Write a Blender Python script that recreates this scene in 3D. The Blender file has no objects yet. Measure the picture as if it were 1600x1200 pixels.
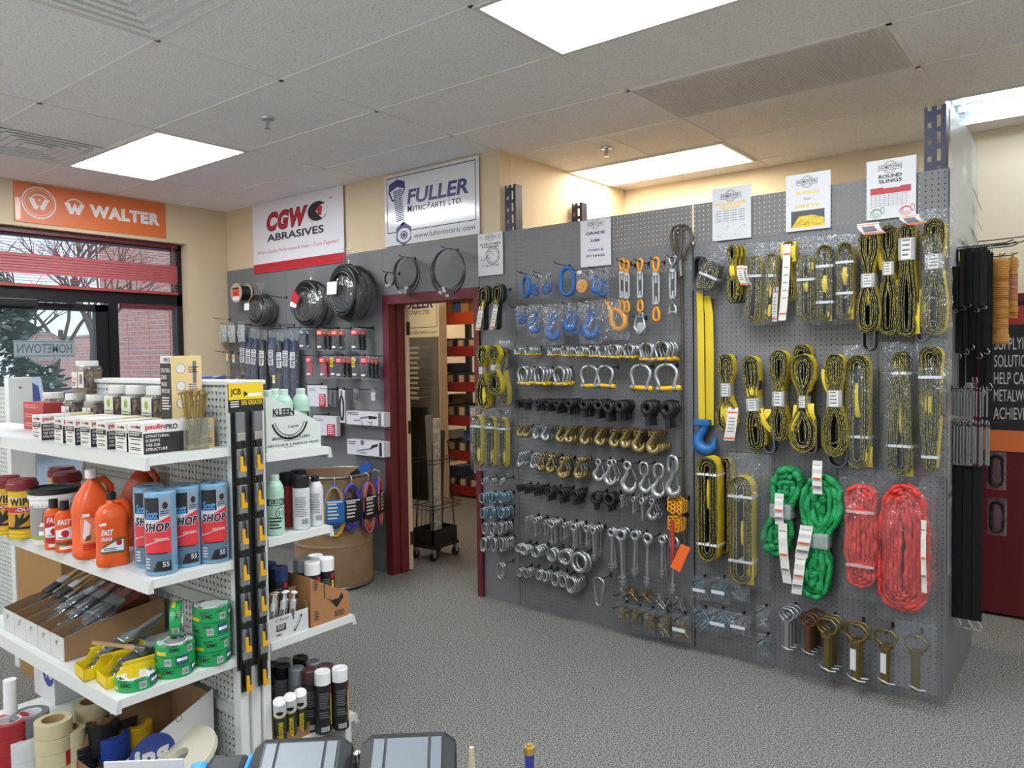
import bpy, bmesh, math, random
from mathutils import Vector, Matrix, Euler, noise
random.seed(7)
SC = bpy.context.scene
COL = SC.collection
PI = math.pi
# ---------------------------------------------------------------- camera (solved from the room's own lines)
FPX, YAW, PITCH, ROLL, EYE = 1186.0, 0.663, -0.0367, -0.0143, 1.63
_f = Vector((-math.sin(YAW)*math.cos(PITCH), math.cos(YAW)*math.cos(PITCH), math.sin(PITCH)))
_r = Vector((math.cos(YAW), math.sin(YAW), 0)); _u = _r.cross(_f)
RGT = _r*math.cos(ROLL)+_u*math.sin(ROLL); UPV = -_r*math.sin(ROLL)+_u*math.cos(ROLL); FWD = _f
CAM = Vector((0, 0, EYE))
cam = bpy.data.objects.new('camera', bpy.data.cameras.new('camera')); COL.objects.link(cam); SC.camera = cam
cam.data.sensor_width = 36; cam.data.lens = FPX/1600*36; cam.data.clip_start = .02
cam.matrix_world = Matrix(((RGT.x, UPV.x, -FWD.x, 0), (RGT.y, UPV.y, -FWD.y, 0), (RGT.z, UPV.z, -FWD.z, EYE), (0, 0, 0, 1)))
def ray(px, py): return FWD+RGT*((px-800)/FPX)-UPV*((py-600)/FPX)
def on(i, v, px, py):
    d = ray(px, py); t = (v-CAM[i])/d[i]; return CAM+d*t
def PX(px, py, v): return on(0, v, px, py)
def PY(px, py, v): return on(1, v, px, py)
def PZ(px, py, v): return on(2, v, px, py)
# ---------------------------------------------------------------- world, exposure
SC.view_settings.view_transform = 'Standard'; SC.view_settings.look = 'None'
SC.view_settings.exposure = 0.36; SC.view_settings.gamma = 1.0; SC.view_settings.use_curve_mapping = False
SC.cycles.max_bounces = 7; SC.cycles.diffuse_bounces = 4; SC.cycles.glossy_bounces = 3
SC.cycles.transparent_max_bounces = 24; SC.cycles.transmission_bounces = 3
SC.cycles.sample_clamp_indirect = 4.0; SC.cycles.caustics_reflective = False; SC.cycles.caustics_refractive = False
wd = bpy.data.worlds.new('overcast_sky'); SC.world = wd; wd.use_nodes = True
_n = wd.node_tree.nodes; _l = wd.node_tree.links
_bg = _n['Background']; _bg.inputs[1].default_value = 1.25
_tc = _n.new('ShaderNodeTexCoord'); _sp = _n.new('ShaderNodeSeparateXYZ'); _rp = _n.new('ShaderNodeValToRGB')
_l.new(_tc.outputs['Generated'], _sp.inputs[0]); _l.new(_sp.outputs[2], _rp.inputs[0]); _l.new(_rp.outputs[0], _bg.inputs[0])
_rp.color_ramp.elements[0].color = (.80, .86, .92, 1); _rp.color_ramp.elements[1].color = (.62, .72, .86, 1)
L_ROOM, L_WARM, L_BACK = 17.0, 12.5, 12.0     # how brightly the ceiling lamps glow
# ---------------------------------------------------------------- colours and materials
def lin(h):
    if not isinstance(h, str): return tuple(h)
    h = h.lstrip('#'); o = []
    for i in (0, 2, 4):
        c = int(h[i:i+2], 16)/255; o.append(c/12.92 if c <= .04045 else ((c+.055)/1.055)**2.4)
    return tuple(o)
MATS = {}
def M(name, col='808080', rough=.5, metal=0, emit=0, spec=.5, bump=None, vary=None, alpha=None):
    if name in MATS: return MATS[name]
    m = bpy.data.materials.new(name); m.use_nodes = True; MATS[name] = m
    nt = m.node_tree; b = nt.nodes['Principled BSDF']; c = (*lin(col), 1)
    b.inputs['Base Color'].default_value = c; b.inputs['Roughness'].default_value = rough
    b.inputs['Metallic'].default_value = metal; b.inputs['Specular IOR Level'].default_value = spec
    if emit: b.inputs['Emission Color'].default_value = c; b.inputs['Emission Strength'].default_value = emit
    if bump or vary:
        tc = nt.nodes.new('ShaderNodeTexCoord')
    if bump:
        nz = nt.nodes.new('ShaderNodeTexNoise'); nz.inputs['Scale'].default_value = bump[0]; nz.inputs['Detail'].default_value = 3
        bp = nt.nodes.new('ShaderNodeBump'); bp.inputs['Strength'].default_value = bump[1]; bp.inputs['Distance'].default_value = bump[2]
        nt.links.new(tc.outputs['Object'], nz.inputs['Vector']); nt.links.new(nz.outputs['Fac'], bp.inputs['Height']); nt.links.new(bp.outputs[0], b.inputs['Normal'])
    if vary:   # (scale, other colour, low, high)
        nz = nt.nodes.new('ShaderNodeTexNoise'); nz.inputs['Scale'].default_value = vary[0]; nz.inputs['Detail'].default_value = 4
        rp = nt.nodes.new('ShaderNodeValToRGB'); rp.color_ramp.elements[0].position = vary[2]; rp.color_ramp.elements[1].position = vary[3]
        rp.color_ramp.elements[0].color = c; rp.color_ramp.elements[1].color = (*lin(vary[1]), 1)
        nt.links.new(tc.outputs['Object'], nz.inputs['Vector']); nt.links.new(nz.outputs['Fac'], rp.inputs[0]); nt.links.new(rp.outputs[0], b.inputs['Base Color'])
    return m
def film(name, tint='ffffff', haze=.12, gloss=.35, crinkle=0):      # clear plastic film
    if name in MATS: return MATS[name]
    m = bpy.data.materials.new(name); m.use_nodes = True; MATS[name] = m
    nt = m.node_tree; N = nt.nodes; L = nt.links; N.remove(N['Principled BSDF']); out = N['Material Output']
    tr = N.new('ShaderNodeBsdfTransparent'); tr.inputs[0].default_value = (*lin(tint), 1)
    df = N.new('ShaderNodeBsdfDiffuse'); df.inputs[0].default_value = (.85, .87, .9, 1)
    gl = N.new('ShaderNodeBsdfGlossy'); gl.inputs['Roughness'].default_value = .12
    lw = N.new('ShaderNodeLayerWeight'); lw.inputs[0].default_value = .35
    m1 = N.new('ShaderNodeMixShader'); m1.inputs[0].default_value = haze; m2 = N.new('ShaderNodeMixShader')
    mu = N.new('ShaderNodeMath'); mu.operation = 'MULTIPLY'; mu.inputs[1].default_value = gloss
    L.new(tr.outputs[0], m1.inputs[1]); L.new(df.outputs[0], m1.inputs[2]); L.new(m1.outputs[0], m2.inputs[1]); L.new(gl.outputs[0], m2.inputs[2])
    if crinkle:
        tc = N.new('ShaderNodeTexCoord'); nz = N.new('ShaderNodeTexNoise'); nz.inputs['Scale'].default_value = crinkle
        bp = N.new('ShaderNodeBump'); bp.inputs['Strength'].default_value = .9; bp.inputs['Distance'].default_value = .02
        L.new(tc.outputs['Object'], nz.inputs['Vector']); L.new(nz.outputs['Fac'], bp.inputs['Height']); L.new(bp.outputs[0], gl.inputs['Normal']); L.new(bp.outputs[0], lw.inputs['Normal'])
    L.new(lw.outputs['Facing'], mu.inputs[0]); L.new(mu.outputs[0], m2.inputs[0]); L.new(m2.outputs[0], out.inputs[0])
    return m
def holes(name, col, rough, pitch, rad, axes):      # perforated board: real see-through holes on a square pitch
    m = M(name, col, rough); nt = m.node_tree; N = nt.nodes; L = nt.links; b = N['Principled BSDF']; out = N['Material Output']
    tc = N.new('ShaderNodeTexCoord'); sp = N.new('ShaderNodeSeparateXYZ'); cb = N.new('ShaderNodeCombineXYZ')
    L.new(tc.outputs['Object'], sp.inputs[0]); L.new(sp.outputs[axes[0]], cb.inputs[0]); L.new(sp.outputs[axes[1]], cb.inputs[1])
    def vm(op, a, v=None):
        n = N.new('ShaderNodeVectorMath'); n.operation = op; L.new(a, n.inputs[0])
        if v: n.inputs[1].default_value = v
        return n
    s = vm('SCALE', cb.outputs[0]); s.inputs['Scale'].default_value = 1/pitch
    fr = vm('FRACTION', s.outputs[0]); su = vm('SUBTRACT', fr.outputs[0], (.5, .5, 0)); le = vm('LENGTH', su.outputs[0])
    lt = N.new('ShaderNodeMath'); lt.operation = 'LESS_THAN'; L.new(le.outputs['Value'], lt.inputs[0]); lt.inputs[1].default_value = rad/pitch
    tr = N.new('ShaderNodeBsdfTransparent'); mx = N.new('ShaderNodeMixShader')
    L.new(lt.outputs[0], mx.inputs[0]); L.new(b.outputs[0], mx.inputs[1]); L.new(tr.outputs[0], mx.inputs[2]); L.new(mx.outputs[0], out.inputs[0])
    return m
# ---------------------------------------------------------------- mesh building
_GL = {}
def glyphs(s, bold=0, shear=0):
    k = (s, bold, shear)
    if k not in _GL:
        c = bpy.data.curves.new('t', 'FONT'); c.body = s; c.offset = bold; c.shear = shear; c.resolution_u = 3; c.size = 1; c.space_character = 1.12 if bold > .04 else 1
        o = bpy.data.objects.new('t', c); COL.objects.link(o)
        me = o.to_mesh(); v = [tuple(p.co) for p in me.vertices]; f = [tuple(p.vertices) for p in me.polygons]
        o.to_mesh_clear(); bpy.data.objects.remove(o); bpy.data.curves.remove(c)
        _GL[k] = (v, f)
    return _GL[k]
class MB:
    def __init__(s): s.v = []; s.f = []; s.m = []; s.s = []
    def add(s, v, f, mi=0, sm=False):
        b = len(s.v); s.v.extend(tuple(p) for p in v)
        for q in f: s.f.append([i+b for i in q]); s.m.append(mi); s.s.append(sm)
        return s
    def merge(s, o, fn=None, mo=0):
        b = len(s.v); s.v.extend(tuple(fn(Vector(p))) if fn else p for p in o.v)
        for q, m, k in zip(o.f, o.m, o.s): s.f.append([i+b for i in q]); s.m.append(m+mo); s.s.append(k)
        return s
    def xf(s, mat):
        s.v = [tuple(mat @ Vector(p)) for p in s.v]; return s
    def box(s, lo, hi, mi=0, bev=0, mat=None):
        (x0, y0, z0), (x1, y1, z1) = lo, hi
        if bev <= 0:
            v = [(x0, y0, z0), (x1, y0, z0), (x1, y1, z0), (x0, y1, z0), (x0, y0, z1), (x1, y0, z1), (x1, y1, z1), (x0, y1, z1)]
            f = [(0, 3, 2, 1), (4, 5, 6, 7), (0, 1, 5, 4), (1, 2, 6, 5), (2, 3, 7, 6), (3, 0, 4, 7)]
        else:
            b = min(bev, (x1-x0)*.49, (y1-y0)*.49, (z1-z0)*.49); v = []; n = 0
            bm = bmesh.new(); bmesh.ops.create_cube(bm, size=1)
            for p in bm.verts: p.co = Vector(((x0+x1)/2+p.co.x*(x1-x0), (y0+y1)/2+p.co.y*(y1-y0), (z0+z1)/2+p.co.z*(z1-z0)))
            bmesh.ops.bevel(bm, geom=bm.edges[:], offset=b, segments=2, affect='EDGES', profile=.6)
            bm.verts.index_update(); v = [tuple(p.co) for p in bm.verts]; f = [tuple(q.index for q in g.verts) for g in bm.faces]; bm.free()
        if mat: v = [tuple(mat @ Vector(p)) for p in v]
        return s.add(v, f, mi)
    def cyl(s, p0, p1, r0, r1=None, n=12, mi=0, cap=True, sm=True):
        p0 = Vector(p0); p1 = Vector(p1); r1 = r0 if r1 is None else r1; d = (p1-p0).normalized()
        a = d.orthogonal().normalized(); c = d.cross(a); v = []; f = []
        for p, r in ((p0, r0), (p1, r1)):
            for i in range(n):
                t = 2*PI*i/n; v.append(p+a*(r*math.cos(t))+c*(r*math.sin(t)))
        s.add(v, [(i, (i+1) % n, n+(i+1) % n, n+i) for i in range(n)], mi, sm)
        if cap: s.add(v, [tuple(range(n-1, -1, -1)), tuple(range(n, 2*n))], mi)
        return s
    def tube(s, pts, r, n=8, mi=0, closed=False, flat=1, cap=True):
        P = [Vector(p) for p in pts]; k = len(P); R = r if isinstance(r, (list, tuple)) else [r]*k; v = []; up = None
        for i in range(k):
            if closed: t = P[(i+1) % k]-P[i-1]
            else: t = P[min(i+1, k-1)]-P[max(i-1, 0)]
            t = t.normalized() if t.length > 1e-9 else Vector((0, 0, 1))
            if up is None: up = t.orthogonal().normalized()
            up = (up-t*up.dot(t)); up = up.normalized() if up.length > 1e-6 else t.orthogonal().normalized()
            w = t.cross(up)
            for j in range(n):
                a = 2*PI*j/n; v.append(P[i]+up*(R[i]*math.cos(a))+w*(R[i]*math.sin(a)*flat))
        f = []
        for i in range(k if closed else k-1):
            q = (i+1) % k
            for j in range(n): f.append((i*n+j, i*n+(j+1) % n, q*n+(j+1) % n, q*n+j))
        s.add(v, f, mi, True)
        if cap and not closed: s.add(v, [tuple(range(n-1, -1, -1)), tuple(range((k-1)*n, k*n))], mi)
        return s
    def lathe(s, prof, n=20, mi=0, c=(0, 0, 0), sm=True, sx=1, sy=1):     # prof: (r, z[, mi])
        v = []; k = len(prof)
        for p in prof:
            for j in range(n):
                a = 2*PI*j/n; v.append((c[0]+p[0]*math.cos(a)*sx, c[1]+p[0]*math.sin(a)*sy, c[2]+p[1]))
        for i in range(k-1):
            mm = prof[i][2] if len(prof[i]) > 2 else mi
            s.add(v[i*n:(i+2)*n], [(j, (j+1) % n, n+(j+1) % n, n+j) for j in range(n)], mm, sm)
        return s
    def prism(s, poly, h0, h1, mi=0, mat=None, side=None):      # poly in local xy, raised along local z
        n = len(poly); v = [(x, y, h0) for x, y in poly]+[(x, y, h1) for x, y in poly]
        if mat: v = [tuple(mat @ Vector(p)) for p in v]
        s.add(v, [tuple(range(n-1, -1, -1)), tuple(range(n, 2*n))], mi)
        return s.add(v, [(i, (i+1) % n, n+(i+1) % n, n+i) for i in range(n)], mi if side is None else side)
    # flat artwork in local xy, z = layer
    def rect(s, x0, y0, x1, y1, z=0, mi=0): return s.add([(x0, y0, z), (x1, y0, z), (x1, y1, z), (x0, y1, z)], [(0, 1, 2, 3)], mi)
    def poly(s, pts, z=0, mi=0): return s.add([(x, y, z) for x, y in pts], [tuple(range(len(pts)))], mi)
    def disc(s, x, y, r, z=0, mi=0, n=24, ry=None):
        return s.poly([(x+r*math.cos(2*PI*i/n), y+(ry or r)*math.sin(2*PI*i/n)) for i in range(n)], z, mi)
    def ring(s, x, y, r, w, z=0, mi=0, n=32, a0=0, a1=360, ry=1):
        v = []; k = n+1
        for i in range(k):
            a = math.radians(a0+(a1-a0)*i/n); v += [(x+r*math.cos(a), y+r*ry*math.sin(a), z), (x+(r-w)*math.cos(a), y+(r-w)*ry*math.sin(a), z)]
        return s.add(v, [(2*i+1, 2*i, 2*i+2, 2*i+3) for i in range(n)], mi)
    def text(s, t, x0, y0, x1, y1, z=0, mi=0, bold=.01, shear=0, keep=False, align='c'):
        v, f = glyphs(t, bold, shear); 
        if not v: return s
        a = min(p[0] for p in v); b = max(p[0] for p in v); c = min(p[1] for p in v); d = max(p[1] for p in v)
        kx = (x1-x0)/(b-a); ky = (y1-y0)/(d-c); ox = x0; oy = y0
        if keep:
            k = min(kx, ky); ox = x0+((x1-x0)-k*(b-a))/2 if align == 'c' else x0; oy = y0+((y1-y0)-k*(d-c))/2; kx = ky = k
        return s.add([(ox+(p[0]-a)*kx, oy+(p[1]-c)*ky, z) for p in v], f, mi)
    def lines(s, x0, y0, x1, y1, n, z=0, mi=0, fill=.45, rag=.3, rnd=None):       # rows of small print
        g = rnd or random; h = (y1-y0)/n
        for i in range(n):
            s.rect(x0, y1-h*(i+fill), x1-(x1-x0)*rag*g.random(), y1-h*i, z, mi)
        return s
    def bars(s, x0, y0, x1, y1, z=0, mi=0, n=14):
        g = random.Random(n); x = x0; w = (x1-x0)/n
        for i in range(n): s.rect(x0+i*w, y0, x0+i*w+w*(.3+.4*g.random()), y1, z, mi)
        return s
    def slice(s, step, axis=0):     # cut flat artwork into strips so it can wrap
        bm = bmesh.new(); vs = [bm.verts.new(p) for p in s.v]; ml = bm.faces.layers.int.new('m')
        for q, m in zip(s.f, s.m):
            try: fc = bm.faces.new([vs[i] for i in q]); fc.material_index = m
            except ValueError: pass
        lo = min(p[axis] for p in s.v); hi = max(p[axis] for p in s.v); x = lo+step
        no = [0, 0, 0]; no[axis] = 1
        while x < hi:
            co = [0, 0, 0]; co[axis] = x
            bmesh.ops.bisect_plane(bm, geom=bm.verts[:]+bm.edges[:]+bm.faces[:], plane_co=co, plane_no=no); x += step
        bm.verts.index_update(); s.v = [tuple(p.co) for p in bm.verts]; s.f = [[q.index for q in g.verts] for g in bm.faces]; s.m = [g.material_index for g in bm.faces]; s.s = [True]*len(s.f); bm.free()
        return s
    def wrap(s, r, a0=-PI/2, lift=.0004):       # wrap artwork round a vertical cylinder; x=0 faces angle a0, z is the layer number
        s.slice(.008 if r < .06 else .015)
        s.v = [((r+lift*(1+p[2]))*math.cos(a0+p[0]/r), (r+lift*(1+p[2]))*math.sin(a0+p[0]/r), p[1]) for p in s.v]
        return s
    def face(s, o, xd=(1, 0, 0), yd=(0, 0, 1), lift=.0005):     # stand artwork up on a plane through o
        xd = Vector(xd).normalized(); yd = Vector(yd).normalized(); n = xd.cross(yd); o = Vector(o)
        s.v = [tuple(o+xd*p[0]+yd*p[1]+n*(lift*(1+p[2]))) for p in s.v]; return s
    def mesh(s, name, mats):
        me = bpy.data.meshes.new(name); me.from_pydata(s.v, [], s.f)
        for m in mats: me.materials.append(m)
        me.polygons.foreach_set('material_index', s.m); me.polygons.foreach_set('use_smooth', s.s); me.update()
        return me
    def build(s, name, mats, parent=None, loc=None, rot=None):
        if not isinstance(mats, (list, tuple)): mats = [mats]
        o = bpy.data.objects.new(name, s.mesh(name, mats)); COL.objects.link(o)
        if parent is not None: o.parent = parent
        if loc is not None: o.location = loc
        if rot is not None: o.rotation_euler = rot
        return o
def tag(o, label=None, cat=None, group=None, kind=None):
    if label: o['label'] = ' '.join(label.split()[:16])
    if cat: o['category'] = cat
    if group: o['group'] = group
    if kind: o['kind'] = kind
    return o
def thing(name, label, cat, loc=(0, 0, 0), rotz=0, group=None):
    o = bpy.data.objects.new(name, None); COL.objects.link(o); o.empty_display_size = .05
    o.location = loc; o.rotation_euler = (0, 0, rotz); return tag(o, label, cat, group)
def struct(o): o['kind'] = 'structure'; return o
KIDS = {}
def dup(root, loc, rot=None, label=None, group=None, scale=None):
    r = root.copy(); COL.objects.link(r); r.location = loc
    if rot is not None: r.rotation_euler = rot
    if scale is not None: r.scale = scale if isinstance(scale, (tuple, list)) else (scale,)*3
    if label: r['label'] = ' '.join(label.split()[:16])
    if group: r['group'] = group
    for ch in list(root.children):
        c = ch.copy(); COL.objects.link(c); c.parent = r
        for g in list(ch.children):
            d = g.copy(); COL.objects.link(d); d.parent = c
    return r
class Proto:        # first use places the original, later uses copy it
    def __init__(s, make, name=None): s.make = make; s.root = None; s.name = name
    def __call__(s, loc, label, cat, group=None, rot=(0, 0, 0), scale=1):
        if s.root is None:
            s.root = s.make(); r = s.root
            if s.name: r.name = s.name
            r.location = loc; r.rotation_euler = rot; r.scale = (scale,)*3 if not isinstance(scale, (tuple, list)) else scale
            tag(r, label, cat, group); return r
        return dup(s.root, loc, rot, label, group, scale)
ORD = ['frontmost', 'second', 'third', 'fourth', 'fifth', 'sixth', 'seventh', 'eighth', 'ninth', 'tenth', 'eleventh', 'twelfth']
NTH = ['first', 'second', 'third', 'fourth', 'fifth', 'sixth', 'seventh', 'eighth', 'ninth', 'tenth', 'eleventh', 'twelfth', 'thirteenth', 'fourteenth']
# ================================================================ THE SETTING
D, XL, D2, H, XC = 3.895, -6.33, 5.55, 2.98, -3.13        # board face, window wall, far wall, ceiling, recess corner
GX, GY, TW, TS = -1.936, 2.8704, 1.2192, .6096           # ceiling grid origin and pitch
XE, YN, YB = 4.2, -3.8, 9.6
cream = M('cream_paint', 'd3bf9f', .6, bump=(60, .08, .002))
M('white', 'e8e8e8', .45); M('black', '17181a', .45); M('steel', 'b8bcbf', .32, .9); M('darksteel', '4b4d50', .4, .8)
W_ = MATS['white']; K_ = MATS['black']; ST = MATS['steel']; DS = MATS['darksteel']
maroon = M('maroon_paint', '64212b', .38)
# --- floor
fl = M('carpet', '5b5955', .95); nt = fl.node_tree; N = nt.nodes; L = nt.links; b = N['Principled BSDF']
tc = N.new('ShaderNodeTexCoord'); n1 = N.new('ShaderNodeTexNoise'); n1.inputs['Scale'].default_value = 130; n1.inputs['Detail'].default_value = 4; n1.inputs['Roughness'].default_value = .75
rp = N.new('ShaderNodeValToRGB'); e = rp.color_ramp.elements; e[0].position = .40; e[0].color = (*lin('2a2a29'), 1); e[1].position = .60; e[1].color = (*lin('a3a19c'), 1)
bp = N.new('ShaderNodeBump'); bp.inputs['Strength'].default_value = .6; bp.inputs['Distance'].default_value = .006
L.new(tc.outputs['Object'], n1.inputs['Vector']); L.new(n1.outputs['Fac'], rp.inputs[0]); L.new(rp.outputs[0], b.inputs['Base Color']); L.new(n1.outputs['Fac'], bp.inputs['Height']); L.new(bp.outputs[0], b.inputs['Normal'])
struct(MB().box((XL-.3, -.9, -.1), (XE, YB, 0)).build('floor', fl)); struct(MB().box((XL-.3, YN-.1, -.1), (XE, -.9, 0)).build('floor_bounce', M('pale_bounce', 'dcd9d2', .4)))  # second slab: unseen pale floor added to bounce lamp light onto the ceiling
# --- walls
w = MB(); wy0, wy1, wz = .6, 3.52, 2.645
for lo, hi in (((XL-.3, YN, 0), (XL, wy0, H)), ((XL-.3, wy1, 0), (XL, 5.9, H)), ((XL-.3, wy0, wz), (XL, wy1, H))): w.box(lo, hi)
struct(w.build('wall_left', cream))
w = MB(); dx0, dx1, dz = -4.235, -3.315, 2.085; YW = D+.012
for lo, hi in (((XL, YW, 0), (dx0, YW+.13, H)), ((dx1, YW, 0), (XC, YW+.13, H)), ((dx0, YW, dz), (dx1, YW+.13, H))): w.box(lo, hi)
struct(w.build('wall_back', cream))
struct(MB().box((XC-.12, YW+.13, 0), (XC, D2, H)).build('wall_recess_side', M('recess_paint', 'd9c6a8', .6, bump=(60, .08, .002))))
struct(MB().box((XC-.12, D2, 0), (XE, D2+.12, H)).build('wall_recess_back', M('recess_back_paint', 'e3d5b9', .6, bump=(60, .08, .002))))
struct(MB().box((XE, YN, 0), (XE+.1, D2+.12, H)).build('wall_right', M('wall_pale', 'e6dfd2', .6)))
w = MB()
for lo, hi in (((XL, 0), (XE, .5)), ((XL, 2.6), (XE, H)), ((XL, .5), (-5.6, 2.6)), ((-2.3, .5), (-2.0, 2.6)), ((1.4, .5), (XE, 2.6))): w.box((lo[0], YN-.1, lo[1]), (hi[0], YN, hi[1]))
struct(w.build('wall_front', MATS['wall_pale']))
# --- ceiling: mineral tiles in a white grid; lamps, vents and grille take whole cells
tile = M('ceiling_tile', 'f1f0f2', .9); nt = tile.node_tree; N = nt.nodes; L = nt.links; b = N['Principled BSDF']
tc = N.new('ShaderNodeTexCoord'); n1 = N.new('ShaderNodeTexNoise'); n1.inputs['Scale'].default_value = 105; n1.inputs['Detail'].default_value = 2
rp = N.new('ShaderNodeValToRGB'); e = rp.color_ramp.elements; e[0].position = .3; e[0].color = (*lin('cdccd0'), 1); e[1].position = .43; e[1].color = (*lin('f1f0f2'), 1)
L.new(tc.outputs['Object'], n1.inputs['Vector']); L.new(n1.outputs['Fac'], rp.inputs[0]); L.new(rp.outputs[0], b.inputs['Base Color'])
bp = N.new('ShaderNodeBump'); bp.inputs['Strength'].default_value = .5; bp.inputs['Distance'].default_value = .004; L.new(n1.outputs['Fac'], bp.inputs['Height']); L.new(bp.outputs[0], b.inputs['Normal'])
grid_white = M('grid_white', 'eceae7', .5)
LAMPS = {(0, -1): 0, (-3, -1): 0, (-1, 3): 1, (1, 3): 2, (2, -1): 0, (-3, -5): 0, (0, -5): 0, (3, -5): 0, (-2, -9): 0, (1, -9): 0, (3, 2): 0, (-4, -9): 0}     # (column, row): kind
VENTS = [(-3, -2, 0), (-2, -3, 1)]
GRILLE = (0, 1)
taken = set(LAMPS) | {GRILLE}
c = MB(); g = MB()
def inside(x0, y0):   # the recess runs deeper than the shop
    return True
xs = [XL]+[GX+i*TW for i in range(-3, 6) if XL < GX+i*TW < XE]+[XE]
def rows(y0, y1): return [y0]+[GY+j*TS for j in range(-12, 6) if y0+.02 < GY+j*TS < y1-.02]+[y1]
def ceil_block(xa, xb, ya, yb):
    X = [xa]+[x for x in xs if xa+.02 < x < xb-.02]+[xb]; Y = rows(ya, yb)
    for i in range(len(X)-1):
        for j in range(len(Y)-1):
            ci = math.floor(((X[i]+X[i+1])/2-GX)/TW); cj = math.floor(((Y[j]+Y[j+1])/2-GY)/TS)
            if (ci, cj) in taken: continue
            c.box((X[i], Y[j], H), (X[i+1], Y[j+1], H+.02))
    for x in X[1:-1]: g.box((x-.012, ya, H-.004), (x+.012, yb, H+.004))
    for y in Y[1:-1]: g.box((xa, y-.012, H-.004), (xb, y+.012, H+.004))
ceil_block(XL, XC, YN, YW); ceil_block(XC, XE, YN, D2)
g.box((-2.47, GY+2*TS, H-.004), (-2.446, GY+3*TS, H+.004))
ce = struct(c.build('ceiling', tile)); struct(g.build('ceiling_grid', grid_white, ce))
lamp_white = M('lamp_diffuser', 'f4faff', .4, emit=L_ROOM); lamp_warm = M('lamp_diffuser_warm', 'fff0d8', .4, emit=L_WARM); tube_glow = M('fluorescent_tube', 'eaf4ff', .4, emit=10.0)
frame_white = M('lamp_frame', 'd9d9d6', .4)
LL = {(0, -1): 'large glowing ceiling light panel cut by the top edge of the photo', (-3, -1): 'glowing ceiling light panel before the orange banner wall',
      (-1, 3): 'warm glowing ceiling light panel in the recess behind the pegboard', (1, 3): 'open ceiling light with bare tubes over the right-hand wall'}
for (i, j), kind in LAMPS.items():
    x0, y0 = GX+i*TW, GY+j*TS; x1, y1 = x0+TW, y0+TS
    if i == -1 and j == 3: x0 = max(x0, XC)
    r = thing('ceiling_light', LL.get((i, j), 'glowing ceiling light panel behind the photographer'), 'ceiling light', (x0, y0, H), group='lay-in ceiling lights')
    a, bb = x1-x0, y1-y0; f = MB(); t = .022
    for lo, hi in (((0, 0, -.012), (a, t, .02)), ((0, bb-t, -.012), (a, bb, .02)), ((0, t, -.012), (t, bb-t, .02)), ((a-t, t, -.012), (a, bb-t, .02))): f.box(lo, hi)
    f.build('frame', frame_white, r)
    if kind < 2: MB().box((t, t, -.004), (a-t, bb-t, .012)).build('diffuser', lamp_warm if kind else lamp_white, r)
    else:
        h = MB().box((0, 0, .1), (a, bb, .12)); 
        for lo, hi in (((0, 0, .02), (a, .015, .1)), ((0, bb-.015, .02), (a, bb, .1)), ((0, 0, .02), (.015, bb, .1)), ((a-.015, 0, .02), (a, bb, .1))): h.box(lo, hi)
        h.build('housing', M('lamp_reflector', 'c3ced2', .4), r)
        for k in range(3):
            y = .13+k*.17; tb = MB().cyl((.06, y, .055), (a-.06, y, .055), .016, n=10).build('tube', tube_glow, r)
            MB().box((.025, y-.02, .03), (.06, y+.02, .1)).build('socket', frame_white, tb); MB().box((a-.06, y-.02, .03), (a-.025, y+.02, .1)).build('socket', frame_white, tb)
vg = M('vent_metal', 'c3c8c6', .35, .1); vd = M('vent_dark', '4b4d4e', .6)
for k, (i, j, n) in enumerate(VENTS):
    cx, cy = GX+i*TW+(TS/2 if k == 0 else TW-TS/2-.0), GY+j*TS+TS/2
    if k == 1: cx = GX-TW+TS/2
    r = thing('ceiling_vent', ('square louvred ceiling vent with dark slots beside the left light', 'grey square louvred ceiling vent at the top edge of the photo')[k], 'vent', (cx, cy, H), group='louvred ceiling vents')
    m = MB()
    for q in range(5):
        o = TS/2-.002-q*.055; ii = o-.047; z0, z1 = -.006, .016
        v = [(sx*o, sy*o, z0) for sx, sy in ((-1, -1), (1, -1), (1, 1), (-1, 1))]+[(sx*ii, sy*ii, z1) for sx, sy in ((-1, -1), (1, -1), (1, 1), (-1, 1))]
        m.add(v, [(0, 1, 5, 4), (1, 2, 6, 5), (2, 3, 7, 6), (3, 0, 4, 7)])
    m.build('louvre', vg, r); MB().box((-TS/2+.005, -TS/2+.005, .05), (TS/2-.005, TS/2-.005, .06)).build('duct', vd, r)
x0, y0 = GX+GRILLE[0]*TW, GY+GRILLE[1]*TS
r = thing('return_air_grille', 'grey egg-crate air grille set in the ceiling tiles', 'air grille', (x0, y0, H)); m = MB()
for i in range(1, 72): m.box((i*TW/72-.0024, .012, -.003), (i*TW/72+.0024, TS-.012, .012))
for i in range(1, 36): m.box((.012, i*TS/36-.0024, -.003), (TW-.012, i*TS/36+.0024, .012))
m.build('lattice', M('grille_grey', 'dfd9d5', .5), r); MB().box((.005, .005, .05), (TW-.005, TS-.005, .06)).build('duct', M('duct_grey', 'bdb6b2', .8), r)
for p, lb in (((418, 184), 'small chrome sprinkler head on the ceiling over the shop floor'), ((948, 230), 'chrome sprinkler head on the ceiling over the recess')):
    q = PZ(*p, H); r = thing('sprinkler_head', lb, 'sprinkler', (q.x, q.y, H), group='ceiling sprinklers')
    MB().lathe([(.001, 0), (.038, -.001), (.034, -.012), (.014, -.016), (.001, -.016)], 20).build('escutcheon', ST, r)
    MB().cyl((0, 0, -.014), (0, 0, -.045), .009, n=10).tube([(.012, 0, -.02), (.016, 0, -.04), (0, 0, -.058)], .003, 6).tube([(-.012, 0, -.02), (-.016, 0, -.04), (0, 0, -.058)], .003, 6).build('body', ST, r)
    MB().cyl((0, 0, -.058), (0, 0, -.061), .016, .019, n=14).build('deflector', ST, r)
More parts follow.
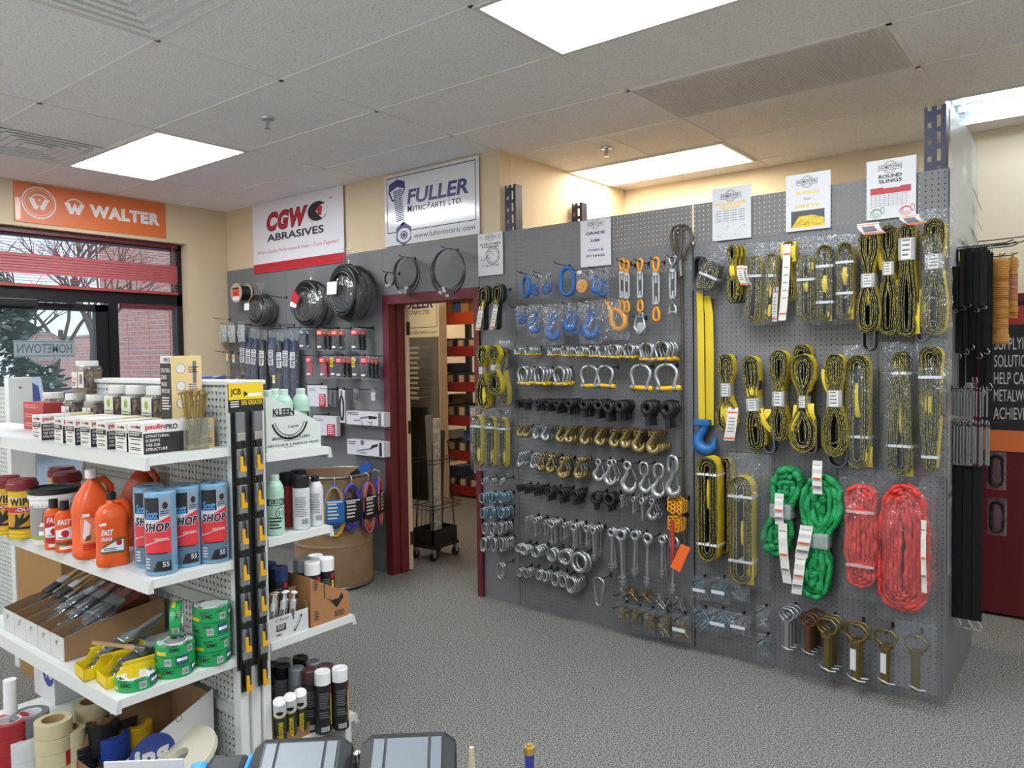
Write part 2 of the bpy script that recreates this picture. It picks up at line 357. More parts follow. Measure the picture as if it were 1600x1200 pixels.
# --- shop front: black frames, glass, blinds, door
XW = -6.48; alu = M('black_aluminium', '1c1a1d', .4, .3); glass = film('window_glass', 'eef4f8', .02, .25)
wf = MB(); ya, yb, ym, yd, zt0, zt1 = wy0, wy1, 2.92, 2.79, 2.115, 2.215
for lo, hi in (((ya, zt0), (yb, zt1)), ((ya, wz-.05), (yb, wz)), ((yb-.05, 0), (yb, wz)), ((ym-.03, 0), (ym+.04, zt0)), ((ym, 0), (yb, .1))):
    wf.box((XW-.05, lo[0], lo[1]), (XW+.05, hi[0], hi[1]))
wo = struct(wf.build('window_1', alu))
struct(MB().box((XW-.006, ya, zt1), (XW+.006, yb-.05, wz-.05)).build('window_glass', glass, wo)); struct(MB().box((XW-.006, ym+.04, .1), (XW+.006, yb-.05, zt0)).build('window_glass', glass, wo))
struct(MB().box((XW-.1, wy0, -.01), (XL, wy1, .005)).build('window_sill', alu, wo))
dr = MB(); d0 = 1.72
for lo, hi in (((d0, 0), (d0+.1, zt0-.02)), ((ym-.13, 0), (ym-.035, zt0-.02)), ((d0, zt0-.075), (ym-.035, zt0-.02)), ((d0, 0), (ym-.035, .2))): dr.box((XW-.03, lo[0], lo[1]), (XW+.03, hi[0], hi[1]))
do = struct(dr.build('door_1', alu)); struct(MB().box((XW-.005, d0+.1, .2), (XW+.005, ym-.13, zt0-.075)).build('door_glass', glass, do))
struct(MB().box((XW+.04, 1.9, zt0-.06), (XW+.1, 2.35, zt0-.0), bev=.008).box((XW+.06, 2.3, zt0-.02), (XW+.085, 2.62, zt0-.005)).build('door_closer', alu, do))
# door decal: grey badge seen from behind (mirror written)
dc = MB(); q0 = PX(25, 533, XW); q1 = PX(120, 533, XW); qc = PX(70, 545, XW); s = (q1.y-q0.y)/2
dc.rect(-s, -.3*s, s, .3*s, 0, 0); dc.disc(0, 0, .62*s, 1, 0, 36)
dc.ring(0, 0, .6*s, .03*s, 2, 1, 40, 35, 145); dc.ring(0, 0, .6*s, .03*s, 2, 1, 40, 215, 325)
for a, b2 in ((-1, 1),): dc.rect(-.97*s, .24*s, .97*s, .27*s, 2, 1); dc.rect(-.97*s, -.27*s, .97*s, -.24*s, 2, 1)
for sy in (1, -1):
    dc.poly([(-.36*s, sy*.33*s), (-.26*s, sy*.5*s), (.26*s, sy*.5*s), (.36*s, sy*.33*s), (.29*s, sy*.33*s), (.23*s, sy*.44*s), (-.23*s, sy*.44*s), (-.29*s, sy*.33*s)][::-1 if sy > 0 else 1], 2, 2)
t = MB().text('HOMETOWN', -.9*s, -.16*s, .9*s, .18*s, 3, 1, .02); t.v = [(-p[0], p[1], p[2]) for p in t.v]; t.f = [f[::-1] for f in t.f]; dc.merge(t)
dc.face((XW+.007, qc.y, qc.z), (0, 1, 0))
o = dc.build('door_decal', [M('decal_grey', '8f9a9c', .6), M('decal_dark', '59656a', .6), M('decal_red', 'b06a6a', .6)]); tag(o, 'grey badge sticker on the glass shop door, seen from inside', 'sticker')
slat = M('blind_red', 'b05a5e', .5); slat2 = M('blind_red_light', 'a4433f', .5)
def blind(label, y0, y1, z0, z1, solid, tilt, wide=.025, pitch=.0215):
    r = thing('window_blind', label, 'blind', (XW+.075, (y0+y1)/2, z1), group='red window blinds'); hw = (y1-y0)/2; m = MB()
    z = -.05; ht = z1-z0
    while z > -ht+.03:
        fr = -z/ht; tl = 1.25 if solid and solid[0] < fr < solid[1] else tilt
        cx, cz = math.cos(tl)*wide/2, math.sin(tl)*wide/2
        m.add([(cx, -hw, z-cz), (cx, hw, z-cz), (0, hw, z+.002), (0, -hw, z+.002), (-cx, hw, z+cz), (-cx, -hw, z+cz)], [(0, 1, 2, 3), (3, 2, 4, 5)]); z -= pitch
    m.build('slats', slat, r); MB().box((-.018, -hw, -.04), (.022, hw, 0)).build('headrail', M('headrail_red', '5d2229', .45), r)
    MB().box((-.014, -hw, -ht), (.014, hw, -ht+.022)).build('bottom_rail', slat2, r)
    for k in (-.8, 0, .8): MB().cyl((.016, k*hw, -.04), (.016, k*hw, -ht+.02), .0012, n=5).build('ladder_cord', slat2, r)
    MB().cyl((.03, hw-.05, -.03), (.03, hw-.05, -min(ht*.92, .9)), .004, n=8).build('tilt_wand', M('wand_red', 'b0402f', .4), r)
blind('wide red slatted blind across the top of the shop window', ya+.02, yb-.055, zt1-.01, wz-.0, (.44, .75), .25)
blind('narrow red slatted blind in the side window right of the glass door', ym+.05, yb-.1, .15, zt0-.005, None, .12)
# --- outside
asph = M('asphalt', '9b9d9f', .9); struct(MB().box((-120, -60, -.35), (XL-.3, 110, -.25)).build('ground_outside', asph))
brick = M('red_brick', 'b0604c', .85); nt = brick.node_tree; N = nt.nodes; L = nt.links; b = N['Principled BSDF']
tc = N.new('ShaderNodeTexCoord'); sx = N.new('ShaderNodeSeparateXYZ'); ad = N.new('ShaderNodeMath'); mp = N.new('ShaderNodeCombineXYZ'); bk = N.new('ShaderNodeTexBrick')
bk.inputs['Color1'].default_value = (*lin('eab6a6'), 1); bk.inputs['Color2'].default_value = (*lin('dfa494'), 1); bk.inputs['Mortar'].default_value = (*lin('ecd4cc'), 1); bk.inputs['Scale'].default_value = 1; bk.inputs['Brick Width'].default_value = .6; bk.inputs['Row Height'].default_value = .22; bk.inputs['Mortar Size'].default_value = .02
L.new(tc.outputs['Object'], sx.inputs[0]); L.new(sx.outputs[0], ad.inputs[0]); L.new(sx.outputs[1], ad.inputs[1]); L.new(ad.outputs[0], mp.inputs[0]); L.new(sx.outputs[2], mp.inputs[1]); L.new(mp.outputs[0], bk.inputs[0]); L.new(bk.outputs[0], b.inputs['Base Color'])
def far(px, py, X): return PX(px, py, X)
bx = -50; p0 = far(81, 520, bx); p1 = far(300, 500, bx)
r = thing('brick_building', 'low red brick building across the street, seen through the door glass', 'building', (bx, PX(81, 520, bx-12).y, -.3))
zt = p0.z+.3; MB().box((-12, 0, 0), (0, 40, zt)).build('wall', brick, r); MB().box((-12.1, -.1, zt), (.1, 40, zt+.12)).build('roof_edge', M('roof_edge', 'd8d8d8', .6), r)
for k in range(8):
    ws = MB().box((-.05, 1.2+k*4.6, .5), (.03, 4.8+k*4.6, 2.0)).build('window', M('far_glass', '9fc0cc', .2), r); MB().box((.02, 2.9+k*4.6, .5), (.06, 3.05+k*4.6, 2.0)).build('mullion', alu, ws)
r = thing('brick_building', 'brick wall of the nearer building, filling the side window blind', 'building', (-30, PX(160, 560, -38).y, -.3))
MB().box((-8, 0, 0), (0, 30, 9.5)).build('wall', brick, r); MB().box((-8.1, -.1, 9.5), (.1, 30, 9.7)).build('roof_edge', MATS['roof_edge'], r)
def branchy(m, p, d, ln, r, dep, rnd, ups=.25):
    q = p+d*ln; m.tube([p, (p+q)/2+Vector((rnd.uniform(-1, 1), rnd.uniform(-1, 1), 0))*ln*.05, q], [r, r*.85, r*.7], 6, cap=False)
    if dep == 0: return
    for k in range(3 if dep > 2 else 2):
        a = rnd.uniform(0, 2*PI); v = (d+Vector((math.cos(a), math.sin(a), rnd.uniform(0, ups)))*rnd.uniform(.45, .8)).normalized()
        branchy(m, p+(q-p)*rnd.uniform(.6, 1), v, ln*rnd.uniform(.6, .8), r*.6, dep-1, rnd, ups)
bark = M('bark', '76685c', .9); leaf = M('pine_needles', '66786c', .9, vary=(3, '86968a', .35, .7))
for k, (px, X, hgt, lb) in enumerate(((142, -20, 2.6, 'bare tree with thin trunk and spreading branches outside the glass door'), (92, -27, 3.0, 'bare branching tree outside behind the upper blind'), (20, -26, 2.4, 'leafless tree outside behind the left end of the blind'))):
    q = PX(px, 560, X); r = thing('bare_tree', lb, 'tree', (X, q.y, -.3), group='trees outside the shop window'); rnd = random.Random(k+3)
    m = MB(); branchy(m, Vector((0, 0, 0)), Vector((.03, .02, 1)), hgt, .11, 5, rnd); m.build('trunk', bark, r)
q = PX(-8, 560, -17); r = thing('pine_tree', 'green pine tree outside behind the grey door badge', 'tree', (-17, q.y, -.3), group='trees outside the shop window')
MB().cyl((0, 0, 0), (0, 0, 3.2), .12, .04, 8).build('trunk', bark, r); m = MB(); rnd = random.Random(5)
for k in range(2600):
    z = rnd.uniform(.5, 3.4); a = rnd.uniform(0, 2*PI); rr = (1.5*(1-(z-.4)/3.4)+.15)*rnd.uniform(.3, 1); p = Vector((rr*math.cos(a), rr*math.sin(a), z+rnd.uniform(-.12, .12)))
    d = Vector((math.cos(a)+rnd.uniform(-.6, .6), math.sin(a)+rnd.uniform(-.6, .6), rnd.uniform(-.3, .5))).normalized(); u = d.orthogonal()*.035
    m.add([p-u, p+u, p+d*.2+u*.5, p+d*.2-u*.5], [(0, 1, 2, 3)])
m.build('foliage', leaf, r)
q = PX(52, 615, -14); r = thing('street_sign', 'small white and purple street sign outside, low behind the door glass', 'sign', (-14, q.y, -.3))
MB().box((-.03, -.02, 0), (-.01, .02, q.z+.3)).build('post', ST, r); d = MB().rect(-.16, -.28, .16, .28, 0, 0).poly([(-.09, -.2), (.09, -.2), (.1, .12), (.0, .2), (-.1, .12)], 1, 1).face((0, 0, q.z+.3), (0, 1, 0), (0, -.15, 1)); d.build('board', [W_, M('sign_purple', '4b4f9a', .5)], r)
# --- door to the back room (frame, tan leaf seen on edge)
f = MB(); jt = .055
f.box((dx0-.01, D-.018, 0), (dx0+jt, YW+.15, dz+.01)).box((dx1-jt*.6, D-.018, 0), (dx1+.012, YW+.15, dz+.01)).box((dx0+jt, D-.018, dz-.06), (dx1-jt*.6, YW+.15, dz+.01)).box((dx0+jt, D+.06, 0), (dx0+jt+.014, YW+.1, dz-.06))
do2 = struct(f.build('door_2', maroon))
struct(MB().box((0, 0, .01), (.84, .042, dz-.07)).build('door_leaf', M('tan_door', 'd2b590', .5), do2, (dx0+jt+.02, YW+.16, 0), (0, 0, math.radians(139))))
for z in (.25, 1.1, 1.85): struct(MB().box((dx0+jt, YW+.145, z-.05), (dx0+jt+.02, YW+.17, z+.05)).build('hinge', M('hinge_brown', '4a2a25', .4, .5), do2))
# --- back room shell
struct(MB().box((XL-1.5, YW+.131, H+.0), (XC-.12, YB, H+.03)).build('ceiling_back_room', tile))
struct(MB().box((-5.86-1.6, 6.22, 0), (-5.88, 6.34, H)).build('wall_back_room', cream))
w = MB()
for lo, hi in (((-7.9, YB, 0), (XC, YB+.1, .7)), ((-7.9, YB, 2.35), (XC, YB+.1, H)), ((-7.9, YB, .7), (-7.55, YB+.1, 2.35)), ((-6.6, YB, .7), (-6.2, YB+.1, 2.35)), ((-5.3, YB, .7), (-4.9, YB+.1, 2.35)), ((XC-.9, YB, .7), (XC, YB+.1, 2.35))): w.box(lo, hi)
struct(w.build('wall_back_room_far', cream)); struct(MB().box((XC-.12, D2+.12, 0), (XC, YB, H)).build('wall_back_room_right', cream))
struct(MB().box((XL-1.5, 5.9, 0), (XL-1.4, YB, H)).build('wall_back_room_left', cream)); struct(MB().box((XL-1.4, 5.9, 0), (XL-.3, 6.0, H)).build('wall_back_room_front', cream))
struct(MB().box((XL-1.5, 5.9, -.1), (XL-.3, YB, 0)).build('floor_back_room', fl))
for k, x in enumerate((-7.05, -5.75, -4.5)):
    r = thing('window_blind', 'slatted blind in the back room windows seen through the red shelving', 'blind', (x, YB-.03, 2.34), group='back room blinds'); m = MB()
    for z in range(62): m.add([(-.52, -.01, -.04-z*.0255), (.52, -.01, -.04-z*.0255), (.52, .01, -.032-z*.0255), (-.52, .01, -.032-z*.0255)], [(0, 1, 2, 3)])
    m.build('slats', slat, r); MB().box((-.52, -.015, -.03), (.52, .015, 0)).build('headrail', slat2, r)
for k, (x, y) in enumerate(((-5.2, 4.9), (-4.9, 7.6), (-6.9, 8.2))):
    r = thing('ceiling_light', 'glowing ceiling light panel in the back room behind the doorway', 'ceiling light', (x, y, H), group='back room lights')
    MB().box((-.6, -.3, -.012), (.6, .3, -.002)).build('frame', frame_white, r); MB().box((-.57, -.27, -.016), (.57, .27, -.012)).build('diffuser', M('lamp_diffuser_back', 'fff3dc', .4, emit=L_BACK), r)
# ================================================================ PEGBOARD, RACK, SIGNS
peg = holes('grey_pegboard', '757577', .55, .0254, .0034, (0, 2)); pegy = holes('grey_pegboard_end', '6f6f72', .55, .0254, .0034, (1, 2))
XR = -.5585; BD = D
def panel(x0, x1, z0, z1, lb): tag(MB().box((x0, D, z0), (x1, D+.006, z1)).build('pegboard_panel', peg), lb, 'pegboard', 'grey pegboard wall panels')
panel(XL+.01, -5.45, 0, 2.44, 'grey pegboard panel in the corner by the shop window wall'); panel(-5.447, dx0-.012, 0, 2.44, 'grey pegboard panel left of the maroon door frame')
panel(dx0-.01, dx1+.01, dz+.012, 2.44, 'grey pegboard strip above the maroon door frame'); panel(dx1+.014, -2.999, 0, 2.44, 'narrow grey pegboard panel right of the doorway')
panel(-2.995, -1.781, 0, 2.44, 'grey pegboard panel with shackles, hooks and eye bolts'); panel(-1.773, XR, 0, 2.44, 'grey pegboard panel holding the yellow and black slings')
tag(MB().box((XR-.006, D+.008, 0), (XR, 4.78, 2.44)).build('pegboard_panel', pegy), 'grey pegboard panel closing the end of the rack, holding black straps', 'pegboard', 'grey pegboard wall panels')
blue_rack = M('rack_blue', '141b3a', .4, .1); galv = M('galvanised_strut', 'a9b5a6', .45, .5)
def upright(m, x, y, z1, wd=.088, dp=.07):
    st = [0, .014, .03, .052, .068, wd]
    for a, b in ((0, 1), (2, 3), (4, 5)): m.box((x+st[a], y, 0), (x+st[b], y+.003, z1))
    for a, b, off in ((1, 2, 0), (3, 4, .03)):
        z = z1-.02
        while z > 1.9:
            m.box((x+st[a], y, z-.052+off), (x+st[b], y+.003, z)); z -= .076
        m.box((x+st[a], y, 0), (x+st[b], y+.003, 1.9))
    m.box((x, y+.003, 0), (x+.003, y+dp, z1)); m.box((x+wd-.003, y+.003, 0), (x+wd, y+dp, z1))
r = thing('pallet_rack', 'blue steel storage rack standing behind the pegboard panels', 'storage rack', (0, 0, 0))
for k, (x, y, z) in enumerate(((-3.105, 3.93, 2.744), (-.661, 3.93, 2.735), (-3.105, 4.72, 2.744), (-.661, 4.72, 2.735))):
    m = MB(); upright(m, x, y, z); m.build('upright', blue_rack, r)
    m = MB(); 
    for q in range(10): m.box((x+.0885, y+.025, z-.06-q*.1), (x+.089, y+.035, z-.045-q*.1))
for x in (-3.06, -.615):
    MB().box((x-.02, 4.0, 2.455), (x+.02, 4.72, 2.5)).build('strut', galv, r)
    MB().tube([(x, 3.99, 2.42), (x, 4.7, 1.6)], .018, 4).build('brace', blue_rack, r)
MB().box((-3.0, 3.96, 2.2), (-.67, 4.72, 2.235)).build('deck', M('rack_deck', '5c4a38', .8), r)
MB().box((-3.09, 4.80, 0), (-.58, 4.815, 2.2)).build('back_panel', M('rack_shade', '2a2a2b', .8), r)  # unseen dark sheet added to block light, so the pegboard holes stay dark
def frame4(px, Y=None, X=None):    # corner pixels TL TR BR BL -> rectangle on the wall
    P = [PY(a, b, Y) if Y is not None else PX(a, b, X) for a, b in px]; i = 0 if Y is not None else 1
    return (P[0][i]+P[3][i])/2, (P[1][i]+P[2][i])/2, (P[2].z+P[3].z)/2, (P[0].z+P[1].z)/2
def sign(name, label, cat, art, mats, x0, z0, w, h, Y=None, X=None, th=.004, group=None):
    m = MB()
    if Y is not None: m.box((x0, Y, z0), (x0+w, Y+th, z0+h), 0); art.face((x0, Y, z0))
    else: m.box((X-th, x0, z0), (X, x0+w, z0+h), 0); art.face((X, x0, z0), (0, 1, 0))
    m.merge(art); return tag(m.build(name, mats), label, cat, group)
ink = M('ink_black', '1b1a1e', .5); navy = M('ink_navy', '26276b', .4); redi = M('ink_red', 'b3202f', .45); paper = M('paper', 'd4d4d8', .35); gry = M('ink_grey', '6a6a70', .5); yel = M('ink_yellow', 'e3c420', .45); org = M('ink_orange', 'd9713c', .4); grn = M('ink_green', '2f8a63', .5)
# WALTER
x0, x1, z0, z1 = frame4([(22, 280), (258, 320), (260, 373), (22, 345)], X=XL+.008); w, h = x1-x0, z1-z0; a = MB()
def walt(cx, cy, s, zl):
    a.poly([(cx-.5*s, cy+.22*s), (cx-.22*s, cy+.22*s), (cx-.14*s, cy-.04*s), (cx-.02*s, cy+.2*s), (cx+.06*s, cy+.2*s), (cx+.13*s, cy-.04*s), (cx+.24*s, cy+.22*s), (cx+.5*s, cy+.22*s), (cx+.22*s, cy-.32*s), (cx+.08*s, cy-.32*s), (cx+.0*s, cy-.1*s), (cx-.08*s, cy-.32*s), (cx-.24*s, cy-.32*s)][::-1], zl, 1)
    a.ring(cx, cy, .46*s, .06*s, zl, 1, 20, 30, 150)
a.ring(.145*w, .53*h, .4*h, .03*h, 0, 1, 40); a.ring(.145*w, .53*h, .33*h, .012*h, 0, 1, 40, 20, 340); walt(.145*w, .52*h, .5*h, 1); a.disc(.145*w, .52*h, .07*h, 2, 0, 8)
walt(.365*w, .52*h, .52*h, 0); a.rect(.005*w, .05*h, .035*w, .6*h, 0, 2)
a.text('WALTER', .46*w, .34*h, .955*w, .68*h, 0, 1, .06)
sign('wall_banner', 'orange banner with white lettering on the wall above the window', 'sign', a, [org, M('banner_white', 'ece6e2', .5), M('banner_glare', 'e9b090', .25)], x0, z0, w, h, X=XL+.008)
# CGW
x0, x1, z0, z1 = frame4([(397, 319), (539, 289.5), (535, 412), (394, 427)], Y=D-.008); w, h = x1-x0, z1-z0; a = MB()
a.rect(0, 0, w, .13*h, 0, 1); a.text('CGW', .17*w, .57*h, .64*w, .845*h, 0, 2, .07, .25); a.text('CGW', .18*w, .585*h, .63*w, .83*h, 1, 1, .035, .25)
a.disc(.74*w, .73*h, .105*w, 0, 2, 30, .13*h); a.poly([(.72*w, .73*h), (.76*w, .8*h), (.83*w, .82*h), (.85*w, .7*h), (.79*w, .62*h), (.76*w, .66*h), (.74*w, .7*h)][::-1], 1, 0); a.poly([(.73*w, .76*h), (.76*w, .81*h), (.79*w, .78*h), (.78*w, .67*h), (.75*w, .67*h)][::-1], 2, 1)
for k in range(5): a.poly([(.60*w, (.72-.012*k)*h), (.70*w, (.64-.02*k)*h), (.70*w, (.636-.02*k)*h)], 0, 1)
a.text('ABRASIVES', .17*w, .43*h, .80*w, .535*h, 0, 2, .025); a.text('Where Quality, Performance & Value – Come Together!', .05*w, .255*h, .95*w, .315*h, 0, 1, 0, .2); a.text('TM', .86*w, .86*h, .89*w, .88*h, 0, 2, .02)
sign('wall_sign', 'white sign with red and black lettering and a red bottom stripe', 'sign', a, [M('sign_white', 'dedde2', .35), redi, ink], x0, z0, w, h, Y=D-.008)
# FULLER, in the shop and again in the back room
def fuller(x0, z0, w, h, Y, lb, bg):
    a = MB(); t = .012*h
    for q in ((.03*w, .18*h, .97*w, .18*h+t), (.03*w, .95*h, .97*w, .95*h+t), (.03*w, .18*h, .03*w+t, .95*h), (.97*w-t, .18*h, .97*w, .95*h)): a.rect(*q, 0, 2)
    bx = .15*w; a.poly([(bx-.1*w, .75*h), (bx-.06*w, .62*h), (bx+.05*w, .66*h), (bx+.09*w, .78*h), (bx+.085*w, .88*h), (bx+.0*w, .925*h), (bx-.09*w, .87*h)][::-1], 1, 1); a.poly([(bx-.08*w, .76*h), (bx-.05*w, .65*h), (bx+.04*w, .68*h), (bx+.075*w, .78*h), (bx, .82*h)][::-1], 2, 0)
    a.poly([(bx-.04*w, .78*h), (bx+.05*w, .79*h), (bx+.085*w, .32*h), (bx+.05*w, .26*h), (bx+.01*w, .3*h)][::-1], 3, 0)
    for k in range(17): y = .76-.026*k; a.poly([(bx+(-.045+.002*k)*w, y*h), (bx+(-.045+.002*k)*w, (y-.016)*h), (bx+(.052+.0015*k)*w, (y+.004)*h), (bx+(.052+.0015*k)*w, (y+.02)*h)], 4, 1)
    nx, ny = .215*w, .15*h; a.poly([(nx+.095*w*math.cos(math.radians(t)), ny+.17*h*math.sin(math.radians(t))) for t in (-30, 30, 90, 150, 210, 270)], 3, 1)
    a.disc(nx+.005*w, ny-.02*h, .075*w, 4, 0, 24, .1*h); a.disc(nx+.005*w, ny-.02*h, .04*w, 5, 1, 20, .06*h); a.ring(nx+.005*w, ny-.02*h, .025*w, .006*w, 6, 0, 20)
    a.text('FULLER', .26*w, .545*h, .90*w, .75*h, 1, 1, .03, .15); x = .25
    for s, u, v, z in (('M', .262, .312, 1.15), ('ETRIC', .318, .462, .85), ('P', .48, .505, 1.15), ('ARTS', .51, .67, .85), ('L', .70, .725, 1.15), ('TD.', .73, .84, .85)): a.text(s, u*w, .435*h, v*w, (.435+.085*z)*h, 1, 2, .015, .1)
    a.text('www.fullermetric.com', .33*w, .065*h, .955*w, .135*h, 1, 2, -.004)
    sign('wall_sign', lb, 'sign', a, [bg, navy, ink], x0, z0, w, h, Y=Y)
x0, x1, z0, z1 = frame4([(600, 276), (748.5, 243.5), (748.5, 363), (602, 388)], Y=D-.006); fuller(x0, z0, x1-x0, z1-z0, D-.006, 'glossy white sign with a blue bolt drawing above the doorway', M('sign_gloss', 'dfdfe4', .12))
q0 = PY(686, 526, 6.205); fuller(q0.x-.82, q0.z, .82, .6, 6.205, 'cream sign with blue lettering hanging in the back room behind the door', M('sign_cream', 'e8e2c8', .35))
# paper posters
def badge(a, cx, cy, s, mi, z=1):
    a.ring(cx, cy, .3*s, .02*s, z, mi, 28); a.ring(cx, cy, .24*s, .015*s, z, mi, 28); a.rect(cx-.52*s, cy-.13*s, cx+.52*s, cy+.13*s, z+1, mi); a.rect(cx-.5*s, cy-.11*s, cx+.5*s, cy+.11*s, z+2, 0); a.text('HOMETOWN', cx-.46*s, cy-.075*s, cx+.46*s, cy+.085*s, z+3, mi, .02)
def poster(label, px, fn, Y=D-.012):
    x0, x1, z0, z1 = frame4(px, Y=Y); w, h = x1-x0, z1-z0; a = MB(); fn(a, w, h)
    sign('paper_sign', label, 'paper sign', a, [paper, ink, navy, yel, redi, gry, grn, M('photo_dark', '4a4a50', .5)], x0, z0, w, h, Y=Y, th=.002, group='printed paper signs on the pegboard')
def f1(a, w, h):
    badge(a, .5*w, .9*h, .42*w, 5); a.text('HOSE CLAMPS', .08*w, .72*h, .92*w, .765*h, 0, 1, .03); a.text('STAINLESS', .16*w, .655*h, .84*w, .70*h, 0, 1, .03); a.text('2 1/2"-12 1/4"', .15*w, .2*h, .85*w, .25*h, 0, 1, .02)
    a.ring(.6*w, .46*h, .28*w, .03*w, 0, 5, 30); a.ring(.6*w, .46*h, .22*w, .02*w, 0, 5, 30); g = random.Random(2)
    for k in range(20): x, y = g.uniform(.1, .6), g.uniform(.36, .56); a.rect(x*w, y*h, (x+.08)*w, (y+.012)*h, 1, 5)
    for x in (.12, .88): a.ring(x*w, .9*h, .06*w, .015*w, 0, 5, 14)
poster('HOSE CLAMPS STAINLESS paper sign right of the hose clamp coils', [(746, 367), (785, 361), (786, 428), (748, 432)], f1)
def f2(a, w, h):
    badge(a, .5*w, .9*h, .5*w, 5); a.text('GRADE', .18*w, .68*h, .82*w, .745*h, 0, 2, .035); a.text('100', .36*w, .52*h, .64*w, .585*h, 0, 2, .035); a.text('CHAIN &', .24*w, .325*h, .76*w, .375*h, 0, 2, .03); a.text('FITTINGS', .2*w, .2*h, .8*w, .25*h, 0, 2, .03)
poster('GRADE 100 CHAIN & FITTINGS paper sign above the blue fittings', [(907, 345), (955.5, 340), (953.5, 414), (907, 418)], f2)
def f3(a, w, h):
    badge(a, .48*w, .83*h, .5*w, 1); a.text('POLYESTER', .08*w, .66*h, .9*w, .715*h, 0, 3, .03); a.text('SLINGS', .23*w, .59*h, .73*w, .64*h, 0, 3, .03)
    for i in range(4):
        for j in range(5): a.rect((.1+.2*i)*w, (.55-.048*j)*h, (.24+.2*i)*w, (.562-.048*j)*h, 0, 5)
    for i in range(4): a.rect((.08+.2*i)*w, .33*h, (.084+.2*i)*w, .57*h, 0, 5)
    for x in (.28, .72):
        t = MB().ring(0, 0, .18*w, .012*w, 0, 5, 24, 0, 360, .28); c_, s_ = math.cos(.7), math.sin(.7); a.merge(t, lambda p, x=x: (x*w+p.x*c_-p.y*s_, .17*h+p.x*s_+p.y*c_, 1))
poster('POLYESTER SLINGS paper sign with a small table, leftmost of the three sling signs', [(1113, 296), (1173, 287.5), (1174, 371), (1113, 377)], f3)
def f4(a, w, h):
    badge(a, .48*w, .85*h, .46*w, 1); a.text('SLINGS', .22*w, .64*h, .76*w, .70*h, 0, 3, .03); a.text('for', .41*w, .53*h, .57*w, .58*h, 0, 5, .01); a.text('SAFETY', .2*w, .4*h, .77*w, .46*h, 0, 3, .03); a.rect(.12*w, .05*h, .87*w, .35*h, 0, 7); g = random.Random(4)
    a.poly([(.12*w, .05*h), (.87*w, .05*h), (.85*w, .2*h), (.6*w, .26*h), (.3*w, .25*h)], 1, 3)
    for k in range(40): x, y = g.uniform(.14, .8), g.uniform(.06, .22); a.ring(x*w, y*h, .05*w, .008*w, 2, 7 if k % 3 else 5, 10, 0, 170, .5)
poster('SLINGS for SAFETY paper sign with a yellow photo, middle of the three sling signs', [(1227, 276), (1297, 265), (1298.5, 355), (1229, 363)], f4)
def f5(a, w, h):
    badge(a, .48*w, .86*h, .46*w, 1); a.text('ROUND', .25*w, .68*h, .72*w, .745*h, 0, 1, .035); a.text('SLINGS', .25*w, .60*h, .72*w, .665*h, 0, 1, .03); a.rect(.08*w, .42*h, .9*w, .53*h, 0, 4); a.lines(.35*w, .5*h, .7*w, .56*h, 2, 1, 0, .6, .2)
    for i in range(9): a.rect((.1+.088*i)*w, .2*h, (.106+.088*i)*w, .42*h, 0, 5)
    for i in range(6): a.rect(.1*w, (.22+.035*i)*h, .86*w, (.224+.035*i)*h, 0, 5)
    for x, mi in ((.2, 6), (.8, 4)):
        for q in range(3): a.ring(x*w, (.1+.01*q)*h, (.13-.03*q)*w, .012*w, 0, mi, 18, 20*q, 330, .8)
        a.ring((x+.13)*w, .14*h, .05*w, .012*w, 0, mi, 12, 0, 360, 1.6)
poster('ROUND SLINGS paper sign with a red bar, rightmost of the three sling signs', [(1354, 253), (1431, 242), (1432, 337), (1354, 344)], f5)
# clear printed sheet flaring off the rack end, posters on the end panel
v = []; n = 12
for i in range(n+1):
    t = i/n; y = 3.86+t*.93; x = XR+.012+.03*math.sin(t*PI); zt = 2.70-.10*t*t-.0*t
    v += [(x, y, 2.0+.06*t), (x, y, zt-.02*math.sin(t*PI))]
m = MB().add(v, [(2*i, 2*i+2, 2*i+3, 2*i+1) for i in range(n)], 0, True)
for k, (y, z) in enumerate(((4.35, 2.42), (4.3, 2.22), (4.05, 2.15), (4.45, 2.1))):
    m.add([(XR+.045, y, z), (XR+.045, y+.3, z-.06), (XR+.045, y+.3, z-.075), (XR+.045, y, z-.015)], [(0, 1, 2, 3)], 1); m.add([(XR+.045, y, z-.1), (XR+.045, y+.32, z-.17), (XR+.045, y+.32, z-.18), (XR+.045, y, z-.11)], [(0, 1, 2, 3)], 1)
m.add([(XR+.035, 3.95, 2.03), (XR+.045, 4.3, 2.05), (XR+.045, 4.3, 2.09), (XR+.035, 3.95, 2.07)], [(0, 1, 2, 3)], 2)
tag(m.build('plastic_sheet', [film('milky_film', 'f4f6f8', .55, .5), gry, M('pale_yellow', 'd9c270', .5)]), 'cloudy clear printed plastic sheet fixed to the end of the blue rack', 'plastic sheet')
for k, (z0, z1) in enumerate(((.98, 1.33), (.60, .95))):
    a = MB().rect(.02, .02, .23, .33, 0, 1).rect(.05, .2, .2, .3, 1, 2).rect(.05, .04, .2, .16, 1, 2)
    sign('notice_sheet', ('grey notice sheet on the rack end panel, upper of two', 'grey notice sheet on the rack end panel, lower of two')[k], 'notice', a, [M('notice_grey', '8e8e90', .5), M('notice_mid', '77777a', .5), gry], 3.915, z0, .25, z1-z0, X=XR+.006, th=.003, group='notice sheets on the rack end')
